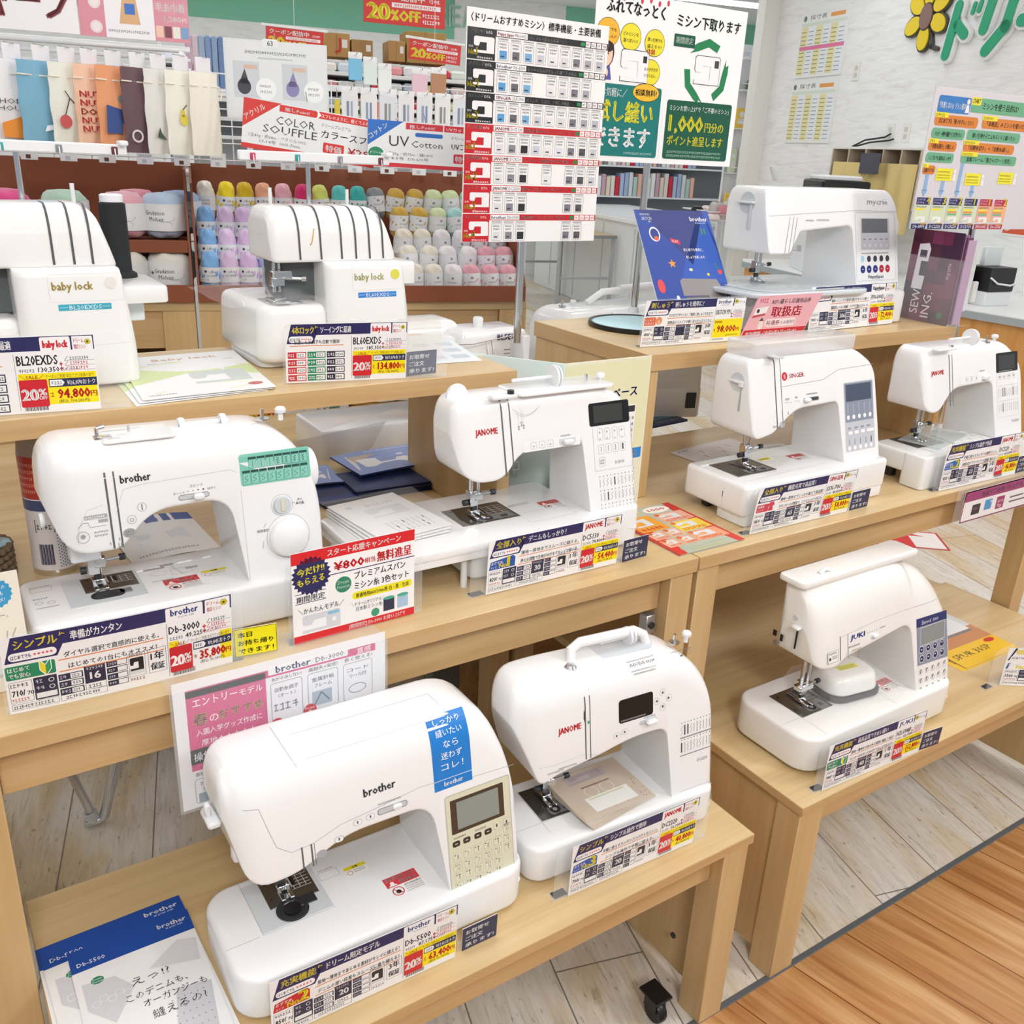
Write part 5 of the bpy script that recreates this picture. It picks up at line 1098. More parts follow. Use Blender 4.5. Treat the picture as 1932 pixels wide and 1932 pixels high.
cn = MB().lathe([(0, 0), (.026, 0), (.026, .012), (.024, .016), (.022, .112), (.015, .116), (0, .116)], mat('#1d2023', .8), 26, (0, 0, 0))
cn.lathe([(0, .1165), (.020, .1165), (.0205, .128), (.017, .13), (0, .13)], WHM, 22)
tc = thing('thread_cone', 'black thread cone with white top on the left overlocker spool tray', 'thread cone', (.325, 1.705, 1.2745))
MB().lathe([(0, 0), (.030, 0), (.029, .006), (.022, .01), (.021, .118), (.016, .12), (0, .12)], mat('#1d2023', .8), 26).build('thread_winding', tc)
MB().lathe([(0, .1205), (.018, .1205), (.0185, .131), (.015, .133), (0, .133)], WHM, 22).build('cone_cap', tc)
mb = MB()
o = film(None, .455, .635, 1.515, 1.77, 1.2415, 1.262, 'dust_film', 5); tag(o, 'clear crinkled film spread over the overlocker bed', 'plastic film')
o = film(None, 1.545, 1.655, .975, 1.06, .5012, .504, 'dust_film', 8); bpy.data.objects.remove(o)

# ================================================================ printed matter lying about
def d5500(pr, w, h):
    subrect(pr, 0, h*.86, w, h*.14, '#1d4ea6', 1); bro(pr, w*.72, h*.935, w*.24, '#ffffff', h=h*.03, tag_=True)
    pr.text('Db-5500', w*.05, h*.89, h*.025, '#ffffff', w=w*.22)
    pr.poly([(w*.05, h*.62), (w*.22, h*.5), (w*.42, h*.66), (w*.3, h*.76), (w*.05, h*.78)], '#d8d9de', 1).poly([(w*.55, h*.72), (w*.95, h*.66), (w*.98, h*.80), (w*.83, h*.83)], '#dfe0e3', 1).poly([(w*.6, h*.3), (w*.9, h*.26), (w*.97, h*.52), (w*.7, h*.55)], '#cfd1d6', 1)
    for i in range(6):
        for j in range(5): pr.disc(w*(.64+.05*i), h*(.31+.045*j), w*.006, '#8a8d94', 2, 6)
    for i in range(5): pr.ring(w*(.12+.06*i), h*(.64+.02*(i % 2)), w*.035, w*.006, '#eeeef2', 2, 10)
    pr.disc(w*.17, h*.775, w*.05, '#1f8a62', 2, ry=h*.022); pr.text('Dream', w*.17, h*.777, h*.012, '#ffffff', al='c', w=w*.07); pr.text('Premium', w*.17, h*.762, h*.011, '#ffffff', al='c', w=w*.08)
    for s, x, y, hh, ww in (('えっ!?', .40, .655, .05, .3), ('このデニムも、', .33, .575, .045, .48), ('オーガンジーも', .44, .515, .045, .5), ('縫えるの?', .48, .435, .05, .42)): pr.text(s, w*x, h*y, h*hh, '#3a3d46', w=w*ww)
    pr.poly([(w*.25, h*.36), (w*.45, h*.38), (w*.55, h*.30), (w*.5, h*.24), (w*.3, h*.28)], '#4a4b50', 2)
A4 = (.21, .297)
for i, (x, y, rz, lb) in enumerate(((.0215, .872, .02, 'Db-5500 leaflet with blue header, bottom of its fanned pile on the low bench'), (.030, .868, .035, 'Db-5500 leaflet with blue header, in the middle of its fanned pile'), (.052, .838, .0, 'Db-5500 leaflet with blue header, on top of its fanned pile'))):
    sheet('leaflet', lb, 'leaflet', (x, y, .4203+.0022*i), rz, .165 if i == 2 else .195, .297, d5500, curl=.001, group='leaflets on the low bench')
def flyer(pr, w, h):
    pr.rect(0, 0, w, h, '#d9372c', 1).rect(0, 0, w, h*.13, '#3c5046', 1); pr.scrib(w*.1, h*.07, w*.7, h*.03, '#c9d6b0', 3, 2); pr.scrib(w*.25, h*.02, w*.5, h*.025, '#e0d060', 3, 4)
    pr.disc(w*.68, h*.9, w*.2, '#f6efe8', 2, ry=h*.075).text('1000', w*.68, h*.875, h*.05, '#d9372c', al='c', bold=.03, w=w*.26); pr.scrib(w*.08, h*.87, w*.36, h*.05, '#f6e07a', 3, 4)
    for (x, y, ww, hh, c) in ((.03, .50, .42, .32, '#f0a63c'), (.5, .60, .46, .2, '#f0b49a'), (.5, .37, .46, .21, '#f6d23c'), (.03, .32, .22, .16, '#f2b89a'), (.27, .32, .21, .16, '#f2c0a0'), (.03, .15, .22, .15, '#f2b89a'), (.27, .15, .21, .15, '#f2b08a'), (.5, .15, .46, .2, '#f2a77e')):
        pr.rect(w*x, h*y, w*ww, h*hh, c, 2, r=w*.01); mini_machine(pr, w*(x+.05), h*(y+hh*.35), w*ww*.6, h*hh*.5, '#dfe3e6', 3); pr.scrib(w*(x+.04), h*(y+.015), w*ww*.8, h*hh*.2, '#d0452c', 4, int(x*90+y*70)); pr.disc(w*(x+.05), h*(y+hh*.88), w*.035, '#e0702c', 4, 10)
for i in range(2): sheet('leaflet', ('sale flyer in red and yellow, upper sheet lying across the two tables', 'sale flyer in red and yellow, lower sheet lying across the two tables')[1-i], 'leaflet', (1.135+.004*i, 1.1195, .8204+.0016*i), 0, .168, .222, flyer, '#b9bfae', skew=.0, curl=.0006, group='sale flyers')
def spur(pr, w, h):
    pr.rect(0, 0, w, h*.3, '#f0c230', 1).rect(0, h*.3, w, h*.25, '#c98a5a', 1).rect(0, h*.55, w, h*.45, '#dcdfe2', 1); mini_machine(pr, w*.1, h*.5, w*.8, h*.35, '#eef0f2', 2); pr.text('SPUR 30SP', w*.06, h*.13, h*.085, '#4a4232', w=w*.66).disc(w*.85, h*.25, w*.09, '#d2372c', 2, ry=h*.035); pr.rect(w*.1, h*.46, w*.8, h*.03, '#7a7d80', 3)
    for i in range(4): pr.rect(w*(.1+.2*i), h*.9, w*.16, h*.06, '#c2c6ca', 2)
for i in range(2): sheet('leaflet', ('SPUR 30SP leaflet, lower one on the right bench', 'SPUR 30SP leaflet with yellow band, upper one on the right bench')[i], 'leaflet', (1.945+.02*i, .965+.004*i, .4203+.0025*i), -.02, .215, .24, spur, group='leaflets on the right bench')
# price sign far right on the bench, cut by the frame
price_card('price_sign', 'price sign in smoky holder on the right bench, cut by the right edge', (1.965, .889, .42), 0, .275, .097, .0, dict(tab='職業用', sub='プロ仕様で高速縫い', badge=('no', '1', '#2a56a8'), l1='厚地から薄地までまっすぐ縫える！', l2='直線縫い専用のハイパワーモデル', motor='1500', num='1', war='1', brand=KC, model='SPUR 30SP', list='150,000', save='30,000', price='109,000', tax='119,900'), (.05, .02), .06)
# navy brochures piled at the back
def navyb(pr, w, h):
    subrect(pr, 0, 0, w, h, '#1f2c5c', 1); subrect(pr, w*.0, h*.72, w, h*.2, '#22377a', 2, 4); bro(pr, w*.7, h*.13, w*.3, '#c3cbe0', h=h*.05)
def photob(pr, w, h):
    subrect(pr, 0, 0, w, h, '#8fa3d6', 1); pr.poly([(w*.1, h*.2), (w*.9, h*.15), (w*.95, h*.8), (w*.3, h*.85)], '#dfe4ee', 2); mini_machine(pr, w*.35, h*.35, w*.5, h*.4, '#f2f4f8', 3); pr.scrib(w*.1, h*.06, w*.6, h*.05, '#f4f6fa', 3, 4); pr.poly([(w*.6, h*.2), (w*.9, h*.2), (w*.88, h*.5)], '#c9b8a0', 3)
back_t = display_table('display_table', 'oak table standing behind the left middle table, mostly hidden by it', -.2, 1.21, 1.765, 2.35, .815, .026, .055, .075, .03, side=False)
q = 0
for x, y, rz, n, dr, lb in ((.915, 1.63, PI, 5, navyb, 'navy brochure in the right-hand pile behind the wide table machine'), (.73, 1.64, PI+.1, 4, navyb, 'navy brochure in the left-hand pile beside the dial machine')):
    pass
def pile(x, y, rz, n, w, h, dr, label, base, z0, group, last=None, dz=.0035):
    for i in range(n):
        lb = label+(', topmost' if i == n-1 else ', lowest' if i == 0 else ', %s from the bottom' % ('second', 'third', 'fourth', 'fifth', 'sixth')[i-1])
        sheet('brochure', lb, 'brochure', (x+rnd.uniform(-.004, .004), y+rnd.uniform(-.004, .004), z0+dz*i), rz+rnd.uniform(-.02, .02), w, h, dr if (i < n-1 or not last) else last, base, group=group, thick=.0028, curl=.0)
pile(.945, 1.762, PI-.03, 5, .21, .125, navyb, 'navy brochure behind the wide-table machine', '#16203f', .8205, 'navy brochures')
pile(.728, 1.76, PI+.06, 3, .085, .13, navyb, 'dark brochure by the hand wheel of the dial machine', '#1b1e2c', .8205, 'navy brochures')
sheet('brochure', 'pale blue brochure with machine photo, fanned over the navy pile', 'brochure', (.995, 1.875, .8425), PI+.05, .235, .15, photob, '#22305e', thick=.004, curl=.004)
sheet('brochure', 'grey-blue photo brochure sloping beside the pale blue one', 'brochure', (.745, 1.84, .833), PI-.1, .08, .12, photob, '#3a4258', thick=.003, curl=.003)
# curved leaflets seen through the dial machine's arm
def bluehead(pr, w, h): subrect(pr, 0, h*.82, w, h*.18, '#2f4f9e', 1); mini_machine(pr, w*.2, h*.35, w*.6, h*.3, '#dfe4ea', 2); pr.scrib(w*.1, h*.1, w*.7, h*.04, '#8a94a8', 2, 4)
sheet('leaflet', 'white leaflet with blue head strip, curving behind the dial machine arm', 'leaflet', (.265, 1.52, .8205), .05, .15, .19, bluehead, curl=.012)
sheet('leaflet', 'blush leaflet with small print, under the blue-headed leaflet', 'leaflet', (.225, 1.45, .8205), -.2, .14, .09, lambda pr, w, h: [pr.scrib(w*.1, h*(.15+.16*i), w*.75, h*.07, '#8a8478', 2, i) for i in range(5)], '#f0e8e0')
# sleeve of leaflets on the wide table
def gridlf(pr, w, h):
    pr.text('DC5130', w*.42, h*.78, h*.06, '#c2c9cc', w=w*.4); mini_machine(pr, w*.3, h*.5, w*.55, h*.22, '#e3e7e9', 1); stitch_chart(pr, w*.28, h*.36, w*.6, h*.26, 8, 3, '#5a5f66')
    pr.disc(w*.2, h*.85, w*.05, '#d5dde4', 1)
for i in range(4):
    sheet('leaflet', 'DC5130 leaflet in its sleeve on the wide table, %s of four' % ('lowest', 'second lowest', 'second highest', 'topmost')[i], 'leaflet', (.573+.006*i, 1.222+.003*i, .9032+.0032*i), .06+.02*i, .135, .185, gridlf if i == 3 else None, group='leaflets on the wide table')
o = film(None, .562, .742, 1.21, 1.43, .9175, .919, 'clear_sleeve', 3, 6, 6); tag(o, 'clear sleeve covering the DC5130 leaflets', 'sleeve')
# beige leaflets on the compact machine's bed
def beige(pr, w, h):
    subrect(pr, 0, 0, w, h, '#cbb9a4', 1); pr.rect(w*.2, h*.72, w*.55, h*.2, '#b7a9ac', 2); mini_machine(pr, w*.25, h*.74, w*.45, h*.16, '#a39599', 3); pr.rect(w*.3, h*.60, w*.4, h*.03, '#8a5a3c', 3)
    for x in (.38, .6): pr.ring(w*x, h*.5, w*.09, w*.008, '#efe6dc', 3, 14)
    for i in range(24): pr.disc(w*rnd.choice((rnd.uniform(.85, .98), rnd.uniform(.45, .95))), h*rnd.uniform(.03, .45), w*.008, rnd.choice(('#b0452c', '#6a4a3a', '#c98a5a')), 3, 6)
    pr.rect(w*.22, h*.1, w*.6, h*.3, '#f1f2ee', 4); pr.rect(w*.26, h*.345, w*.5, h*.03, '#d8d8a8', 5); stitch_chart(pr, w*.26, h*.33, w*.5, h*.2, 9, 2, '#5a5f5a')
for i in range(5):
    a = .10-.03*i
    sheet('leaflet', 'beige DC2220 leaflet fanned on the compact machine bed, %s of five' % ('lowest', 'second lowest', 'middle one', 'second highest', 'topmost')[i], 'leaflet', (.802-.003*i, .913-.004*(4-i)*.5, .4925+.0032*i), a, .145, .118, beige if i == 4 else None, '#e0d2c0', group='leaflets on the compact machine', thick=.0012)
o = film(None, .792, .955, .906, 1.03, .5085, .510, 'clear_sleeve', 4, 6, 6); tag(o, 'clear sleeve lying over the beige leaflets', 'sleeve')
# leaflet and sleeve on the right-edge machine
sheet('leaflet', 'pale leaflet with stitch table on the bed of the right-edge machine', 'leaflet', (2.075, 1.185, .8992), -.15, .13, .075, lambda pr, w, h: stitch_chart(pr, w*.1, h*.9, w*.8, h*.8, 10, 3, '#8a9490'), '#eef2ee')
sheet('clear_sleeve', 'smoke-clear sleeve slanting from the right-edge machine bed', 'sleeve', (1.985, 1.165, .9015), .25, .2, .1, None, '#dfe6e4').data.materials[0] = mat('#dfe8e8', .06, alpha=.35)
# leaflets lying on the right middle table
def pinkgrid(pr, w, h):
    pr.rect(0, 0, w, h*.12, '#d88a94', 1); stitch_chart(pr, w*.06, h*.85, w*.86, h*.7, 12, 4, '#8a7a80'); pr.text('JUKI', w*.06, h*.9, h*.06, '#5a6a9a', w=w*.15)
sheet('leaflet', 'white leaflet with pink edge behind the boxy machine on its table', 'leaflet', (1.575, 1.45, .8204), .12, .24, .16, pinkgrid, '#f4efef', curl=.003)
sheet('leaflet', 'leaflet in clear pouch behind the boxy machine head', 'leaflet', (1.74, 1.47, .8206), -.15, .14, .1, lambda pr, w, h: [pr.scrib(w*.1, h*(.2+.18*i), w*.8, h*.08, '#a9a2a6', 2, i) for i in range(4)], '#efeeee')
def tealb(pr, w, h): subrect(pr, 0, 0, w, h, '#4a7f96', 1); pr.rect(0, 0, w, h*.16, '#2a3a66', 2); pr.poly([(w*.2, h*.4), (w*.6, h*.3), (w*.8, h*.7), (w*.4, h*.8)], '#c9a6a4', 2); pr.text('QUILT PRO', w*.5, h*.05, h*.06, '#9fb0cc', w=w*.4)
sheet('brochure', 'teal brochure with navy base lying under the right riser', 'brochure', (1.60, 1.795, .8204), .1, .21, .245, tealb, '#2a3a66', thick=.006)
t = thing('sewing_machine', 'white machine with side vents, pushed under the right riser and turned away', 'sewing machine', (1.87, 1.83, .82), math.radians(70))
MB().rbox(0, .16, -.0, .2, .002, .09, WHT, .02, .01, .004, k=4).build('bed', t)
body_loft([(.0, .2), (.003, .05), (.1, .05)], [(.0, .2), (.002, .275, .03), (.1, .275, .02), (.101, .05)], 0, .05, .17, .03, .03, .006, .015, .015, WHT).build('arm_body', t)
pr = Print(lambda x, z, h: Vector((-.0006-h, .11-x, z)), .4)
for i in range(9): pr.rect(.0, .20+.007*i, .05, .002, '#5a5d61')
pr.build('vent_slot', t)
MB().box(-.004, .0, .02, .05, .03, .075, DRK).build('power_socket', t)

# ---------------------------------------------------------------- can and basket by the dial machine
t = thing('spray_can', 'white spray can with red label and pale grey cap, left of the dial machine', 'spray can', (.155, 1.573, .82))
MB().lathe([(0, 0), (.034, 0), (.0365, .004), (.0365, .012)], CHR, 32).lathe([(.0362, .011), (.0362, .135), (.0362, .205)], mat('#e9e6e8', .3), 32, caps=(False, False)).build('can_body', t)
MB().lathe([(.0364, .205), (.034, .225), (.022, .245), (.021, .262), (.0225, .268), (.0225, .290), (0, .286)], mat('#b9aca6', .35, alpha=.85), 32, caps=(False, True)).build('cap', t)
cyl = lambda x, y, h: Vector(((.0364+h)*math.cos(x/.0364-2.5), (.0364+h)*math.sin(x/.0364-2.5), y))
pr = Print(cyl, .3)
for i in range(16): pr.rect(-.045+.0072*i, .135, .0074, .070, '#b8352c', 1).rect(-.045+.0072*i, .115, .0074, .018, '#46507e', 1)
for i in range(5): pr.scrib(-.02, .145+.011*i, .035, .005, '#e9a89a', 2, i)
pr.frame(.004, .078, .03, .022, .0012, '#3a3a3a', 2); pr.scrib(.007, .084, .022, .008, '#3a3a3a', 3, 4)
for i in range(16): pr.rect(.006+.0014*i, .022, .0007+.0004*(i % 3), .036, '#4a4760', 2)
for i in range(9):
    for j in range(11): pr.disc(.036+.0034*i, .018+.0055*j+.0027*(i % 2), .0013, '#6a7fae', 2, 6)
pr.rect(.044, .052, .022, .03, '#34406e', 3); pr.scrib(.046, .07, .018, .006, '#dfe3ee', 4, 2)
pr.build('label_print', t)
t = thing('crochet_basket', 'brown crocheted basket of spools at the left edge of the middle table', 'basket', (.035, 1.585, .82))
CB = mat('#7d6a58', .9)
mb = MB()
for j in range(5):
    z = .008+.0115*j; n = 26
    for i in range(n):
        a = 2*PI*(i+.5*(j % 2))/n; mb.lathe([(0, -.006), (.006, -.004), (.0075, 0), (.006, .004), (0, .006)], CB, 7, (.055*math.cos(a), .055*math.sin(a), z))
mb.build('woven_wall', t)
MB().lathe([(0, 0), (.055, 0), (.055, .004), (0, .004)], CB, 24).build('basket_floor', t)
for lb, x, y, c in (('black thread spool with pale blue end disc in the crochet basket', .075, 1.585, '#22262a'), ('pale thread spool with blue end disc in the crochet basket', .04, 1.565, '#dfe6ec')):
    s = thing('thread_spool', lb, 'thread spool', (x, y, .8245), 0, 'spools in the crochet basket')
    MB().lathe([(0, .004), (.017, .004), (.0175, .05), (0, .05)], mat(c, .7), 22).build('thread_winding', s)
    MB().lathe([(0, 0), (.02, 0), (.02, .004), (0, .004)], mat('#9fc6dc', .3), 22).lathe([(0, .0502), (.019, .0502), (.020, .053), (.016, .0555), (.005, .0555), (.0045, .05)], mat('#a9d2e6', .25), 22).build('spool_flange', s)
tag(MB().tube([(.03, 1.6, .845), (.03, 1.6, .905)], .005, mat('#6a2d78', .4), 10).build('seam_ripper'), 'purple tool handle standing in the crochet basket', 'seam ripper')
# cream card at the very left
t, pr = board('product_card', 'cream product card with blue wavy badge, left edge before the dial machine', 'card', (-.15, 1.20, .82), .02, .222, .165, 0)
pr.rect(0, 0, .222, .165, '#f3ecdc', 0).star(.193, .138, .021, '#3f9fd0', 1, n=18, q=.9); pr.text('はじめての', .193, .143, .0065, '#ffffff', al='c', w=.026); pr.text('一台にも', .193, .1345, .0065, '#ffffff', al='c', w=.02); pr.text('オススメ!', .193, .126, .0065, '#ffffff', al='c', w=.022)
pr.text('パートナー。', .16, .104, .007, '#6a655c', w=.045); pr.text('針いらず', .165, .078, .007, '#6a655c', w=.026); pr.text('糸通し', .165, .068, .007, '#6a655c', w=.022).rect(.15, .0725, .04, .0008, '#6a655c')
pr.line([(.198, .065), (.201, .085)], .0014, '#b9b4a8', 2).line([(.201, .065), (.211, .087)], .0014, '#b9b4a8', 2).rect(.14, .02, .075, .034, '#c9cdd0', 1).rect(.146, .026, .063, .02, '#e6e8ea', 2).disc(.19, .052, .004, '#3a8a9a', 2); pr.build('card_print', t)

# ================================================================ hanging signs, boards, pole signs
# poster sleeve hung over the front edge of the left middle table
t = thing('hanging_poster', 'pink and white Db-3000 poster hanging in a clear sleeve over the table edge', 'poster', (.222, 1.0905, .648))
w, h = .297, .185
pr = Print(plane_map((0, -.0006, 0)), .3)
pr.rect(-.004, -.012, w+.008, h+.016, '#f3f2f4', 0).rect(.012, .058, .108, .115, PNK, 1).rect(.012, .048, w-.024, .034, PNK, 1).rect(.012, .163, w-.024, .012, PNK, 1)
pr.text('エントリー', .02, .147, .014, '#ffffff', w=.06).text('モデル', .083, .147, .011, '#ffffff', w=.032); pr.text('春', .019, .118, .019, '#f6e431', bold=.02).text('の', .041, .119, .013, '#ffffff').text('おすすめ', .053, .119, .016, '#f6e431', w=.062, bold=.02)
pr.text('入園入学グッズ作成に', .022, .102, .010, '#ffffff', w=.09).text('厚地★★☆☆☆', .028, .085, .010, '#ffffff', w=.075).text('操作で"かんたん"すぐ縫える！', .016, .063, .0135, '#ffffff', w=.165)
pr.rect(.124, .166, .118, .014, '#f5f4f6', 2, r=.002); bro(pr, .135, .1675, .05, '#2b3f92', h=.011); pr.text('Db-3000', .193, .168, .0085, '#3a3a42', w=.042).text('直感', .256, .164, .010, '#ffffff', w=.022)
for i, (a, b, c) in enumerate((('糸がらみしない!', '自動糸調子', '〈オート〉'), ('高耐久+安定!', '金属針板', 'フレーム'), ('長く使える!', 'コード', 'リール付'))):
    x = .126+.054*i; pr.text(a, x+.002, .155, .0065, '#3a3a42', w=.044); pr.frame(x, .09, .046, .062, .0007, '#6a6a74', 1, r=.004); pr.text(b, x+.023, .137, .007, '#3a3a42', al='c', w=.034); pr.text(c, x+.023, .127, .007, '#3a3a42', al='c', w=.026)
pr.rect(.178+.008, .097, .030, .024, '#a9bac8', 2).line([(.19, .1), (.2, .118), (.212, .102)], .002, '#5a6a78', 3).ring(.256, .108, .014, .001, '#4a4a50', 2, ry=.008).scrib(.13, .106, .034, .012, '#8a8a92', 2, 4)
for x, z, n in ((.133, .085, '1'), (.182, .093, '2')): pr.disc(x, z, .010, '#d2262f', 4).text('Point', x, z+.002, .004, '#ffffff', al='c', w=.014, lay=6).text(n, x, z-.007, .008, '#ffffff', al='c', lay=6)
pr.disc(.197, .0655, .0115, '#2a8a72', 3, ry=.008).scrib(.188, .063, .018, .005, '#d8efe6', 4, 3)
for i in range(4): pr.rect(.213+.0185*i, .052, .016, .025, '#f6f0f4', 2).rect(.217+.0185*i, .060, .008, .011, '#d8347f', 3)
pr.text('厚地もしっかり!', .016, .038, .0065, '#3a3a42', w=.045).text('操作がかんたん!', .066, .038, .0065, '#3a3a42', w=.05).text('ダイヤルをまわして選ぶだけ!', .118, .038, .006, '#3a3a42', w=.075).text('両手が使える!', .204, .040, .0065, '#3a3a42', w=.04).text('重さが安定感!', .25, .040, .0065, '#3a3a42', w=.036)
pr.frame(.014, -.006, .05, .04, .0007, '#6a6a74', 1, r=.004).text('7枚送り歯', .039, .022, .007, '#3a3a42', al='c', w=.036).text('水平送り', .039, .013, .007, '#3a3a42', al='c', w=.03).rect(.018, -.005, .042, .015, '#8aa0ac', 2)
pr.frame(.068, .004, .046, .03, .0007, '#6a6a74', 1, r=.004).text('ダイヤル式', .091, .022, .007, '#3a3a42', al='c', w=.036).rect(.118, .006, .035, .028, '#b03a62', 1).rect(.158, .006, .035, .028, '#3a3f44', 1)
pr.build('poster_print', t)
MB().box(-.004, w+.004, .0, .0008, -.012, h+.004, PAP, .0002).build('poster_backing', t)
MB().box(-.008, w+.008, -.0018, -.0010, -.016, .172+.003, ACR, .0002).box(-.008, w+.008, .0012, .002, -.016, .1742, ACR, .0002).box(-.008, w+.008, -.0018, .09, .1746, .1758, ACR, .0003).build('clear_sleeve', t)
# payment sign hung at the right
t = thing('hanging_sign', 'purple-bordered payment card sign hanging from the right table edge', 'sign', (2.005, 1.0905, .738))
pr = Print(plane_map((0, -.0006, 0)), .3); w, h = .297, .078
pr.rect(0, 0, w, h, '#f3f1f3', 0).rect(0, h*.66, w, h*.34, '#a04477', 1).frame(0, 0, w, h, .003, '#8a3a68', 1); pr.text('当店でご利用いただけます', .07, h*.74, .0125, '#f6e6f0', w=.19, bold=.008)
pr.rect(.04, .014, .034, .026, '#3a3844', 1, r=.002).scrib(.046, .026, .02, .006, '#9a98a4', 2, 2).rect(.092, .018, .030, .026, '#4f9bd2', 1, r=.002).rect(.114, .036, .006, .004, '#dfeaf4', 2).rect(.142, .012, .034, .032, '#a03a72', 1, r=.003).text('AEON', .159, .028, .008, '#f6e6f0', al='c', w=.025).text('Pay', .159, .016, .010, '#f6e6f0', al='c', w=.02).rect(.2, .02, .08, .004, '#6a6a72').rect(.2, .032, .06, .004, '#6a6a72')
pr.build('sign_print', t)
MB().box(0, w, .0, .0008, 0, h, PAP, .0002).build('sign_backing', t)
MB().box(-.03, w, .0012, .002, -.004, h+.004, ACR, .0002).box(-.03, w, .0012, .06, h+.0046, h+.0058, ACR, .0003).build('clear_sleeve', t)
# slanted pink voucher card leaning on the tall machine's price sign
t, pr = board('voucher_card', 'slanted pink shopping voucher card between the two price signs on the right riser', 'card', (1.563, 1.4415, 1.132), -.01, .245, .098, -.12)
w, h = .245, .098; sk = lambda x, y: (x+.12*(y-.5*h)*0+.0, y)
pr.poly([(0, 0), (w*.84, 0), (w, h), (w*.14, h)], '#eeb4bc', 1).poly([(w*.015, h*.03), (w*.838, h*.03), (w*.87, h*.22), (w*.045, h*.22)], '#c8232f', 2)
pr.text('RIFU暮らし応援商品券', w*.33, h*.80, h*.115, '#4a3a3c', w=w*.52, bold=.01, shear=.15).text('取扱店', w*.35, h*.50, h*.24, '#d2323f', w=w*.40, bold=.03)
pr.rect(w*.29, h*.27, w*.42, h*.18, '#f8e6e8', 2, r=h*.08).text('共通券', w*.31, h*.30, h*.12, '#b02a4a', w=w*.18, bold=.015).text('のみ使用可', w*.50, h*.31, h*.09, '#4a3a3c', w=w*.2).text('有効期限／令和8年9月30日(水)', w*.07, h*.065, h*.115, '#ffffff', w=w*.68, bold=.015)
pr.poly([(w*.11, h*.5), (w*.27, h*.55), (w*.3, h*.76), (w*.14, h*.72)], '#f4f0ee', 2).disc(w*.17, h*.66, w*.02, '#4a3a3a', 3, 8).poly([(w*.11, h*.5), (w*.27, h*.55), (w*.275, h*.60), (w*.117, h*.56)], '#c8505a', 3).scrib(w*.17, h*.84, w*.13, h*.1, '#d24a7a', 2, 3)
pr.disc(w*.24, h*.40, w*.028, '#f6e2d8', 3, 12).disc(w*.24, h*.31, w*.035, '#ece4e2', 2, 12).poly([(w*.21, h*.42), (w*.24, h*.50), (w*.27, h*.42)], '#5a4038', 4)
pr.build('card_print', t)
ch = list(t.children)
for c_ in ch:
    if c_.name.startswith('board_backing'): bpy.data.objects.remove(c_)
MB().rings([[Vector((x, .0003+.0009*s, .0014))+Vector((0, math.sin(-.12), math.cos(-.12)))*z for x, z in ((0, 0), (w*.84, 0), (w, h), (w*.14, h))] for s in (0, 1)], mat('#e8b0b8', .4)).build('board_backing', t)
# tilted blue leaflet
t, pr = board('leaflet_board', 'dark blue leaflet tilted back in a clear stand, with stickers and a grey machine', 'leaflet', (1.443, 1.545, 1.1325), -.127, .21, .315, .616, thick=.003)
w, h = .21, .315
pr.rect(0, 0, w, h, '#2c4a9e', 0).poly([(w, h*.45), (w, h), (w*.93, h)], '#3f5cb0', 1).poly([(w*.38, h*.42), (w*.8, h*.92), (w*.95, h*.92), (w, h*.7), (w, h*.4), (w*.75, h*.42)], '#2a57b2', 1).poly([(w*.05, h), (w*.93, h), (w*.6, h*.55)], '#34407f', 1)
bro(pr, w*.72, h*.91, w*.24, '#ffffff', h=h*.04, tag_=True); pr.text('SKiTCH', w*.07, h*.915, h*.028, '#dfe4f2', w=w*.13); pr.text('PP1', w*.15, h*.895, h*.014, '#dfe4f2'); pr.scrib(w*.06, h*.955, w*.13, h*.015, '#dfe4f2', 2, 3)
pr.text('初心者でも簡単に、', w*.52, h*.66, h*.026, '#ffffff', w=w*.27).text('刺しゅうを楽しめる!', w*.53, h*.60, h*.026, '#ffffff', w=w*.26)
pr.disc(w*.19, h*.80, w*.07, '#e8ecf4', 2, ry=h*.06).disc(w*.19, h*.80, w*.055, '#2c3f86', 3, ry=h*.047).disc(w*.2, h*.765, w*.03, '#e0603f', 4, 10).poly([(w*.38, h*.735), (w*.5, h*.715), (w*.5, h*.75), (w*.38, h*.77)], '#c83a4f', 2).text('PLAY', w*.4, h*.735, h*.02, '#f4dce0', w=w*.08, rot=-.1)
pr.star(w*.32, h*.56, w*.055, '#f09a3a', 2).disc(w*.10, h*.38, w*.045, '#e0484a', 2, ry=h*.055).disc(w*.94, h*.49, w*.03, '#e0484a', 2).line([(w*.94, h*.5), (w*.9, h*.56)], w*.012, '#3a8a4a', 2).disc(w*.55, h*.51, w*.025, '#dfe6b0', 2, 10, ry=h*.012).disc(w*.77, h*.47, w*.018, '#e8c83a', 2).disc(w*.28, h*.28, w*.022, '#dfe6ec', 2, ry=h*.025).star(w*.36, h*.155, w*.028, '#e0484a', 2, n=4, q=.6).disc(w*.93, h*.15, w*.02, '#e8a0a0', 2)
pr.line([(w*.91, h*.26), (w*.98, h*.29)], w*.01, '#e8ecf4', 2).line([(w*.91, h*.30), (w*.98, h*.25)], w*.01, '#e8ecf4', 2).rect(w*.83, h*.80, w*.02, h*.05, '#4a8a62', 2).rect(w*.87, h*.80, w*.02, h*.05, '#4a8a62', 2)
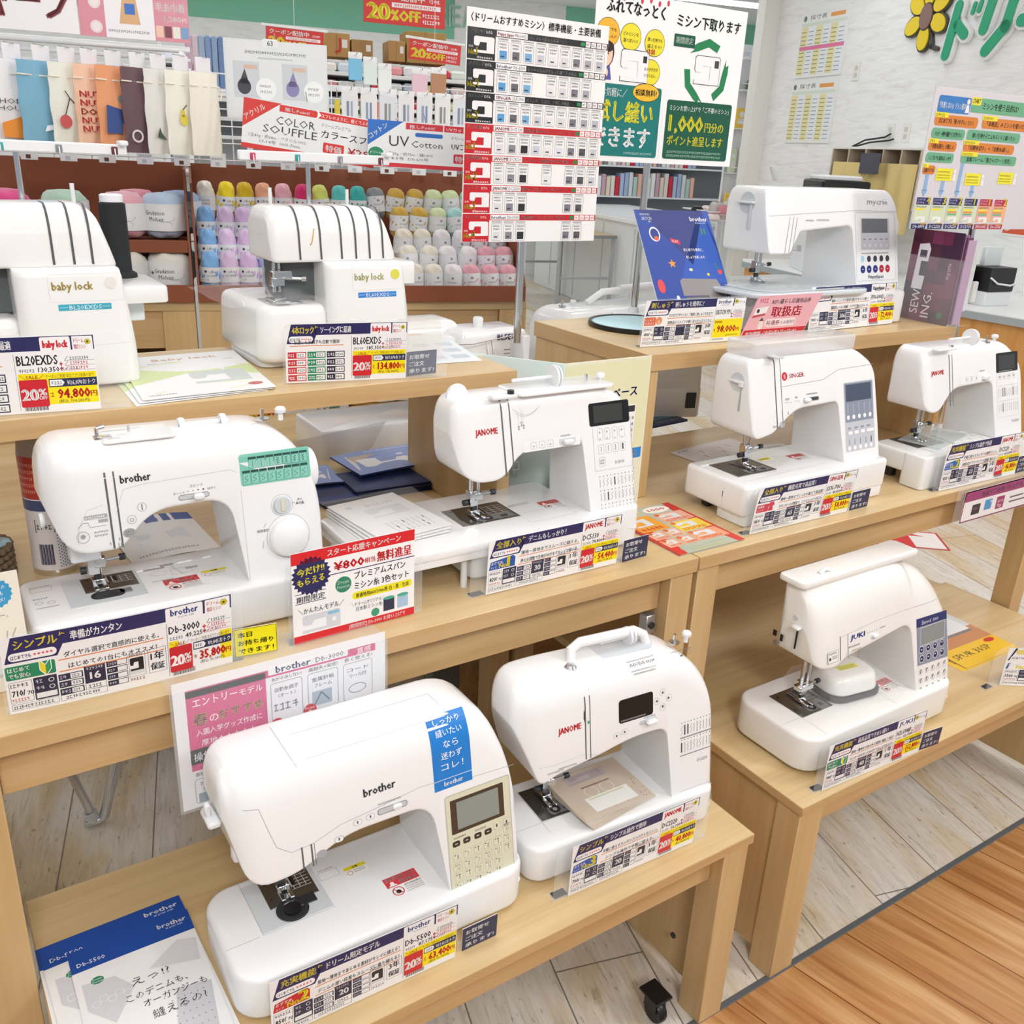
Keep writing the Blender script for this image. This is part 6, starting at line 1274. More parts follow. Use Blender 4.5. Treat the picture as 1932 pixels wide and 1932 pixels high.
pr.poly([(w*.36, h*.30), (w*.36, h*.42), (w*.40, h*.44), (w*.86, h*.43), (w*.95, h*.30), (w*.95, h*.08), (w*.35, h*.08), (w*.33, h*.05), (w*.97, h*.05), (w*.97, h*.0), (w*.3, h*.0), (w*.3, h*.06), (w*.74, h*.12), (w*.70, h*.30)], '#8f8a8c', 3).poly([(w*.38, h*.29), (w*.70, h*.30), (w*.74, h*.12), (w*.42, h*.12), (w*.42, h*.22)], '#5e5c60', 4).ring(w*.53, h*.24, w*.025, w*.006, '#c9c8cc', 5)
pr.build('leaflet_print', t)
MB().box(.02, .19, .0045, .12, .0002, .0014, ACR, .0003).build('clear_stand', t)
# embroidery hoop
t = thing('embroidery_hoop', 'round black-rimmed hoop of pale blue cloth lying on the right riser', 'hoop', (1.456, 1.665, 1.132))
MB().lathe([(.108, .001), (.114, .001), (.115, .006), (.114, .011), (.108, .011)], BLK, 48, caps=(False, False)).lathe([(.108, .011), (.106, .010), (.106, .002), (.108, .001)], BLK, 48, caps=(False, False)).build('hoop_ring', t)
MB().lathe([(0, .007), (.107, .007), (.107, .0085), (0, .0088)], mat('#bfe0e6', .7), 40).build('stretched_cloth', t)
pr = Print(flat_map(.0089), .6)
for i in range(12): pr.line([(.05+.02*math.cos(i*.55), .0+.02*math.sin(i*.55)), (.05+.045*math.cos(i*.55+.3), .0+.045*math.sin(i*.55+.3))], .004, '#eaf4f4', 1)
pr.build('stitched_print', t)
MB().box(.112, .13, -.008, .008, .002, .010, BLK, .001).build('hoop_clamp', t)
# maroon brochure stand
t = thing('brochure_stand', 'maroon SEW ING. brochure fanned in a clear stand at the riser end', 'brochure', (2.287, 1.545, 1.132), math.radians(-94))
w, h = .150, .232
MB().box(0, w, .001, .004, .002, h, mat('#4a1630', .3), .0004).build('brochure_body', t)
pr = Print(plane_map((0, .0007, 0)), .25)
for i in range(5):
    for j in range(7): pr.rect(w*i/5, h*j/7, w/5, h/7, ('#5a1838', '#6d1f45', '#4a1230', '#7c2a55', '#3a1038')[(i*3+j*2+(i*j) % 3) % 5], 1)
rt = PI/2
pr.text('SEW', w*.36, h*.08, .026, '#f0e8ee', w=.062, rot=rt).text('ING.', w*.60, h*.05, .026, '#f0e8ee', w=.066, rot=rt).text('mycrie', w*.86, h*.5, .012, '#d8c8d4', w=.04, rot=rt)
pr.poly([(w*.14, h*.35), (w*.36, h*.35), (w*.40, h*.80), (w*.35, h*.86), (w*.16, h*.84)], '#eceaf0', 2).rect(w*.25, h*.5, w*.14, h*.16, '#3a2030', 3).rect(w*.2, h*.7, w*.14, h*.08, '#5a5560', 3); pr.disc(w*.82, h*.1, w*.06, '#1f6a4a', 2); pr.build('cover_print', t)
for i in range(3): MB().box(w-.002+.004*i, w+.0015+.004*i, .004+.003*i, .02+.01*i, .004, h-.006*i-.004, mat(('#8a6a86', '#6a3558', '#b9a0b8')[i], .3), .0004).build('page', t)
MB().box(-.004, w+.016, -.0014, -.0006, .001, h*.72, ACR, .0002).box(-.004, w+.016, -.0014, .06, .0004, .0016, ACR, .0002).build('clear_stand', t)
# leaflets on the left riser
def greenlf(pr, w, h):
    pr.poly([(0, h*.3), (w*.5, h*.5), (w, h*.35), (w, h*.6), (w*.4, h*.8), (0, h*.7)], '#d6e4a6', 1).poly([(w*.1, h*.1), (w*.6, h*.25), (w*.95, h*.15), (w*.7, h*.05)], '#eaf0d0', 1); pr.text('Baby lock', w*.25, h*.84, h*.06, '#d8a878', w=w*.55).rect(w*.2, h*.78, w*.72, h*.008, '#5a9a8a'); mini_machine(pr, w*.45, h*.22, w*.45, h*.28, '#cfd6d2', 2); pr.disc(w*.88, h*.12, w*.06, '#c8585a', 3, ry=h*.03); pr.scrib(w*.06, h*.05, w*.2, h*.02, '#8a8a84', 2, 3)
for i in range(3): sheet('leaflet', 'pale green overlocker leaflet between the two overlockers, %s of three' % ('lowest', 'middle', 'topmost')[i], 'leaflet', (.268+.006*i, 1.382+.006*i, 1.1323+.0022*i), .10-.03*i, .205, .29, greenlf, skew=.12, curl=.001, group='green overlocker leaflets')
sheet('leaflet', 'pale blue leaflet at the right end of the left riser', 'leaflet', (.745, 1.478, 1.1323), -.06, .165, .26, lambda pr, w, h: [pr.rect(w*(.1+.3*i), h*(.12+.22*j), w*.22, h*.12, '#c9d6de', 1) for i in range(3) for j in range(3)]+[pr.disc(w*.35, h*.82, w*.07, '#dca8b0', 1)], '#eef3f6', skew=.16, curl=.001)
t, pr = board('acrylic_plate', 'empty brown-tinted clear plate standing right of the wrapped overlocker', 'sign holder', (.735, 1.485, 1.132), -.1, .09, .085, 0)
for c_ in list(t.children): bpy.data.objects.remove(c_)
MB().rings([[Vector((p[0], .001+.0016*s, p[1]+.0006)) for p in rrect(0, .09, 0, .085, .012, 4)] for s in (0, 1)], mat('#e9dfd2', .05, alpha=.22)).build('clear_plate', t)
# yellow practice-space board
t = thing('folding_board', 'pale yellow folding board about sewing practice space, standing between the tables', 'board', (1.032, 1.372, .8205))
w, h = .216, .316
MB().box(0, w, 0, .003, 0, h, mat('#e9e6cf', .5), .0004).build('front_panel', t)
lp = MB().box(-.19, 0, 0, .003, 0, h, mat('#dff0f0', .5), .0004).build('side_panel', t, rot=(0, 0, math.radians(-52)))
pr = Print(plane_map((0, -.0005, 0)), .5)
pr.rect(.002, .11, w-.006, h-.115, '#e4e2bb', 1, r=.004); pr.text('ミシン', .022, .262, .021, '#2a3f9a', w=.052, bold=.03, rot=.0).text('スペース', .10, .238, .021, '#2a3f9a', w=.085, bold=.03); pr.rect(.12, .105, .09, .022, '#2a86d2', 2).text('使える', .155, .109, .014, '#ffffff', bold=.02)
pr.rect(.145, .135, .04, .085, '#f0f1f2', 2, r=.004).rect(.147, .205, .036, .013, '#2c2d31', 3)
for i in range(4):
    for j in range(4): pr.rect(.150+.009*i, .15+.013*j, .005, .006, '#9a9ea3', 3)
for i in range(3): pr.scrib(.15, .012+.03*i, .05, .012, '#3a3a3e', 2, i)
pr.build('front_print', t)
pr = Print(plane_map((0, -.0006, 0)), .5); pr.scrib(-.15, .2, .12, .012, '#8fb0b0', 1, 2); pr.disc(-.11, .25, .012, '#b9d6d2', 1); pr.build('side_print', lp)

# pole signs
def pole(parent, x, y, z0, z1, x1=None, r=.0085, base=True, clamp=None):
    x1 = x if x1 is None else x1
    MB().tube([(x, y, z0), (x1, y, z1)], r, CHR, 12).build('pole', parent)
    if base: MB().lathe([(0, 0), (.055, 0), (.055, .003), (.014, .006), (.012, .02), (0, .02)], mat('#e9ebec', .3), 26, (x, y, z0-.0005)).build('pole_base', parent)
    if clamp: MB().lathe([(.0095, -.03), (.0135, -.03), (.0135, .03), (.0095, .03)], mat('#eef2f4', .1, alpha=.5), 16, (x+(x1-x)*.5, y, clamp), caps=(False, False)).box(x+.012, x+.032, y-.006, y+.006, clamp-.012, clamp+.045, mat('#f2f4f5', .15, alpha=.6), .003).build('pole_clamp', parent)
t = thing('pole_sign', 'tall white chart of recommended machines in black and red rows, on a chrome pole', 'sign', (1.09, 1.604, .8155))
pole(t, 0, .02, .0015, .60, clamp=.28)
MB().box(-.152, .172, .002, .005, .519, .925, PAP, .0005).build('sign_board', t)
X0, Z0, w, h = -.152, .519, .324, .406
pr = Print(plane_map((X0, .0016, Z0)), .3)
pr.text('〈ドリームおすすめミシン〉', .008, h*.946, .0145, '#26262a', w=.16, bold=.015).text('標準機能・主要装備', .178, h*.946, .0145, '#26262a', w=.125, bold=.015)
rows = [('フラグシップ', 'Happy Japan', 'FFH-6900D', 'パワフルで静かな本格ミシン', '1', 9), ('ハイエンド', BR, 'Db-5500', 'あらゆる素材がキレイに縫える本格派', '2', 0xEF), ('ハイエンド', 'SINGER', 'SSX-700', 'ボタンホール充実、手軽に本格派', '3', 9), ('バランス重視', 'JANOME', 'DC5130', '厚地も薄地もキレイで、ストレスフリー', '1', 9), ('お手軽快適', 'JANOME', 'DC3220', 'ハイパワー＋自動糸切り付きで快適', '2', 9), ('エントリー', 'JANOME', 'DC2220', '基本にこだわる、コンパクトタイプ', '3', 9), ('エントリー', BR, 'Db-3000', '直感的操作、かんたんにすぐ使える', '4', 9)]
has = ['111111111', '111011110', '111111111', '111111111', '111010111', '111000110', '111000110']
rh = h*.925/7
for i, (a, b, c_, d, n_, _) in enumerate(rows):
    y0 = h*.925-rh*(i+1); col = '#1c1c1e' if i < 3 else '#c8202c'
    pr.rect(.001, y0+.001, .060, rh-.002, col, 1).rect(.061, y0+rh*.77, w-.062, rh*.21, col, 1)
    pr.text(a, .006, y0+rh*.82, rh*.13, '#ffffff', w=.032, bold=.01).text('モデル', .040, y0+rh*.82, rh*.10, '#ffffff', w=.014)
    mini_machine(pr, .015, y0+rh*.22, .044, rh*.5, '#f2f2f4', 2); pr.text('No.', .004, y0+rh*.16, rh*.16, '#f6e431', w=.015, bold=.03, lay=5).text(n_, .0205, y0+rh*.16, rh*.24, '#f6e431', bold=.03, lay=5); pr.scrib(.004, y0+rh*.37, .010, rh*.06, '#ffffff', 4, 3)
    pr.text('厚地★★★★☆', .022, y0+rh*.04, rh*.075, '#ffffff', w=.034); pr.rect(.0635, y0+rh*.79, .068, rh*.17, '#f4f4f6', 2)
    bc = '#2b3f92' if b == BR else '#c8202c'
    pr.text(b, .066, y0+rh*.82, rh*.11, bc, w=.034, bold=.025).text(c_, .103, y0+rh*.82, rh*.11, '#3a3a3e', w=.026).text(d, .135, y0+rh*.81, rh*.12, '#ffffff', w=min(.115, .0068*len(d)), bold=.01)
    for q in range(4): pr.rect(.268+.0135*q, y0+rh*.79, .0115, rh*.17, '#f4f0f0', 2).scrib(.270+.0135*q, y0+rh*.83, .008, rh*.08, col, 3, q)
    pr.rect(.256, y0+rh*.81, .010, rh*.12, '#2a8a52', 2)
    for q in range(9):
        if has[i][q] == '0': continue
        x = .067+.0283*q
        pr.scrib(x, y0+rh*.685, .023, rh*.05, '#3a3a3e', 2, q+i); pr.frame(x, y0+rh*.05, .0235, rh*.60, .0005, '#6a6a70', 1, r=.002); pr.scrib(x+.003, y0+rh*.53, .017, rh*.055, '#2a2a2e', 2, q); pr.scrib(x+.004, y0+rh*.43, .015, rh*.055, '#2a2a2e', 2, q+3)
        pr.rect(x+.004, y0+rh*.10, .0155, rh*.26, ('#5aa0d8', '#6a6a6e', '#7ab0dc', '#c9ccd6', '#e9e9ec', '#dadade', '#7a7a84', '#a9a9b2', '#b9bcc6')[q] if i < 3 else ('#e0e0e4', '#8a8a94', '#2c2c30', '#c9cde0', '#e9e9ec', '#e2e4ee', '#7a7a84', '#5a5a5e', '#c9ccd4')[q], 2)
        pr.rect(x+.006, y0+rh*.16, .008, rh*.04, '#3a3a40', 3)
pr.build('chart_print', t)
# two-leaf white sign
t = thing('pole_sign', 'two-leaf white and green sign about trial sewing and trade-in, on a chrome pole', 'sign', (1.575, 1.785, 1.1325))
pole(t, -.018, .012, .0015, .40)
w, h = .222, .345
l = MB().box(-w, 0, -.0015, .0015, 0, h, PAP, .0005).build('left_leaf', t, loc=(0, -.002, .36), rot=(0, 0, .04))
pr = Print(plane_map((-w, -.0020, 0)), .25)
for i in range(7): pr.disc(w*(.24+.125*i)*.95, h*.975-.004*(i % 2), .004, '#d83a5a', 1, 10, ry=.006)
pr.text('ふれてなっとく', w*.13, h*.875, .028, '#26262a', w=w*.78, bold=.035)
for x, y, rx, ry, c_, a, b in ((.17, .76, .032, .028, '#f2b83a', '初めてでも', 'あんしん!!'), (.47, .75, .030, .027, '#f0e23a', 'どのミシンを', '選べばいい?'), (.80, .735, .030, .027, '#f0e23a', '厚い生地でも', '縫えるの?'), (.78, .56, .028, .026, '#f0e23a', '糸のかけ方が', 'わからない…')):
    pr.disc(w*x, h*y, rx+.0012, '#4a4a3a', 1, ry=ry+.0012).disc(w*x, h*y, rx, c_, 2, ry=ry).text(a, w*x, h*y+.002, .008, '#2a2a2a', al='c', w=rx*1.5, bold=.015).text(b, w*x, h*y-.011, .008, '#2a2a2a', al='c', w=rx*1.45, bold=.015)
pr.disc(w*.16, h*.645, .024, '#3a2c28', 1, ry=.030).disc(w*.165, h*.635, .019, '#f2cdb4', 2, ry=.024).disc(w*.16, h*.68, .022, '#3a2c28', 3, ry=.012).disc(w*.14, h*.64, .002, '#2a2220', 4, 8).disc(w*.19, h*.64, .002, '#2a2220', 4, 8).disc(w*.168, h*.608, .003, '#c05a4a', 4, 8, ry=.004).poly([(w*.07, h*.49), (w*.10, h*.575), (w*.22, h*.575), (w*.25, h*.49)], '#5a5aa8', 1).disc(w*.165, h*.53, .009, '#f2cdb4', 3, 10)
mini_machine(pr, w*.36, h*.49, w*.38, h*.19, '#3a3a3e', 2); mini_machine(pr, w*.365, h*.4935, w*.37, h*.182, '#f4f4f6', 3); pr.rect(w*.66, h*.61, .012, .014, '#3a3a3e', 4).text('体験', w*.70, h*.665, .012, '#d2323f', bold=.02).text('!!', w*.03, h*.69, .014, '#d2323f', bold=.03)
pr.rect(w*.02, h*.035, w*.94, h*.435, '#1f7a76', 1, r=.006).text('＼お気軽に／', w*.06, h*.395, .018, '#ffffff', w=w*.42, bold=.01).text('試し縫い', w*.08, h*.245, .045, '#f0e83a', w=w*.78, bold=.03).text('できます', w*.06, h*.09, .045, '#ffffff', w=w*.78, bold=.035); pr.disc(w*.74, h*.435, .042, '#4a3a10', 2, ry=.0195).disc(w*.74, h*.435, .0405, '#f2c03a', 3, ry=.018).text('相談無料!', w*.74, h*.415, .014, '#2a2a2a', al='c', w=.066, bold=.02, lay=5); pr.scrib(w*.5, h*.05, w*.4, .005, '#a9d0ca', 2, 3)
pr.build('left_print', l)
r_ = MB().box(0, .236, -.0015, .0015, 0, h, PAP, .0005).build('right_leaf', t, loc=(.0, -.002, .36), rot=(0, 0, -.02))
w = .236
pr = Print(plane_map((0, -.0020, 0)), .25)
pr.text('ミシン下取ります', w*.08, h*.855, .026, '#1d3a2e', w=w*.84, bold=.025).rect(w*.06, h*.735, w*.27, h*.075, '#1d5a48', 1, r=.002).text('期間限定', w*.085, h*.755, .014, '#d8ecd8', w=w*.22, bold=.01)
for a in (PI/2, PI/2+2*PI/3, PI/2+4*PI/3):
    cx, cy, R = w*.52, h*.60, .062; ca, sa = math.cos(a), math.sin(a)
    P = [(R*.95, -.036), (R*1.15, 0), (R*.95, .036), (R*.80, .052), (R*.72, .044), (R*.58, .058), (R*.70, .028), (R*.86, 0), (R*.70, -.028)]
    pr.poly([(cx+x*ca-y*sa, cy+x*sa+y*ca) for x, y in P], '#2a8452', 1)
mini_machine(pr, w*.36, h*.52, w*.34, h*.18, '#4a4a4e', 3); mini_machine(pr, w*.365, h*.5235, w*.33, h*.172, '#f4f4f6', 4); pr.rect(w*.62, h*.63, .014, .016, '#4a4a4e', 5)
pr.rect(w*.05, h*.035, w*.88, h*.375, '#1f5a45', 1, r=.006).text('ミシンお買い上げで「ご不要のミシン」', w*.09, h*.345, .012, '#e6efe6', w=w*.8).text('1,000', w*.1, h*.215, .036, '#f0e83a', w=w*.45, bold=.03).text('円分の', w*.58, h*.22, .022, '#f0e83a', w=w*.26, bold=.02).text('ポイント進呈します', w*.09, h*.125, .022, '#f0e83a', w=w*.76, bold=.02); pr.scrib(w*.1, h*.075, w*.75, .005, '#a9c9b4', 2, 3); pr.scrib(w*.1, h*.05, w*.75, .005, '#a9c9b4', 2, 8)
pr.build('right_print', r_)
# flow chart sign on the right
t = thing('pole_sign', 'grey flow chart sign for choosing a machine, on a leaning chrome pole at the right', 'sign', (2.40, 1.43, .8205))
pole(t, .022, .01, .0015, .58, x1=-.028, clamp=.37)
w, h = .46, .315
bd = MB().box(0, w, -.0015, .0015, 0, h, mat('#d6d4da', .35), .0005).build('sign_board', t, loc=(-.315, -.004, .553), rot=(0, 0, -.06))
pr = Print(plane_map((0, -.0020, 0)), .3)
pr.rect(.016, .262, .118, .036, '#3f7fc4', 1, r=.006).text('『失敗しない』ミシン選び', .022, .271, .014, '#ffffff', w=.096, bold=.012).rect(.137, .268, .22, .032, '#6fb08a', 1, r=.004).rect(.137, .284, .034, .017, '#f0e23a', 2).text('START', .140, .288, .010, '#2a2a2a', w=.027, bold=.02).text('ミシンを使う目的は?', .18, .276, .016, '#2a2a2a', w=.14, bold=.012)
pr.disc(.124, .289, .006, '#f2e6dc', 3).poly([(.116, .265), (.132, .265), (.128, .282), (.12, .282)], '#eef0f4', 2)
def bar(x, y, ww, hh, c_, s, sc_='#26262a', tg=None):
    pr.rect(x, y, ww, hh, c_, 1, r=hh*.35); pr.text(s, x+ww/2, y+hh*.22, hh*.5, sc_, al='c', w=min(ww*.8, hh*.48*len(s)), bold=.012)
    if tg: pr.rect(x-.001, y+hh*.75, ww*.24+.01, hh*.45, '#f0e23a', 2); pr.scrib(x+.002, y+hh*.83, ww*.2, hh*.25, '#4a4428', 3, 2)
bar(.014, .233, .16, .024, '#d8843a', 'はじめてでも「使いやすい」ミシン', tg=1); bar(.19, .235, .2, .024, '#d8843a', '「本格派」のミシンを使いたい', tg=1); bar(.012, .205, .122, .023, '#6fb08a', 'バッグ・小物や通園グッズを作りたい'); bar(.142, .207, .21, .023, '#6fb08a', '厚い生地やデニムもらくらく縫いたい')
bar(.010, .178, .102, .022, '#d8843a', '「自動糸調子」が欲しい', tg=1); bar(.138, .180, .2, .022, '#d8843a', '「自動糸切り」＋「自動糸通し」', tg=1); bar(.008, .152, .102, .022, '#6fb08a', 'シンプルでも基本はしっかり'); bar(.137, .154, .22, .022, '#6fb08a', '金属フレーム「重さ×パワーと安定」', tg=1); bar(.006, .125, .045, .02, '#d8843a', '直感ダイヤル', tg=1)
for x, z in ((.058, .112), (.17, .104), (.30, .11)): pr.rect(x, z, .06, .028, '#f0e83a', 2); pr.scrib(x+.004, z+.018, .045, .004, '#5a5428', 3, 2); pr.scrib(x+.004, z+.011, .048, .003, '#5a5428', 3, 5); pr.scrib(x+.004, z+.005, .048, .003, '#5a5428', 3, 8); pr.disc(x+.068, z+.022, .005, '#f4f0ee', 2).poly([(x+.062, z), (x+.075, z), (x+.072, z+.016), (x+.065, z+.016)], '#f4f0ee', 2)
for i, x in enumerate((.027, .089, .149, .206)):
    top_ = (.125, .112, .154, .104)[i]
    pr.rect(x-.006, .088, .012, top_-.088, '#8fb4de', 1).poly([(x-.011, .09), (x+.011, .09), (x, .074)], '#8fb4de', 1)
for i, (n_, m_, b_) in enumerate((('4', 'Db-3000', BR), ('3', 'DC2220', 'JANOME'), ('2', 'DC3220', 'JANOME'), ('1', 'DC5130', 'JANOME'), ('1', 'FFH-6900D', 'Happy'), ('2', 'Db-5500', BR))):
    x = .002+.0605*i; c_ = '#2c2c66' if i < 4 else '#b8284a'
    pr.rect(x+.001, .018, .056, .046, '#d5e0c0' if i < 4 else '#eeb88e', 1).rect(x+.004, .056, .050, .0165, c_, 2).text('コンパクト型', x+.006, .0655, .005, '#e6e6f4', w=.028).text('おすすめ No.', x+.006, .0585, .005, '#e6e6f4', w=.028).text(n_, x+.041, .058, .018, '#f6ea3a', bold=.035, lay=5); pr.scrib(x+.006, .0495, .04, .004, '#3a3a3e', 3, i)
    pr.rect(x+.005, .0435, .032, .0045, '#f0e23a', 2)
    if i > 1: pr.rect(x+.005, .038, .036, .0045, '#e09a4a', 2).rect(x+.005, .0325, .036, .0045, '#7ab592', 2)
    if i > 2: pr.rect(x+.005, .027, .036, .0045, '#e6a6c6', 2)
    mini_machine(pr, x+.012, .015, .034, .014, '#eef0f2', 3); pr.rect(x+.034, .010, .018, .004, '#e8b03a', 4)
    pr.poly([(x+.002, -.004+.004), (x+.054, .0), (x+.056, .012), (x+.0, .012)], c_, 4); pr.text(m_, x+.028, .0025, .0075, '#ffffff', al='c', w=.042, bold=.02, lay=6)
pr.build('chart_print', bd)
# overlocker behind the left riser; machine behind the right riser
t = thing('overlocker', 'small white overlocker with vent lines behind the right end of the left riser', 'overlock machine', (1.10, 1.88, .815), 0)
MB().rbox(0, .20, 0, .13, .002, .285, WHT, .02, .02, .004, k=5).build('body', t)
MB().rbox(-.18, .0, .01, .11, .24, .275, WHT, .012, .01, .004, k=4).build('top_arm', t)
pr = Print(plane_map((0, -.0006, 0)), .4); pr.text('BL5EXT', .105, .262, .014, '#2a4a9a', w=.065, bold=.03)
for i in range(9): pr.rect(.125, .16+.0095*i, .055, .0022, '#8a8d90')
pr.rect(.03, .12, .012, .10, '#77797c').build('front_print', t)
mb = MB().lathe([(0, 0), (.012, 0), (.013, .02), (.010, .024), (0, .024)], WHM, 18, (.085, .06, .285)); mb.build('tension_knob', t)
MB().tube([(-.18, -.02, .272), (.02, -.025, .262), (.16, -.02, .278)], .0016, CHR, 6).tube([(-.14, -.02, .27), (-.14, -.03, .245), (-.125, -.03, .245), (-.125, -.02, .27)], .0014, CHR, 6).tube([(.06, -.02, .265), (.06, -.03, .235), (.075, -.03, .235), (.075, -.02, .268)], .0014, CHR, 6).tube([(.13, -.02, .275), (.13, -.03, .25), (.145, -.03, .25), (.145, -.02, .276)], .0014, CHR, 6).build('thread_guide', t)
t = thing('sewing_machine', 'white machine standing behind the right riser, its spool pin showing past the hoop', 'sewing machine', (1.40, 1.90, .82), 0)
body_loft([(.0, .15), (.003, .0), (.12, .0), (.123, .2), (.38, .21)], [(.0, .15), (.01, .31, .05), (.37, .318, .03), (.38, .21)], 0, -.1, .15, .03, .03, .006, .02, .02, WHT).build('arm_body', t, smooth=32)
MB().rbox(-.0, .38, -.0, .16, .001, .08, WHT, .02, .008, .002, k=4).build('bed', t)
winder(t, .06, .07, .312, .035)
MB().tube([(.14, .07, .317), (.19, .07, .345), (.25, .07, .347)], .009, WHM, 10).tube([(.25, .07, .347), (.36, .07, .352)], .014, WHM, 14).build('spool_pin', t)
# white machine standing on the back table, seen past the riser panel
t = thing('sewing_machine', 'white machine on the table behind, half hidden by the riser panel', 'sewing machine', (.90, 1.93, .815), 0)
MB().rbox(-.13, .24, .0, .18, .001, .07, WHT, .012, .008, .002, k=4).build('bed', t)
body_loft([(.0, .15), (.01, .12, .02), (.06, .12), (.1, .2), (.2, .2), (.205, .06), (.26, .06)], [(.0, .15), (.03, .21, .03), (.05, .30, .05), (.25, .30, .03), (.26, .06)], 0, .1, .15, .03, .03, .006, .02, .02, WHT).build('arm_body', t, smooth=32)
t = thing('sign_holder', 'empty clear table-top holder with dark magnet, behind the navy brochures', 'sign holder', (.70, 1.915, .8155), .1)
MB().rings([[Vector((x, y+.0012*s, z)) for x, y, z in ((0, 0, .002), (.19, 0, .002), (.22, -.03, .085), (-.02, -.03, .07))] for s in (0, 1)], mat('#f4f0f0', .05, alpha=.3)).box(0, .19, 0, .05, .0003, .0016, ACR, .0002).build('clear_plate', t)
MB().box(.13, .165, .004, .045, .0017, .0024, DRK, .0002).build('magnet_pad', t)
# chrome tube leg under the left middle table
t = thing('stool', 'chrome tube stool under the left middle table, its bent leg showing', 'stool', (.20, 1.945, 0))
MB().tube([(.075, .01, .42), (.062, .006, .175), (.012, .0, .02), (0, 0, .0125), (-.008, .0, .013), (-.03, .0, .018)], .0115, CHR, 12).build('leg', t)
MB().tube([(-.012, .0, .03), (-.05, .0, .19), (-.1, .01, .42)], .0095, CHR, 12).build('leg', t)
MB().lathe([(.0118, 0), (.0155, 0), (.0155, .022), (.0118, .022)], mat('#e4e6e8', .3, alpha=.7), 14, caps=(False, False)).build('foot_cap', t, loc=(-.012, 0, .022), rot=(0, -.25, 0))
MB().rbox(-.17, .15, -.15, .17, .42, .46, mat('#4a4c50', .6), .12, .015, .004, k=6).build('seat', t)
# arrow sign stuck to the floor
t = tag(MB().rings([[(x, y, z) for x, y in ((-.14, -.08), (.17, -.08), (.17, .12), (-.14, .12))] for z in (.0006, .0012)], mat('#c8323e', .5)).build('floor_sign', loc=(3.53, 2.14, 0), rot=(0, 0, math.radians(-40))), 'white and red floor sticker lying beyond the right bench', 'floor sign')
pr = Print(flat_map(.0013), .5); pr.rect(-.13, -.07, .29, .18, '#f2eeec', 1).poly([(-.06, -.07), (.03, -.07), (.03, .06), (.10, .06), (-.015, .11), (-.10, .06), (-.06, .06)], '#d83a40', 2); pr.build('arrow_print', t)

# ================================================================ yarn display behind
UZ = lambda u, v, z: rw(u, v, z)
def rthing(name, label, cat, u, v, z, group=None, rz=0.0): return thing(name, label, cat, UZ(u, v, z), -TH+rz, group)
for i, (u0, u1, lb) in enumerate(((-1.12, -.014, 'oak display table under the left yarn tray, with a dark open shelf'), (-.004, .945, 'oak display table under the right yarn tray, baskets on its lower shelf'))):
    t = rthing('display_table', lb, 'table', u0, 2.69, 0, 'oak display tables')
    W = u1-u0
    MB().box(0, W, 0, .46, 1.058, 1.083, WT, .001).build('tabletop', t)
    for x in (.0, W-.085):
        for y in (.0, .40): MB().box(x, x+.085, y, y+.06, 0, 1.0575, WZ, .001).build('leg', t)
    MB().box(.0855, W-.0855, .01, .03, .955, 1.0575, WA, .001).build('front_rail', t)
    MB().box(.0855, W-.0855, .03, .40, .69, .713, WT, .001).build('lower_shelf', t)
    MB().box(.0855, W-.0855, .008, .03, .61, .713, WA, .001).build('lower_rail', t)
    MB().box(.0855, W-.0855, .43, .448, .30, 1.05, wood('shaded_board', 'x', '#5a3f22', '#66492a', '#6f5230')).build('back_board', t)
BRN = mat('#8a4a2c', .55)
def yarn_tray(u0, u1, label, shelf=None):
    t = rthing('yarn_tray', label, 'tray', u0, 2.68, 1.0835, 'brown yarn trays'); W = u1-u0
    MB().box(0, W, .0, .42, 0, .008, BRN).build('tray_floor', t)
    MB().box(0, W, -.006, .0, 0, .046, BRN, .0008).build('front_lip', t)
    MB().box(0, W, .42, .428, 0, .345, BRN, .0008).build('back_panel', t)
    for x in (0, W-.006):
        mb = MB(); mb.rings([[(x+a, y, z) for y, z in ((0, .008), (.4195, .008), (.4195, .335), (.14, .335 if shelf else .30), (.0, .05))] for a in (0, .006)], BRN); mb.build('side_panel', t)
    if shelf:
        MB().box(.0065, W-.0065, .04, .419, shelf, shelf+.006, BRN).box(.0065, W-.0065, .034, .04, shelf-.02, shelf+.012, BRN).build('shelf', t)
    return t
yarn_tray(-1.12, -.014, 'brown tray of fluffy mohair balls on two levels', .145)
yarn_tray(-.004, .935, 'brown tray full of coloured souffle skeins and small cotton balls')
LBL = mat('#eceef0', .5)
def fuzz(col, rough=.95):
    key = 'fuzz'+col
    if key in _mats: return _mats[key]
    m = bpy.data.materials.new('yarn_'+col.strip('#')); m.use_nodes = True; nt, n, l, b = nodes(m)
    b.inputs['Base Color'].default_value = (*lin(col), 1); b.inputs['Roughness'].default_value = rough; b.inputs['Sheen Weight'].default_value = .4
    _mats[key] = m; return m
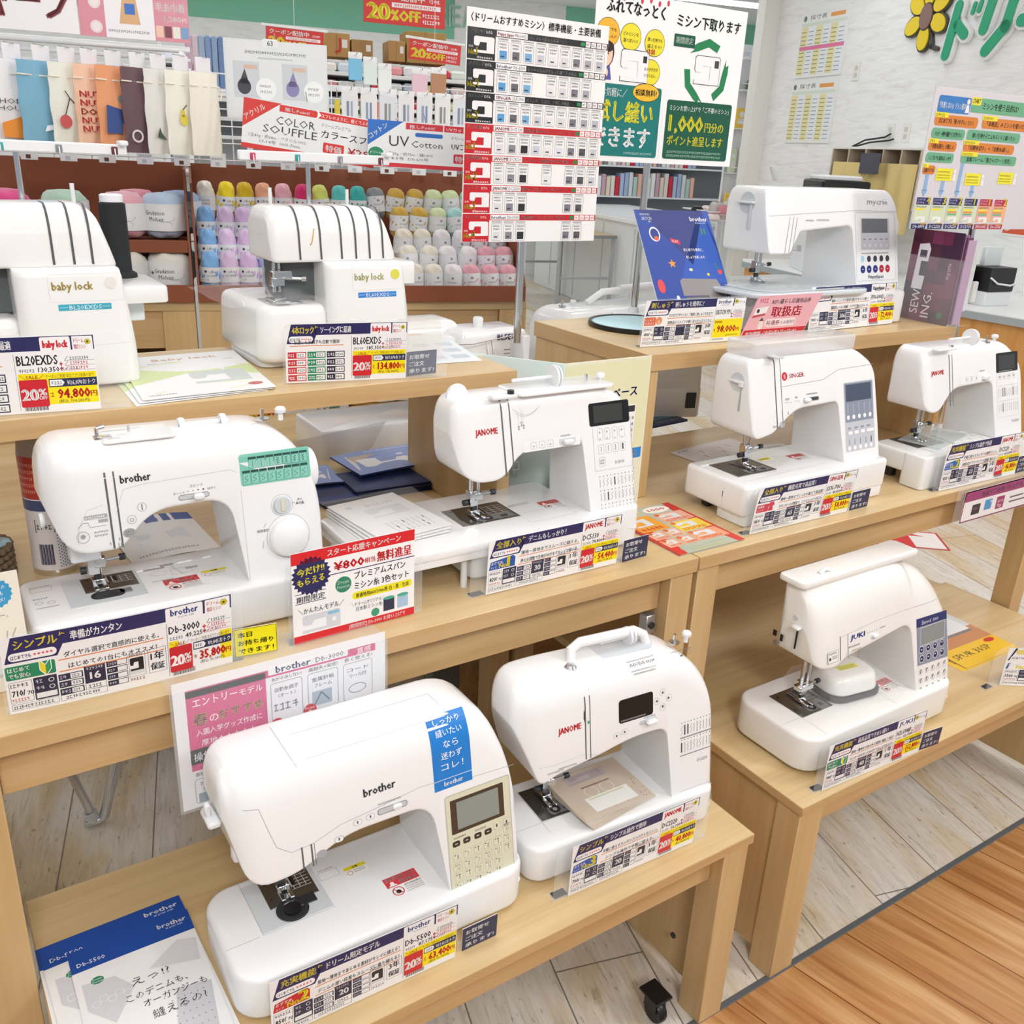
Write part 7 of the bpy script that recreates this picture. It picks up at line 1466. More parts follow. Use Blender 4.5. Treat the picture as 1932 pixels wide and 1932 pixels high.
def skein(kind, col):
    mb = MB(); n = 30; m = fuzz(col)
    if kind == 'm': R, Hh, e = .058, .060, 3.4
    elif kind == 's': R, Hh, e = .0275, .060, 2.6
    else: R, Hh, e = .0285, .047, 3.0
    rings = []; K = 18
    for j in range(K+1):
        z = -Hh+2*Hh*j/K; q = abs(z/Hh); r = R*max(0, 1-q**e)**(1/e); r = max(r, R*.25)
        ring = []
        for i in range(n):
            a = 2*PI*i/n; w_ = .045*math.sin(3*a+j*1.1)+.05*math.sin(11*a-j*1.3) if kind != 'm' else .02*math.sin(2*a+j*.6)+.018*math.sin(9*a+j*2.2)
            if kind == 's': w_ += .10*math.cos(j/K*2*PI*2)*.6-.03
            rr = r*(1+w_); ring.append((rr*math.cos(a), rr*math.sin(a)*(.92 if kind != 'm' else 1), z+(Hh*.06*math.sin(5*a+j) if 0 < j < K else 0)))
        rings.append(ring)
    mb.rings(rings, m)
    return mb, R, Hh
PROTO = {}
def yarn(kind, col, u, v, z, label, group, tilt=0.0, spin=0.0, lay=False):
    if (kind, col) not in PROTO:
        t = rthing('yarn_ball', label, 'yarn ball', u, v, z, group)
        mb, R, Hh = skein(kind, col); mb.build('yarn', t, smooth=60)
        lb = MB(); z0, z1, f = {'m': (-Hh*.62, Hh*.55, 1.04), 's': (-Hh*.36, Hh*.32, 1.03), 'c': (-Hh*.5, Hh*.48, 1.04)}[kind]
        nn = 28; lb.rings([[(R*f*math.cos(2*PI*i/nn), R*f*math.sin(2*PI*i/nn)*(.93 if kind != 'm' else 1), zz) for i in range(nn)] for zz in (z0, z1)], LBL, (False, False)); L = lb.build('paper_band', t)
        cyl = lambda x, y, h: Vector(((R*f+h+.0004)*math.cos(x/R-PI/2), ((R*f+h+.0004)*math.sin(x/R-PI/2))*(.93 if kind != 'm' else 1), y))
        pr = Print(cyl, .5)
        if kind == 'm':
            pr.text('Gradation', -.034, .004, .012, '#55585c', w=.05, bold=.006).text('Mohair', -.024, -.012, .012, '#55585c', w=.038, bold=.006).disc(-.042, .004, .004, '#55585c', 1, 10)
            pts = [(.022+.012*math.cos(a*.5)*(1+a*.05), -.022+.006*math.sin(a*.5)+a*.0015) for a in range(14)]; pr.line(pts, .0016, '#c3c6c8', 1)
        elif kind == 's': pr.disc(-.014, .008, .0035, '#3c4a5a', 1, 10).text('COLOR', -.006, .004, .006, '#6a6e74', w=.02).text('SOUFFLE', -.012, -.006, .006, '#6a6e74', w=.027)
        else: pr.disc(0, .010, .004, '#9a9ca0', 1, 10).scrib(-.012, -.004, .024, .004, '#7a7c80', 1, 4)
        pr.build('band_print', L)
        PROTO[(kind, col)] = t
        o = t
    else:
        o = copy_thing(PROTO[(kind, col)], label, UZ(u, v, z))
    o.rotation_euler = (tilt*.6, tilt, -TH+spin)
    o.location = UZ(u, v, z)
    return o
MO = [(-.324, 1.2915, 2.83, '#bcdcc8', 'pale green mohair ball with paper band behind the cone', 0), (-.178, 1.2965, 2.82, '#eab0bc', 'pink mohair ball tilted on the upper tray level', -.3), (-.150, 1.300, 2.97, '#d98a9a', 'rose mohair ball behind the tilted pink one', 0), (-.077, 1.2915, 2.83, '#bcd2ea', 'sky blue mohair ball with its band facing front', .05), (-.035, 1.298, 2.97, '#a3bde0', 'blue mohair ball behind the sky blue one', 0),
      (-.150, 1.1525, 2.90, '#f0b2b8', 'pink mohair ball on the lower tray level', 0), (-.065, 1.1525, 2.96, '#bcd2ea', 'sky blue mohair ball on the lower tray level', 0), (-.185, 1.1525, 2.74, '#f0ece2', 'cream mohair ball at the left front of the lower level', .0), (-.072, 1.1525, 2.76, '#efebe0', 'cream mohair ball with its band facing front, lower level right', 0)]
MO = [(u, 1.2965 if z > 1.25 else 1.1525, v, c, l, 0 if a else 0) for u, z, v, c, l, a in MO]
for u, z, v, c, l, a in MO: yarn('m', c, u, v, z, l, 'mohair balls', a, rnd.uniform(-.25, .25))
for i, (u, z) in enumerate(((-.46, 1.30), (-.47, 1.195-.048), (-.56, 1.147))): yarn('m', '#e0508a', u, 2.80, 1.2965 if z > 1.25 else 1.1525, 'hot pink mohair ball at the left edge, %s' % ('upper level', 'lower level', 'lower level, outermost')[i], 'mohair balls', 0, .2*i)
SO = [('#f0ece0', 'cream'), ('#f2d92a', 'bright yellow'), ('#d9b520', 'mustard yellow'), ('#f2b08c', 'peach'), ('#efb2c0', 'light pink'), ('#d62a6a', 'crimson'), ('#d8e070', 'lime'), ('#5fc9c4', 'turquoise'), ('#3fb5b0', 'deep turquoise')]
for i, (c, n_) in enumerate(SO): yarn('s', c, .038+.0555*i, 2.985, 1.325, n_+' souffle skein standing in the back row of the tray', 'souffle skeins', rnd.uniform(-.1, .1), rnd.uniform(-.3, .3))
n2 = ('leftmost', 'second from left', 'third from left', 'fourth from left')
for r_i, (zz, vv) in enumerate(((1.26, 2.90), (1.205, 2.82), (1.152, 2.74))):
    for i, c in enumerate(('#84b8ea', '#dcc3e4', '#d9bce2', '#a6aedc')):
        u = .032+.0525*i
        yarn('s', c, u, vv, zz-.0 if r_i < 2 else 1.1525, ('sky blue', 'pale lilac', 'lilac', 'periwinkle')[i]+' souffle skein in the '+('third', 'second', 'front')[r_i]+' row of the right tray', 'souffle skeins', rnd.uniform(-.06, .06), rnd.uniform(-.2, .2))
CO = [('#d2ab4a', 'mustard'), ('#d7e6b4', 'pale lime'), ('#a8dad6', 'aqua'), ('#e6dfcf', 'ecru'), ('#ece6e8', 'white'), ('#e2a3b0', 'pink')]
back = [('#8f9496', 'grey', .54), ('#d2ab4a', 'mustard', .60), ('#d2ab4a', 'mustard', .66), ('#d7e6b4', 'pale lime', .72), ('#d7e6b4', 'pale lime', .78), ('#a8dad6', 'aqua', .84)]
for i, (c, n_, u) in enumerate(back): yarn('c', c, u, 3.0, 1.335, n_+' cotton ball in the top back row, '+('first', 'second', 'third', 'fourth', 'fifth', 'sixth')[i]+' from the left', 'cotton balls', rnd.uniform(-.15, .15), rnd.uniform(-.3, .3))
for r_i, (zz, vv, cs) in enumerate(((1.285, 2.93, (0, 0, 1, 2, 5)), (1.225, 2.87, (3, 3, 4, 4, 5, 5)), (1.185, 2.79, (3, 3, 4, 4, 5, 5)), (1.139, 2.725, (4, 3, 3, 4, 5, 5, 5)))):
    for i, k_ in enumerate(cs):
        c, n_ = CO[k_]; u = .60+.060*i if r_i < 3 else .545+.058*i
        yarn('c', c, u, vv, zz, n_+' cotton ball, %s in the %s row of the tray' % (('first', 'second', 'third', 'fourth', 'fifth', 'sixth', 'seventh')[i], ('upper', 'third', 'second', 'front')[r_i]), 'cotton balls', rnd.uniform(-.12, .12), rnd.uniform(-.4, .4))
# baskets and their sale sign on the lower shelf
WK = mat('#a87b3e', .7); WK2 = mat('#c79a58', .7)
for i, (u, lb) in enumerate(((.27, 'wicker basket left of the dark gap on the lower shelf'), (.555, 'wicker basket with white cloth right of the dark gap'), (.10, 'wicker basket behind the twenty percent card'))):
    t = rthing('wicker_basket', lb, 'basket', u, 2.86, .7135, 'wicker baskets on the lower shelf', 0)
    hw = .128 if i != 2 else .06
    mb = MB()
    for j in range(8):
        R = rrect(-hw-.001*j, hw+.001*j, -.10, .10, .03, 4); z = .006+.0098*j
        pts = [(x, y, z+.003*math.sin(q*2.1+j*PI)) for q, (x, y, _) in enumerate(R)]; dense = []
        for a, b in zip(pts, pts[1:]+pts[:1]):
            L = max(1, int((Vector(b)-Vector(a)).length/.018))
            for s in range(L): dense.append(Vector(a).lerp(Vector(b), s/L)+Vector((0, 0, .0028*math.sin(PI*(len(dense)+j)))))
        dense = [p+Vector((0, 0, .0022*(1 if (k_+j) % 2 else -1))) for k_, p in enumerate(dense)]
        mb.tube(dense+[dense[0]], .0052, WK if j % 2 else WK2, 6, False)
    mb.build('woven_wall', t)
    MB().box(-hw+.004, hw-.004, -.095, .095, .001, .012, WK).build('basket_floor', t)
    if i == 1:
        mb = MB(); mb.rings([[(p[0], p[1], z+.006*math.sin(k_*1.7)) for k_, p in enumerate(rrect(-hw-.009, hw+.009, -.109, .109, .034, 6))] for z in (.055, .088)], mat('#f2efe8', .8), (False, False)); mb.build('cloth_trim', t)
t = rthing('sale_card', 'sale card with red twenty percent panel on the wooden shelf edge', 'card', .085, 2.664, .712)
MB().box(0, .31, .0, .001, 0, .088, PAP, .0002).build('card_backing', t)
pr = Print(plane_map((0, -.0004, 0)), .5); pr.rect(0, 0, .095, .088, '#d2262f', 1).rect(0, 0, .095, .02, '#f0c02a', 2).text('20', .014, .024, .042, '#f6e02a', w=.05, bold=.04).text('%', .066, .026, .03, '#f6e02a', bold=.03).text('コットンブークレ', .1, .062, .016, '#44484e', w=.15, bold=.01).text('全品', .1, .042, .014, '#44484e', bold=.01).disc(.268, .07, .016, '#6a8a86', 1).scrib(.1, .010, .15, .007, '#6a6e74', 1, 4); pr.build('card_print', t)

# wire grid with rails, hooks and packs above the trays
WIR = mat('#eef0f1', .35)
t = rthing('wire_grid', 'white wire grid panel standing behind the yarn trays', 'grid', -1.12, 3.135, 1.0835)
mb = MB(); Wd = 2.2
for i in range(45): mb.tube([(i*.05, 0, 0), (i*.05, 0, .60)], .002, WIR, 5)
for j in range(13): mb.tube([(0, -.004, .02+j*.048), (Wd, -.004, .02+j*.048)], .0022, WIR, 5)
mb.build('wire_mesh', t)
for x in (0, 1.1, Wd): MB().box(x-.008, x+.008, -.005, .012, 0, .62, WIR, .002).build('upright', t)
def pack(u, v, z, w, h, c, label, group, dr=None, name='hanging_pack', cat='pack'):
    t = rthing(name, label, cat, u, v, z, group)
    MB().box(-w/2, w/2, 0, .006, -h, 0, mat(c, .3), .002).build('pack_body', t)
    MB().box(-w/2, w/2, .001, .004, 0, .018, mat('#f2f3f4', .4), .001).tube([(0, .04, .010), (0, -.03, .010), (0, -.036, .018)], .0014, CHR, 6).build('hook_tab', t)
    if dr: pr = Print(plane_map((-w/2, -.0006, -h)), .35); dr(pr, w, h); pr.build('pack_print', t)
    return t
ordn = ('first', 'second', 'third', 'fourth', 'fifth', 'sixth', 'seventh', 'eighth', 'ninth', 'tenth', 'eleventh', 'twelfth', 'thirteenth', 'fourteenth', 'fifteenth', 'sixteenth', 'seventeenth', 'eighteenth')
for i in range(9):
    def dr(pr, w, h, i=i):
        pr.rect(w*.3, h*.35, w*.15, h*.45, ('#8a93a8', '#9aa7c4', '#8f8f92')[i % 3], 1).rect(w*.55, h*.35, w*.12, h*.45, ('#a9b2c6', '#7f93bc', '#9a9a9c')[i % 3], 1).rect(w*.1, h*.22, w*.8, h*.03, '#5a5c60', 1).scrib(w*.15, h*.08, w*.7, h*.07, '#9a9ca2', 1, i)
    pack(.475+.058*i, 3.06, 1.645, .05, .105, ('#eceef0', '#f0f0ee', '#e6eaf0', '#f0eef0')[i % 4], '%s white blister pack from the left on the wire grid' % ordn[i], 'packs on the wire grid', dr)
for i in range(8):
    pack(.44+.062*i, 3.08, 1.545, .056, .07, ('#efe2e4', '#f2ecec', '#e6ece8', '#f0dcdc', '#f4f0ee', '#eed8dc', '#f2e6e2', '#e9eef0')[i], '%s pale pack from the left in the lower row of the wire grid' % ordn[i], 'packs on the wire grid')
for i, (u, z, c, n_) in enumerate(((.50, 1.745, '#7fc4e4', 'sky blue'), (.545, 1.735, '#e4f0ea', 'white and green'), (.59, 1.72, '#f2f4f0', 'white'), (.70, 1.715, '#eac6d2', 'pink blossom'), (.76, 1.72, '#b88a66', 'brown'))): pack(u, 3.1, z, .042 if i < 3 else .05, .06, c, n_+' packet clipped above the wire grid', 'packets above the wire grid')
for i in range(16):
    t = rthing('price_hook', '%s price hook from the left in the row above the brown trays' % ordn[i], 'hook', -.62+.1*i, 3.04, 1.462, 'price hooks over the trays')
    MB().tube([(0, .09, .01), (0, -.02, .0), (0, -.025, .01)], .002, CHR, 6).build('hook_wire', t)
    MB().box(-.022, .022, -.028, -.026, -.04, -.002, mat('#eef0f2', .3), .001).build('tag_plate', t)
    pr = Print(plane_map((-.022, -.0285, -.04)), .4); pr.scrib(.004, .02, .034, .006, '#8a8c92', 1, i).rect(.014, .004, .012, .010, ('#6a3a2e', '#c9ccd0')[i % 2], 1); pr.build('tag_print', t)
# pouches on the double rail
t = rthing('hanging_rail', 'white double rail carrying the drawstring pouches', 'rail', -1.1, 2.56, 1.68)
for dz, dy in ((.012, 0), (-.008, .03), (-.028, .05)): MB().tube([(0, dy, dz), (1.12, dy, dz)], .0075 if dz > 0 else .004, WIR, 10).build('rail_tube', t)
for x in (.02, 1.1): MB().box(x-.006, x+.006, -.006, .56, -.034, .02, WIR, .002).build('bracket', t)
def pouch(u, c, label, dr, w=.098, h=.185, rz=.55, n=0):
    t = rthing('drawstring_pouch', label, 'pouch', u, 2.53, 1.645, 'drawstring pouches on the rail', rz)
    N, M = 12, 16; mb = MB(); m = mat(c, .85); R = []
    for j in range(M+1):
        z = -h*j/M; th = .004+.010*math.sin(PI*min(1, j/M*1.05))**.7; wd = w*(.94 if j < 3 else 1+.03*math.sin(j))*.5
        ring = []
        for i in range(N): ring.append((-wd+2*wd*i/(N-1), -th*math.sin(PI*i/(N-1))**.6-.002*math.sin(i*1.9+j*.5), z))
        for i in range(N): ring.append((wd-2*wd*i/(N-1), th*math.sin(PI*i/(N-1))**.6, z))
        R.append(ring)
    mb.rings(R, m); mb.build('pouch_cloth', t, smooth=60)
    pr = Print(plane_map((-w/2, -.0165, -h)), .8)
    if dr: dr(pr, w, h); pr.build('motif_print', t)
    MB().tube([(-w/2, -.006, -.03), (0, -.010, -.031), (w/2, -.006, -.03), (w/2+.006, -.004, -.045), (w/2-.002, -.008, -.06)], .0016, mat('#efe9da', .8), 6).build('drawstring', t)
    MB().box(-.02, .02, -.004, -.0025, .0, .032, mat('#f0eef2', .3), .001).tube([(0, .03, .036), (0, -.02, .03)], .0014, CHR, 6).build('price_tab', t)
    return t
def cherry(pr, w, h): pr.disc(w*.25, h*.33, w*.15, '#c8585a').disc(w*.72, h*.36, w*.14, '#d0605c').line([(w*.25, h*.4), (w*.4, h*.6), (w*.3, h*.68)], w*.025, '#4a4540').line([(w*.7, h*.44), (w*.4, h*.6)], w*.025, '#4a4540')
def nuts(pr, w, h):
    for i in range(5): pr.text(('NUTS', 'NUTS', 'DO G', 'NUTS', 'NUTS')[i], w*.06, h*(.62-.1*i), h*.075, '#c8484a' if i != 2 else '#b0452c', w=w*.72, bold=.04)
def sweater(pr, w, h): pr.poly([(w*.1, h*.22), (w*.5, h*.22), (w*.55, h*.5), (w*.15, h*.55)], '#3f5590').poly([(w*.5, h*.5), (w*.8, h*.25), (w*.72, h*.2), (w*.5, h*.38)], '#4a62a2').disc(w*.55, h*.62, w*.1, '#8a8f94')
def plane(pr, w, h): pr.poly([(w*.35, h*.2), (w*.85, h*.28), (w*.9, h*.33), (w*.4, h*.27)], '#eef2f4').rect(w*.02, h*.05, w*.9, h*.012, '#4a84a8')
def cup(pr, w, h): pr.ring(w*.25, h*.2, w*.16, w*.05, '#d8ccd2')
def leafm(pr, w, h): pr.poly([(w*.2, h*.2), (w*.5, h*.17), (w*.35, h*.25), (w*.3, h*.32)], '#4a5a4a')
def pear(pr, w, h): pr.disc(w*.4, h*.42, w*.11, '#e4d04a', ry=h*.07).disc(w*.38, h*.5, w*.06, '#e4d04a', ry=h*.05).line([(w*.38, h*.54), (w*.5, h*.6)], w*.03, '#6a6048')
def house(pr, w, h): pr.poly([(w*.15, h*.12), (w*.8, h*.1), (w*.85, h*.26), (w*.5, h*.36), (w*.15, h*.28)], '#e8923a').text('HOME', w*.15, h*.5, h*.06, '#55504c', w=w*.5).text('HOUSE', w*.12, h*.42, h*.06, '#55504c', w=w*.55)
for u, c, lb, dr, w in ((-.362, '#eceaec', 'white pouch with orange house print, at the left edge of the rail', house, .13), (-.302, '#7fb2cc', 'sky blue pouch with small plane print', plane, .12), (-.250, '#e9e9de', 'off-white pouch with red cherries', cherry, .095), (-.203, '#f0c6aa', 'peach pouch lettered in red capitals', nuts, .085), (-.152, '#e8a074', 'orange pouch with blue jumper print', sweater, .095), (-.100, '#6d545c', 'plum brown pouch with cup print', cup, .09), (-.055, '#e4e2dc', 'grey-white pouch with dark leaf print', leafm, .08), (-.005, '#efece0', 'ivory pouch with yellow pear print', pear, .09), (.045, '#efeadc', 'plain ivory pouch at the right end of the rail', None, .08)):
    pouch(u, c, lb, dr, w)
# boards over the display
def hung(name, label, cat, u, v, z, w, h, c, dr, rz=0.0, roll=0.0, group=None):
    t = rthing(name, label, cat, u, v, z, group, rz)
    e = bpy.data.objects
    b_ = MB().box(0, w, 0, .003, 0, h, mat(c, .4), .0006).build('board', t, rot=(0, roll, 0))
    pr = Print(plane_map((0, -.0006, 0)), .4); dr(pr, w, h); pr.build('board_print', b_)
    MB().tube([(w*.5, .004, h*.98), (w*.5, .03, h+.02)], .0015, CHR, 6).build('hanger', t)
    return t
hung('header_board', 'white header board lettered in dark red over the pouches', 'sign', -.62, 2.54, 1.706, .405, .16, '#f0eef0', lambda pr, w, h: pr.text('ウール・ヤーン', w*.02, h*.15, h*.5, '#7a2630', w=w*.93, bold=.03))
def pinkp(pr, w, h):
    pr.rect(0, 0, w, h, '#d98f9c', 1).rect(.055, 0, .105, h, '#f0eef2', 2).poly([(.085, .03), (.13, .03), (.122, .09), (.095, .09)], '#d9ab7a', 3).rect(.098, .05, .022, .022, '#2f6fc4', 4).text('毛糸巾着', w*.70, .062, .019, '#f8f4f4', w=w*.27, bold=.02).text('1,280', w*.77, .042, .012, '#f8f4f4', w=w*.16, bold=.02).text('円', w*.94, .042, .010, '#f8f4f4')
    for i, c in enumerate(('#f0c6b0', '#7a3a44', '#e6e6da', '#6fa2cc')): pr.rect(w*.69+.0185*i, .008, .0155, .024, c, 3)
    for x, y in ((.035, .07), (.035, .02)): pr.disc(x, y, .013, '#f0e6e6', 3).ring(x, y, .011, .001, '#d9c0c4', 4)
    pr.scrib(.06, .012, .09, .005, '#6a5a5e', 4, 3)
hung('poster', 'pink poster for woollen drawstring pouches over the rail', 'poster', -.214, 2.545, 1.706, .236, .12, '#e9e4e8', pinkp)
def p63(pr, w, h):
    pr.rect(.004, .004, w-.008, h-.008, '#e2e5e6', 1).scrib(w*.2, h*.83, w*.6, h*.035, '#4a4c50', 2, 4); pr.scrib(w*.32, h*.77, w*.34, h*.02, '#8a8c90', 2, 6)
    for x, c in ((.08, '#3a3c42'), (.55, '#8f86b4')):
        pr.rect(w*x, h*.28, w*.25, h*.45, '#cdd2d6', 2).disc(w*(x+.1), h*.42, w*.065, c, 3, ry=h*.10).poly([(w*(x+.05), h*.45), (w*(x+.15), h*.45), (w*(x+.11), h*.64)], c, 3).rect(w*(x+.1), h*.64, w*.13, h*.05, '#d8b8a4', 3).disc(w*(x+.31), h*.40, w*.10, '#f2f4f4', 4, ry=h*.14); pr.scrib(w*(x+.25), h*.42, w*.11, h*.03, '#7a7c80', 5, 2); pr.scrib(w*(x+.25), h*.35, w*.12, h*.03, '#7a7c80', 5, 3)
    pr.rect(w*.37, h*.92, w*.15, h*.10, '#e9ecee', 4, r=.003).text('63', w*.445, h*.94, h*.06, '#5a5c60', al='c', bold=.01, lay=6)
hung('poster', 'grey-white bag pattern poster numbered 63, behind the souffle board', 'poster', .098, 2.60, 1.548, .25, .182, '#dfe3e5', p63)
def souf(pr, w, h):
    pr.rect(0, 0, w, h, '#eceeef', 1).poly([(0, h*.42), (0, h), (w*.27, h)], '#d8362f', 2).text('アクリル', w*.025, h*.56, h*.13, '#ffffff', w=w*.17, rot=.62, bold=.015).rect(w*.26, h*.84, w*.28, h*.14, '#d8362f', 2).text('推しPoint!', w*.30, h*.865, h*.08, '#ffffff', w=w*.18, bold=.015).rect(w*.55, h*.84, w*.45, h*.14, '#d8362f', 2).text('スフレのように、軽くてふわふわ', w*.57, h*.865, h*.08, '#ffffff', w=w*.42).poly([(w*.53, h*.98), (w*.555, h*.91), (w*.53, h*.84), (w*.545, h*.84), (w*.57, h*.91), (w*.545, h*.98)], '#ffffff', 3)
    pr.text('COLOR', w*.24, h*.58, h*.17, '#3a3c42', w=w*.29).text('SOUFFLE', w*.15, h*.38, h*.17, '#3a3c42', w=w*.40).text('ドリームプレミアム', w*.58, h*.68, h*.08, '#3a3c42', w=w*.22).text('カラースフレ', w*.58, h*.46, h*.17, '#3a3c42', w=w*.42, bold=.015).text('1玉40g・約68m・アクリル100%', w*.05, h*.25, h*.075, '#55575c', w=w*.42).text('13-14号  10/0-7mm', w*.13, h*.15, h*.075, '#55575c', w=w*.3).rect(w*.60, h*.16, w*.16, h*.21, '#d8362f', 2, r=h*.03).text('特価', w*.62, h*.19, h*.14, '#ffffff', w=w*.12, bold=.02).text('¥299', w*.79, h*.17, h*.2, '#d8362f', w=w*.22, bold=.02).rect(0, 0, w, h*.10, '#d8362f', 2)
hung('price_board', 'white and red COLOR SOUFFLE price board hanging askew', 'sign', .122, 2.50, 1.485, .325, .112, '#eceeef', souf, 0, .115)
def uvc(pr, w, h):
    pr.rect(0, 0, w, h, '#eceeef', 1).poly([(0, h*.45), (0, h), (w*.30, h)], '#2f6fc4', 2).text('コットン', w*.025, h*.58, h*.13, '#ffffff', w=w*.18, rot=.62, bold=.02).rect(w*.32, h*.84, w*.32, h*.14, '#d2323f', 2).text('推しPoint!', w*.35, h*.865, h*.08, '#ffffff', w=w*.22, bold=.015).rect(w*.65, h*.84, w*.35, h*.14, '#d2323f', 2).text('UVカット加工済', w*.67, h*.865, h*.08, '#ffffff', w=w*.3)
    pr.text('UV', w*.18, h*.46, h*.24, '#3a3c42', w=w*.17).text('Cotton', w*.37, h*.46, h*.15, '#3a3c42', w=w*.27).rect(w*.40, h*.69, w*.24, h*.09, '#2f6fc4', 2, r=h*.04).text('ドリームプレミアム', w*.72, h*.68, h*.08, '#3a3c42', w=w*.28).text('UVコットン', w*.72, h*.46, h*.15, '#3a3c42', w=w*.28, bold=.02).disc(w*.07, h*.28, w*.065, '#2a8a62', 2, ry=h*.14).text('ドリーム', w*.07, h*.27, h*.06, '#ffffff', al='c', w=w*.09).text('1玉25g・約75m・綿100%', w*.16, h*.26, h*.075, '#55575c', w=w*.4).text('4-5号  5/0-6/0号', w*.2, h*.16, h*.075, '#55575c', w=w*.32).rect(w*.74, h*.16, w*.16, h*.21, '#d2323f', 2, r=h*.03).text('特価', w*.755, h*.19, h*.14, '#ffffff', w=w*.13, bold=.02).rect(0, 0, w, h*.09, '#d2323f', 2)
hung('price_board', 'white UV Cotton price board with a blue corner, right of the souffle board', 'sign', .425, 2.47, 1.455, .30, .108, '#eceeef', uvc, 0, .02)

# ================================================================ further back in the shop
def coupon(u, v, z, w, h, label, roll=.09):
    t = rthing('coupon_banner', label, 'banner', u, v, z, 'hanging coupon banners')
    b_ = MB().box(0, w, 0, .004, 0, h, mat('#d8281f', .4), .001).build('banner_sheet', t, rot=(0, roll, 0))
    pr = Print(plane_map((0, -.0008, 0)), .4)
    pr.text('クーポン配信中', w*.06, h*.70, h*.22, '#ffffff', w=w*.68, bold=.03).text('20', w*.05, h*.12, h*.46, '#f6e62a', w=w*.26, bold=.06).text('%OFF', w*.33, h*.12, h*.32, '#f6e62a', w=w*.36, bold=.05).rect(w*.34, h*.5, w*.6, h*.14, '#f8f0ee', 1).scrib(w*.37, h*.52, w*.52, h*.09, '#d8281f', 2, 4); pr.scrib(w*.72, h*.28, w*.22, h*.11, '#ffffff', 2, 5); pr.scrib(w*.72, h*.1, w*.22, h*.11, '#ffffff', 2, 7); pr.scrib(w*.8, h*.72, w*.14, h*.1, '#ffffff', 2, 3); pr.build('banner_print', b_)
    r_ = MB().box(-.02, w+.02, -.004, .008, h, h+.012, mat('#f4f4f4', .4), .002).build('top_bar', t, rot=(0, roll, 0))
    MB().tube([(w*.5, 0, h+.0), (w*.5, 0, 3.19-z)], .0012, WIR, 5).build('cord', t)
coupon(.384, 5.0, 1.91, .27, .095, 'red coupon banner partly hidden behind the poster numbered 63', .03)
coupon(.848, 5.0, 2.06, .405, .15, 'largest red coupon banner, hung highest over the shelves', .01)
coupon(1.07, 5.0, 1.915, .265, .09, 'small red coupon banner close to the machine chart sign', .06)
def shelf_unit(name, label, u0, u1, v0, v1, zs, ztop, mt, back=None):
    t = rthing(name, label, 'shelf', u0, v0, 0, None); W, D = u1-u0, v1-v0
    for z in zs: MB().box(0, W, 0, D, z-.02, z, mt, .002).build('shelf_board', t)
    for x in (0, W-.02): MB().box(x-.0205 if x == 0 else x+.0205, x-.0005 if x == 0 else x+.0405, 0, D, 0, ztop, mt, .002).build('end_panel', t)
    MB().box(0, W, D, D+.012, 0, ztop, mat(back or '#e6e8ea', .6), .001).build('back_panel', t)
    return t
SHW = mat('#eceef0', .5)
shelf_unit('wall_shelf', 'white fabric shelf far behind the hanging boards', -.10, 1.72, 6.0, 6.4, (1.33, 1.52, 1.62, 1.72, 1.815, 1.90), 1.98, SHW)
pal = ['#eef0f0', '#c9d6e6', '#f0d8d6', '#d8e2ea', '#e8a0a0', '#d2434f', '#f0e6a0', '#e6e06a', '#b9cadc', '#e9eaea', '#dfe6da', '#a9b6c6', '#f2ece4', '#c2c9d6']
k_ = 0
for z, h in ((1.9005, .05), (1.8155, .045), (1.7205, .05), (1.6205, .055)):
    for i in range(11):
        u = .62+.098*i; c = pal[(i*5+int(z*97)) % len(pal)]
        t = rthing('fabric_bolt', '%s folded fabric from the left on the %s of the far shelf' % (ordn[i], {1.9005: 'top board', 1.8155: 'second board', 1.7205: 'third board', 1.6205: 'fourth board'}[z]), 'fabric', u, 6.02, z, 'folded fabrics on the far shelf')
        MB().rbox(-.046, .046, 0, .3, 0, h+rnd.uniform(-.008, .006), mat(c, .8), .01, .012, .012, k=3).build('fabric_roll', t)
for i in range(9):
    c = ('#c9a6bc', '#d7c2c9', '#9fb2cc', '#7f9cc4', '#8fa6c6', '#6f8cb6', '#9aa6b4', '#b9c2cc', '#e6d0a0')[i]
    t = rthing('fabric_bolt', '%s upright fabric bolt from the left above the pouches' % ordn[i], 'fabric', .03+.026*i, 4.5, 1.70, 'upright bolts above the pouches')
    MB().rbox(-.0118, .0118, 0, .08, 0, .20, mat(c, .8), .005, .006, .004, k=3).build('fabric_roll', t)
t = rthing('bolt_stand', 'white stand holding the upright bolts above the pouches', 'stand', -.0, 4.49, 0)
MB().box(0, .27, 0, .12, 1.67, 1.6995, SHW, .002).build('stand_top', t)
for x in (0, .25): MB().box(x, x+.02, .01, .11, 0, 1.6695, SHW, .002).build('stand_leg', t)
for i, (u, w, d, h, c, lb) in enumerate(((.80, .145, .2, .125, '#b98f56', 'cardboard box with red tape on top of the far shelf, leftmost'), (.955, .125, .2, .10, '#a88150', 'cardboard box with white labels, second on the far shelf'), (1.175, .10, .2, .11, '#b48c56', 'small cardboard box, third on the far shelf'), (1.285, .24, .22, .17, '#b08a4e', 'largest cardboard box on the far shelf, behind the small coupon banner'))):
    t = rthing('cardboard_box', lb, 'box', u, 6.05, 1.9805, 'cardboard boxes on the far shelf')
    MB().box(0, w, 0, d, 0, h, mat(c, .8), .002).build('carton', t)
    pr = Print(plane_map((0, -.0008, 0)), .7); pr.rect(w*.45, 0, w*.03, h, '#9a743e', 1).rect(w*.68, h*.4, w*.22, h*.35, '#e9e6e0', 2); pr.build('tape_print', t)
    if i == 0: pr = Print(plane_map((0, -.0012, 0)), .7); pr.line([(w*.6, h*.8), (w*.6, h*.25), (w*.4, h*.2)], w*.09, '#c8362f', 1); pr.build('red_print', t)
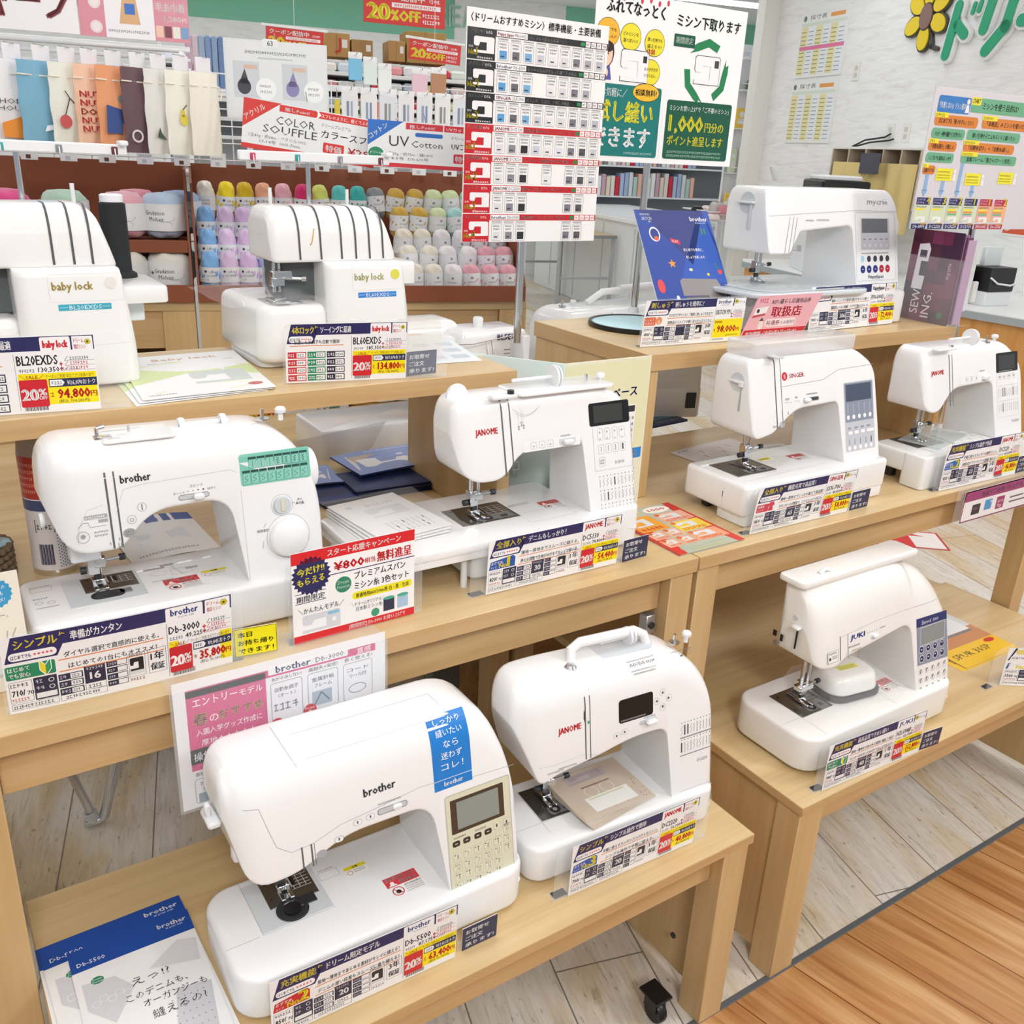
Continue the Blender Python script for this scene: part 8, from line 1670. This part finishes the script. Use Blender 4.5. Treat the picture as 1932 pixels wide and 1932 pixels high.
for i in range(7):
    c = ('#e6d04a', '#c8323e', '#8a9ad0', '#5a8a5a', '#3a5a4a', '#d88a8a', '#2a4a6a')[i]
    t = rthing('ribbon_spool', '%s hanging ribbon card from the left over the white packs' % ordn[i], 'ribbon', .60+.035*i, 4.2, 1.68, 'hanging ribbons')
    MB().rbox(-.012, .012, 0, .012, -.10, 0, mat(c, .5), .004, .003, .003, k=3).build('ribbon_roll', t)
    MB().tube([(0, .006, .0), (0, .006, .03), (0, .03, .04)], .002, CHR, 6).build('hook', t)
t = rthing('ribbon_rail', 'white rail stand carrying the hanging ribbons', 'rail', .56, 4.24, 0)
MB().box(0, .30, 0, .012, 1.705, 1.73, SHW, .002).build('rail_bar', t)
for x in (.0, .288): MB().box(x, x+.012, 0.0, .012, 0, 1.7045, SHW, .002).build('rail_post', t)
# green mesh basket beside the yarn table
t = rthing('storage_crate', 'green plastic crate on a trolley past the yarn table', 'crate', 1.28, 4.6, 0)
MB().rbox(-.12, .12, -.1, .1, .62, .92, mat('#1f8a52', .5), .02, .01, .01, k=3).build('crate_body', t)
MB().box(-.12, .12, -.1, .1, 0, .03, GRP, .004).box(-.1, -.08, -.08, -.06, .03, .62, GRP).box(.08, .1, -.08, -.06, .03, .62, GRP).build('trolley', t)
# cutting counter, folding table
t = rthing('cutting_counter', 'long white cutting counter with paper on top, behind the tilted blue leaflet', 'counter', 4.0, 8.3, 0)
MB().box(0, 1.2, 0, 2.86, .0, .92, mat('#eef1f2', .4), .004).build('counter_body', t)
MB().box(-.04, 1.24, -.04, 2.9, .9205, .96, mat('#f4f6f7', .3), .004).build('counter_top', t)
for i in range(4): MB().box(-.004, .0, .05+.75*i, .07+.75*i, .04, .88, mat('#c9ced2', .4), .0004).build('panel_gap', t)
sheet('pattern_paper', 'large white paper sheet spread on the cutting counter', 'paper', UZ(4.1, 8.6, .9605), -TH, .9, 2.0, lambda pr, w, h: [pr.rect(w*(.1+.2*i), h*.1, w*.004, h*.8, '#cfe0ea', 1) for i in range(5)], '#f4f7f8', curl=.0)
t = rthing('folding_table', 'grey-legged folding table before the white cutting counter', 'table', 3.36, 8.7, 0)
MB().box(-.02, .60, -.02, 1.5, .76, .79, mat('#c9b08a', .5), .003).box(-.022, .602, -.0225, .0, .758, .788, mat('#8a8d90', .5), .002).build('tabletop', t)
for x in (.0, .565):
    for y in (.0, 1.4): MB().box(x, x+.03, y, y+.03, 0, .7595, mat('#b4b9bd', .4, .4), .003).build('leg', t)
for y in (.005, 1.405): MB().box(.0305, .5645, y, y+.02, .36, .385, mat('#b4b9bd', .4, .4), .002).build('crossbar', t)
# book-like fabric shelf and goods racks at the far right
shelf_unit('wall_shelf', 'dark-backed shelf of upright fabric bolts beyond the cutting counter', 4.4, 7.4, 11.25, 11.6, (.72, 1.06, 1.42, 1.80), 2.2, SHW, '#8a8d92')
for r_i, z in enumerate((1.0605, 1.4205)):
    for i in range(28):
        c = ('#a9bcd8', '#c9a9b4', '#b9d2cc', '#e6e2da', '#8a8f9a', '#b4c3e0', '#f0f0ee', '#dcdfe2', '#e9d9c4', '#efc0ac', '#d2323f', '#e2ece0')[(i*7+r_i*3) % 12]
        t = rthing('fabric_bolt', '%s fabric bolt from the left, %s board of the far right shelf' % ('%d%s' % (i+1, {1: 'st', 2: 'nd', 3: 'rd'}.get((i+1) % 10 if i not in (10, 11, 12) else 0, 'th')), ('lower', 'upper')[r_i]), 'fabric', 4.47+.062*i, 11.27, z, 'upright bolts on the far right shelf')
        MB().rbox(-.026, .026, 0, .2, 0, rnd.uniform(.22, .29), mat(c, .8), .012, .008, .004, k=3).build('fabric_roll', t)
t = rthing('goods_rack', 'white wire rack of small sewing goods beyond the end of the stone wall', 'rack', 4.72, 8.1, 0)
for x in (0, .9): MB().tube([(x, 0, 0), (x, 0, 2.5)], .012, WIR, 8).build('upright', t)
for z in (1.05, 1.42, 1.80, 2.12, 2.38):
    mb = MB()
    for i in range(13): mb.tube([(.9*i/12, .0, z), (.9*i/12, -.16, z)], .003, WIR, 5)
    for y in (0, -.08, -.16): mb.tube([(0, y, z), (.9, y, z)], .004, WIR, 6)
    mb.tube([(0, -.16, z+.05), (.9, -.16, z+.05)], .004, WIR, 6); mb.build('wire_shelf', t)
MB().box(0, .9, .012, .02, .9, 2.5, mat('#e9ecee', .5), .001).build('back_panel', t)
q = random.Random(3)
gc = ['#7f9cc4', '#e6a0b0', '#f0d0d4', '#3f7fd0', '#e9e4da', '#c8504f', '#efe6e0', '#8fc0d8', '#f2c84a', '#2f3a5a', '#d9e6c4', '#f0eef0']
def goods(n, u0, du, v, z, hmin, hmax, w, label, group, d=.02):
    for i in range(n):
        h = q.uniform(hmin, hmax); c = q.choice(gc); c2 = q.choice(gc)
        t = rthing('goods_pack', '%s pack from the left %s' % (ordn[i], label), 'pack', u0+du*i, v+q.uniform(-.01, .01), z, group, q.uniform(-.1, .1))
        MB().rbox(-w/2, w/2, 0, d, .0, h, mat(c, .5), .004, .004, .002, k=2).build('pack_body', t)
        pr = Print(plane_map((-w/2, -.0008, 0)), .4); pr.rect(w*.15, h*.2, w*.7, h*.3, c2, 1).disc(w*.5, h*.7, w*.25, '#f2f0ee', 1, 10); pr.build('pack_print', t)
goods(9, 4.77, .097, 8.03, 1.0545, .16, .28, .08, 'on the lowest board of the white goods rack', 'packs on the goods rack')
goods(9, 4.77, .097, 8.03, 1.4245, .18, .30, .075, 'on the second board of the white goods rack', 'packs on the goods rack')
goods(6, 4.80, .145, 8.03, 1.8045, .10, .22, .11, 'on the third board of the white goods rack', 'packs on the goods rack')
for i, (z, c, n_) in enumerate(((2.1245, '#5c6448', 'dark olive'), (2.3845, '#c9ced6', 'pale grey'))):
    t = rthing('folded_bag', n_+' folded bag on the '+('fourth', 'top')[i]+' board of the goods rack', 'bag', 5.0, 7.97, z, 'bags on the goods rack')
    MB().rbox(-.18, .18, 0, .11, 0, .09, mat(c, .6), .03, .03, .01, k=4).build('bag_body', t)
    MB().tube([(-.08, .0, .085), (-.05, -.01, .13), (.05, -.01, .13), (.08, .0, .085)], .008, mat('#4a4c50', .6), 6).build('bag_handle', t)
t = rthing('bargain_table', 'low wire table heaped with patterned fabrics before the goods rack', 'table', 4.10, 7.15, 0)
for x in (.0, .42):
    for y in (.0, .5): MB().tube([(x, y, 0), (x, y, 1.05)], .008, WIR, 6).build('leg', t)
mb = MB()
for i in range(11): mb.tube([(.042*i, 0, 1.05), (.042*i, .5, 1.05)], .003, WIR, 5)
for z in (1.05, 1.12): mb.tube([(0, 0, z), (.42, 0, z), (.42, .5, z), (0, .5, z), (0, 0, z)], .005, WIR, 6)
mb.build('wire_basket', t)
for i in range(12):
    c, n_ = (('#efe2e0', 'cream'), ('#d88a94', 'rose'), ('#232326', 'black dotted'), ('#f0e6e2', 'pale'), ('#e0a0a8', 'pink striped'), ('#c9c6c4', 'grey'))[i % 6]
    t = rthing('folded_fabric', '%s folded fabric, %s in the heap on the wire table' % (n_, ordn[i]), 'fabric', 4.13+.10*(i % 4), 7.16+.14*((i//4) % 3), 1.056+.05*(i % 2), 'heaped fabrics on the wire table', q.uniform(-.3, .3))
    MB().rbox(-.045, .045, -.05, .06, 0, .05+.02*(i % 3), mat(c, .8), .02, .018, .008, k=3, taper=.005).build('cloth', t)
    pr = Print(flat_map(.051+.02*(i % 3)), .7)
    for a in range(4): pr.rect(-.032, -.035+.022*a, .064, .008, '#f4f0f0' if i % 6 in (1, 2, 4) else '#d9a6ac', 1)
    pr.build('stripe_print', t)
# service counter with what stands on it
CW = mat('#d79a55', .4)
t = rthing('service_counter', 'orange-wood service counter with white top and grey edge at the right', 'counter', 3.80, 1.6, 0)
oc = [(0, 0), (.8, 0), (.8, 4.6), (.10, 4.6), (.0, 4.5), (-.04, 3.4), (-.02, 2.6), (.06, 1.6), (.0, .6)]
oc = [(.32, 0), (.80, 0), (.80, 4.55), (.06, 4.55), (-.03, 4.4), (-.05, 3.0), (-.04, 2.5), (.02, 2.2), (.13, 1.85), (.24, 1.3)]
MB().rings([[(x, y, z) for x, y in oc] for z in (0, .81)], wood('counter_wood', 'z', '#cf8f48', '#da9f5a', '#e2ab68', .35)).build('counter_body', t, smooth=20)
oc2 = [(x-.03 if x < .7 else x-.001, y) for x, y in oc]
MB().rings([[(x, y, z) for x, y in oc2] for z in (.8105, .847)], mat('#aab2b6', .4)).build('grey_edge', t, smooth=20)
MB().rings([[(x+.004 if x < .7 else x, y, z) for x, y in oc2] for z in (.8472, .852)], mat('#f0f1f0', .3)).build('white_top', t, smooth=20)
for y in (2.3, 3.2): MB().box(-.052 if y > 2.5 else .002, -.04 if y > 2.5 else .02, y, y+.006, .02, .80, mat('#7a5226', .6), .0003).build('panel_gap', t)
t = rthing('register_stand', 'black and white register stand with white cable on the service counter', 'register', 4.02, 4.0, .852, None, .1)
MB().box(-.05, .14, -.04, .12, 0, .075, mat('#e9ecee', .4), .004).build('white_base', t)
MB().box(-.05, .14, -.045, .12, .0755, .20, BLK, .003).build('black_box', t)
MB().box(-.02, .11, .04, .07, .2005, .30, mat('#dfe6e6', .3), .004).build('screen_back', t)
MB().tube([(-.051, -.05, .15), (.0, -.056, .12), (.1, -.056, .11), (.145, -.05, .12), (.15, -.0, .06)], .005, WHM, 8).build('cable', t)
t = rthing('paper_notice', 'white notice with red character propped on the counter beside the pole', 'notice', 3.93, 4.02, .852, None, math.radians(80))
MB().box(0, .22, 0, .003, 0, .285, PAP, .0005).build('notice_sheet', t)
MB().box(0, .22, .003, .08, 0, .003, PAP, .0005).build('notice_foot', t)
pr = Print(plane_map((0, -.0006, 0)), .5); pr.text('只今レジ', .02, .20, .036, '#3a3c40', w=.13).text('休止中', .01, .105, .065, '#d2323f', w=.15, bold=.04).text('隣へお回り下さい。', .01, .05, .02, '#4a4c50', w=.18).disc(.19, .165, .014, '#d8a86a', 1).rect(.172, .09, .034, .06, '#e9c8c4', 1); pr.build('notice_print', t)
t = rthing('shop_printer', 'white and black shop printer beyond the tall machine', 'printer', 4.08, 5.22, .852, None, math.radians(70))
MB().rbox(0, .42, 0, .30, 0, .52, mat('#eceef0', .4), .02, .02, .004, k=3).build('cabinet', t)
MB().rbox(-.02, .46, -.03, .28, .521, .58, BLK, .02, .01, .004, k=3).build('dark_tray', t)
MB().rbox(.06, .40, .0, .26, .581, .61, mat('#f0f1f2', .4), .02, .01, .004, k=3).build('paper_cover', t)
MB().box(.38, .47, -.02, .0, .60, .70, mat('#dfe3e6', .3), .006).build('control_panel', t, rot=(-.4, 0, 0), loc=(0, .25, .0))
t = rthing('wall_pigeonhole', 'beige pigeonhole shelf fixed to the stone wall, half veiled in yellow paper', 'shelf', 4.38, 5.12, 1.28)
MB().box(0, .215, 0, .92, .355, .37, mat('#efede6', .5), .002).build('top_board', t)
for i in range(6): MB().box(0, .215, .18*i, .18*i+.012, 0, .3545, mat('#c9b79e', .5), .001).build('divider', t)
MB().box(0, .215, 0, .912, -.012, -.0005, mat('#c9b79e', .5), .001).build('bottom_board', t)
mb = MB(); mb.rings([[(-.012+.012*math.sin(i*1.25), .86*i/30, z) for i in range(31)] for z in (-.16, .06, .29-.02)], mat('#e8cf8c', .8), (False, False), close=False); mb.build('paper_veil', t)
t = rthing('small_notice', 'small dark notice with pink corner before the yellow paper', 'notice', 4.30, 5.40, 1.48, None, math.radians(80))
MB().box(0, .26, 0, .003, 0, .13, mat('#4a4656', .5), .0006).build('notice_sheet', t)
MB().tube([(.13, .004, .0), (.13, .01, -.13), (.13, .06, -.16)], .004, CHR, 6).build('stem', t)
pr = Print(plane_map((0, -.0006, 0)), .5); pr.rect(.02, .05, .13, .025, '#d8583f', 1).rect(.17, .02, .07, .075, '#b83a86', 1); pr.scrib(.02, .09, .13, .014, '#e6e4ea', 2, 3); pr.scrib(.02, .02, .12, .012, '#e6e4ea', 2, 5); pr.build('notice_print', t)
# on the stone wall: notice boards, outlets, letters
WALLM = plane_map((0, 0, 0), tuple(-RV), (0, 0, 1))
def onwall(name, label, cat, v, z, group=None): return thing(name, label, cat, UZ(4.5995, v, z), 0, group)
def measure_board(label, v0, z0, w, h, pink):
    t = onwall('wall_chart', label, 'chart', v0, z0, 'measurement charts on the stone wall')
    M = lambda x, y, k: Vector(tuple(-RV*x))+Vector((0, 0, y))-RU*(.008+k)
    mb = MB(); P = [M(x, y, 0) for x, y in ((0, 0), (w, 0), (w, h), (0, h))]; Q = [p+RU*.007 for p in P]; mb.rings([Q, P], mat('#f2f3f2', .4)); mb.build('chart_board', t)
    pr = Print(M, .4)
    pr.text('採寸表', w*.18, h*.87, h*.075, '#3a4038', w=w*.36).rect(w*.62, h*.87, w*.3, h*.06, '#f0a04a', 1).rect(w*.02, h*.78, w*.96, h*.05, '#dfe8d8', 1).disc(w*.07, h*.9, h*.045, '#6a7a6a', 1, 10)
    for i in range(6):
        pr.rect(w*(.02+.16*i), h*.04, w*.145, h*.73, '#efe6ae' if i % 2 == 0 else '#f0f3f6', 1)
        for j in range(11): pr.rect(w*(.03+.16*i), h*(.07+.062*j), w*.11, h*.012, '#8f9aa6' if i % 2 else '#8a8a6a', 2)
    if pink: pr.rect(w*.02, h*.42, w*.96, h*.06, '#e87aa6', 3)
    pr.build('chart_print', t)
measure_board('measurement chart with a pink line, upper one on the stone wall', 6.96, 2.15, .58, .46, True)
measure_board('measurement chart without a pink line, lower one on the stone wall', 6.97, 1.68, .58, .45, False)
for i, (v, z, lb) in enumerate(((6.24, 2.10, 'white wall switch plate right of the charts'), (5.76, 1.69, 'white outlet plate left of its twin above the pigeonhole shelf'), (5.60, 1.69, 'white outlet plate right of its twin above the pigeonhole shelf'))):
    t = onwall('wall_outlet', lb, 'outlet', v, z)
    M = lambda x, y, k: Vector(tuple(-RV*x))+Vector((0, 0, y))-RU*(.006+k)
    P = [M(x, y, 0) for x, y in ((0, 0), (.075, 0), (.075, .12), (0, .12))]; MB().rings([[p+RU*.0055 for p in P], P], mat('#f0eee8', .4)).build('cover_plate', t)
    pr = Print(M, .4); pr.rect(.02, .02, .035, .03, '#d2cfc8', 1).rect(.02, .065, .035, .03, '#d2cfc8', 1); pr.build('socket_print', t)
t = tag(MB().tube([UZ(4.5, 5.98, 1.655), UZ(4.54, 5.9, 1.70), UZ(4.56, 5.72, 1.72), UZ(4.588, 5.70, 1.745)], .006, BLK, 8).tube([UZ(4.52, 5.98, 1.655), UZ(4.55, 5.86, 1.685), UZ(4.57, 5.68, 1.70), UZ(4.588, 5.66, 1.71)], .006, BLK, 8).build('power_cable'), 'black cables plugged in above the pigeonhole shelf', 'cable')
def letter(name, label, cat, v, z, polys, depth=.03):
    t = onwall(name, label, cat, v, z, 'letters of the shop sign')
    M = lambda x, y, k: Vector(tuple(-RV*x))+Vector((0, 0, y))-RU*(k+.001)
    def slab(parts, col, d0, d1, nm):
        mb = MB()
        for P in parts: mb.rings([[M(x, y, d0) for x, y in P], [M(x, y, d1) for x, y in P]], mat(col, .3) if isinstance(col, str) else col)
        mb.build(nm, t, smooth=30)
    for nm, col, parts, d0, d1 in polys: slab(parts, col, d0, d1, nm)
    return t
def cap(x0, y0, x1, y1, r, k=8):
    a = math.atan2(y1-y0, x1-x0); out = []
    for c, (x, y) in ((1, (x1, y1)), (-1, (x0, y0))):
        for i in range(k+1):
            t_ = a-PI/2+PI*i/k+(0 if c == 1 else PI); out.append((x+r*math.cos(t_), y+r*math.sin(t_)))
    return out
def ell(x, y, a, b, rot, n=20): return [(x+a*math.cos(2*PI*i/n)*math.cos(rot)-b*math.sin(2*PI*i/n)*math.sin(rot), y+a*math.cos(2*PI*i/n)*math.sin(rot)+b*math.sin(2*PI*i/n)*math.cos(rot)) for i in range(n)]
pet = [(.0, .145, PI/2), (.115, .085, .55), (.115, -.035, -.45), (.0, -.115, -PI/2), (-.115, -.035, PI+.45), (-.105, .085, PI-.55)]
letter('sign_flower', 'yellow flower emblem with brown centre on the stone wall', 'emblem', 5.54, 2.43, [('petal_edge', '#4a463f', [ell(x, y, .085, .062, r) for x, y, r in pet]+[cap(.06, -.10, .085, -.17, .014), cap(.085, -.17, .135, -.185, .014)], .002, .022), ('petal', '#f2d41f', [ell(x, y, .072, .050, r) for x, y, r in pet], .0225, .03), ('flower_centre', '#8a6a62', [ell(0, .01, .055, .075, .0)], .0305, .036), ('centre_edge', '#4a463f', [ell(0, .01, .063, .083, .0)], .030, .0304)])
GR = '#1fa878'
do = [cap(.0, .0, .04, .27, .032), cap(.055, .165, .13, .105, .03), cap(.165, .22, .175, .265, .014), cap(.215, .225, .225, .27, .014)]
dow = [cap(.0, .0, .04, .27, .05), cap(.055, .165, .13, .105, .048), cap(.165, .22, .175, .265, .028), cap(.215, .225, .225, .27, .028)]
letter('sign_letter', 'first raised green letter of the shop sign on the stone wall', 'letter', 5.30, 2.20, [('letter_back', '#f0f1f0', dow, .001, .028), ('letter_face', GR, do, .0285, .036)])
ri = [cap(.0, .12, .03, .27, .034), cap(.17, .12, .20, .29, .034), cap(.05, -.0, .17, .12, .034)]
riw = [cap(.0, .12, .03, .27, .052), cap(.17, .12, .20, .29, .052), cap(.05, -.0, .17, .12, .052)]
letter('sign_letter', 'second raised green letter of the shop sign on the stone wall', 'letter', 5.02, 2.20, [('letter_back', '#f0f1f0', riw, .001, .028), ('letter_face', GR, ri, .0285, .036)])
letter('sign_letter', 'third raised green letter of the shop sign, cut by the right edge', 'letter', 4.74, 2.20, [('letter_back', '#f0f1f0', [cap(.0, .14, .2, .14, .05)], .001, .028), ('letter_face', GR, [cap(.0, .14, .2, .14, .034)], .0285, .036)])
t = onwall('wall_sticker', 'orange and white sticker low on the stone wall, cut by the right edge', 'sticker', 4.56, 1.19)
M = lambda x, y, k: Vector(tuple(-RV*x))+Vector((0, 0, y))-RU*(.002+k)
MB().poly([M(x, y, 0) for x, y in ((0, 0), (.3, 0), (.3, .09), (0, .09))], mat('#e0603a', .5)).build('sticker_sheet', t)
pr = Print(M, .5); pr.disc(.03, .05, .035, '#eceae6', 1).rect(0, -.012, .3, .012, '#f2f0ee', 1).rect(.07, .05, .2, .012, '#f6e6de', 1); pr.build('sticker_print', t)
# raised word on the far green wall
t = rthing('wall_lettering', 'pale raised word on the green band of the far wall', 'lettering', 2.72, 11.895, 2.86)
for i, ch in enumerate('DREAM'):
    pr = Print(plane_map((.16*i, -.004, 0)), .5, step=.002); pr.text(ch, 0, 0, .24, '#bfe6d4', w=.13, bold=.03); pr.build('letter', t)
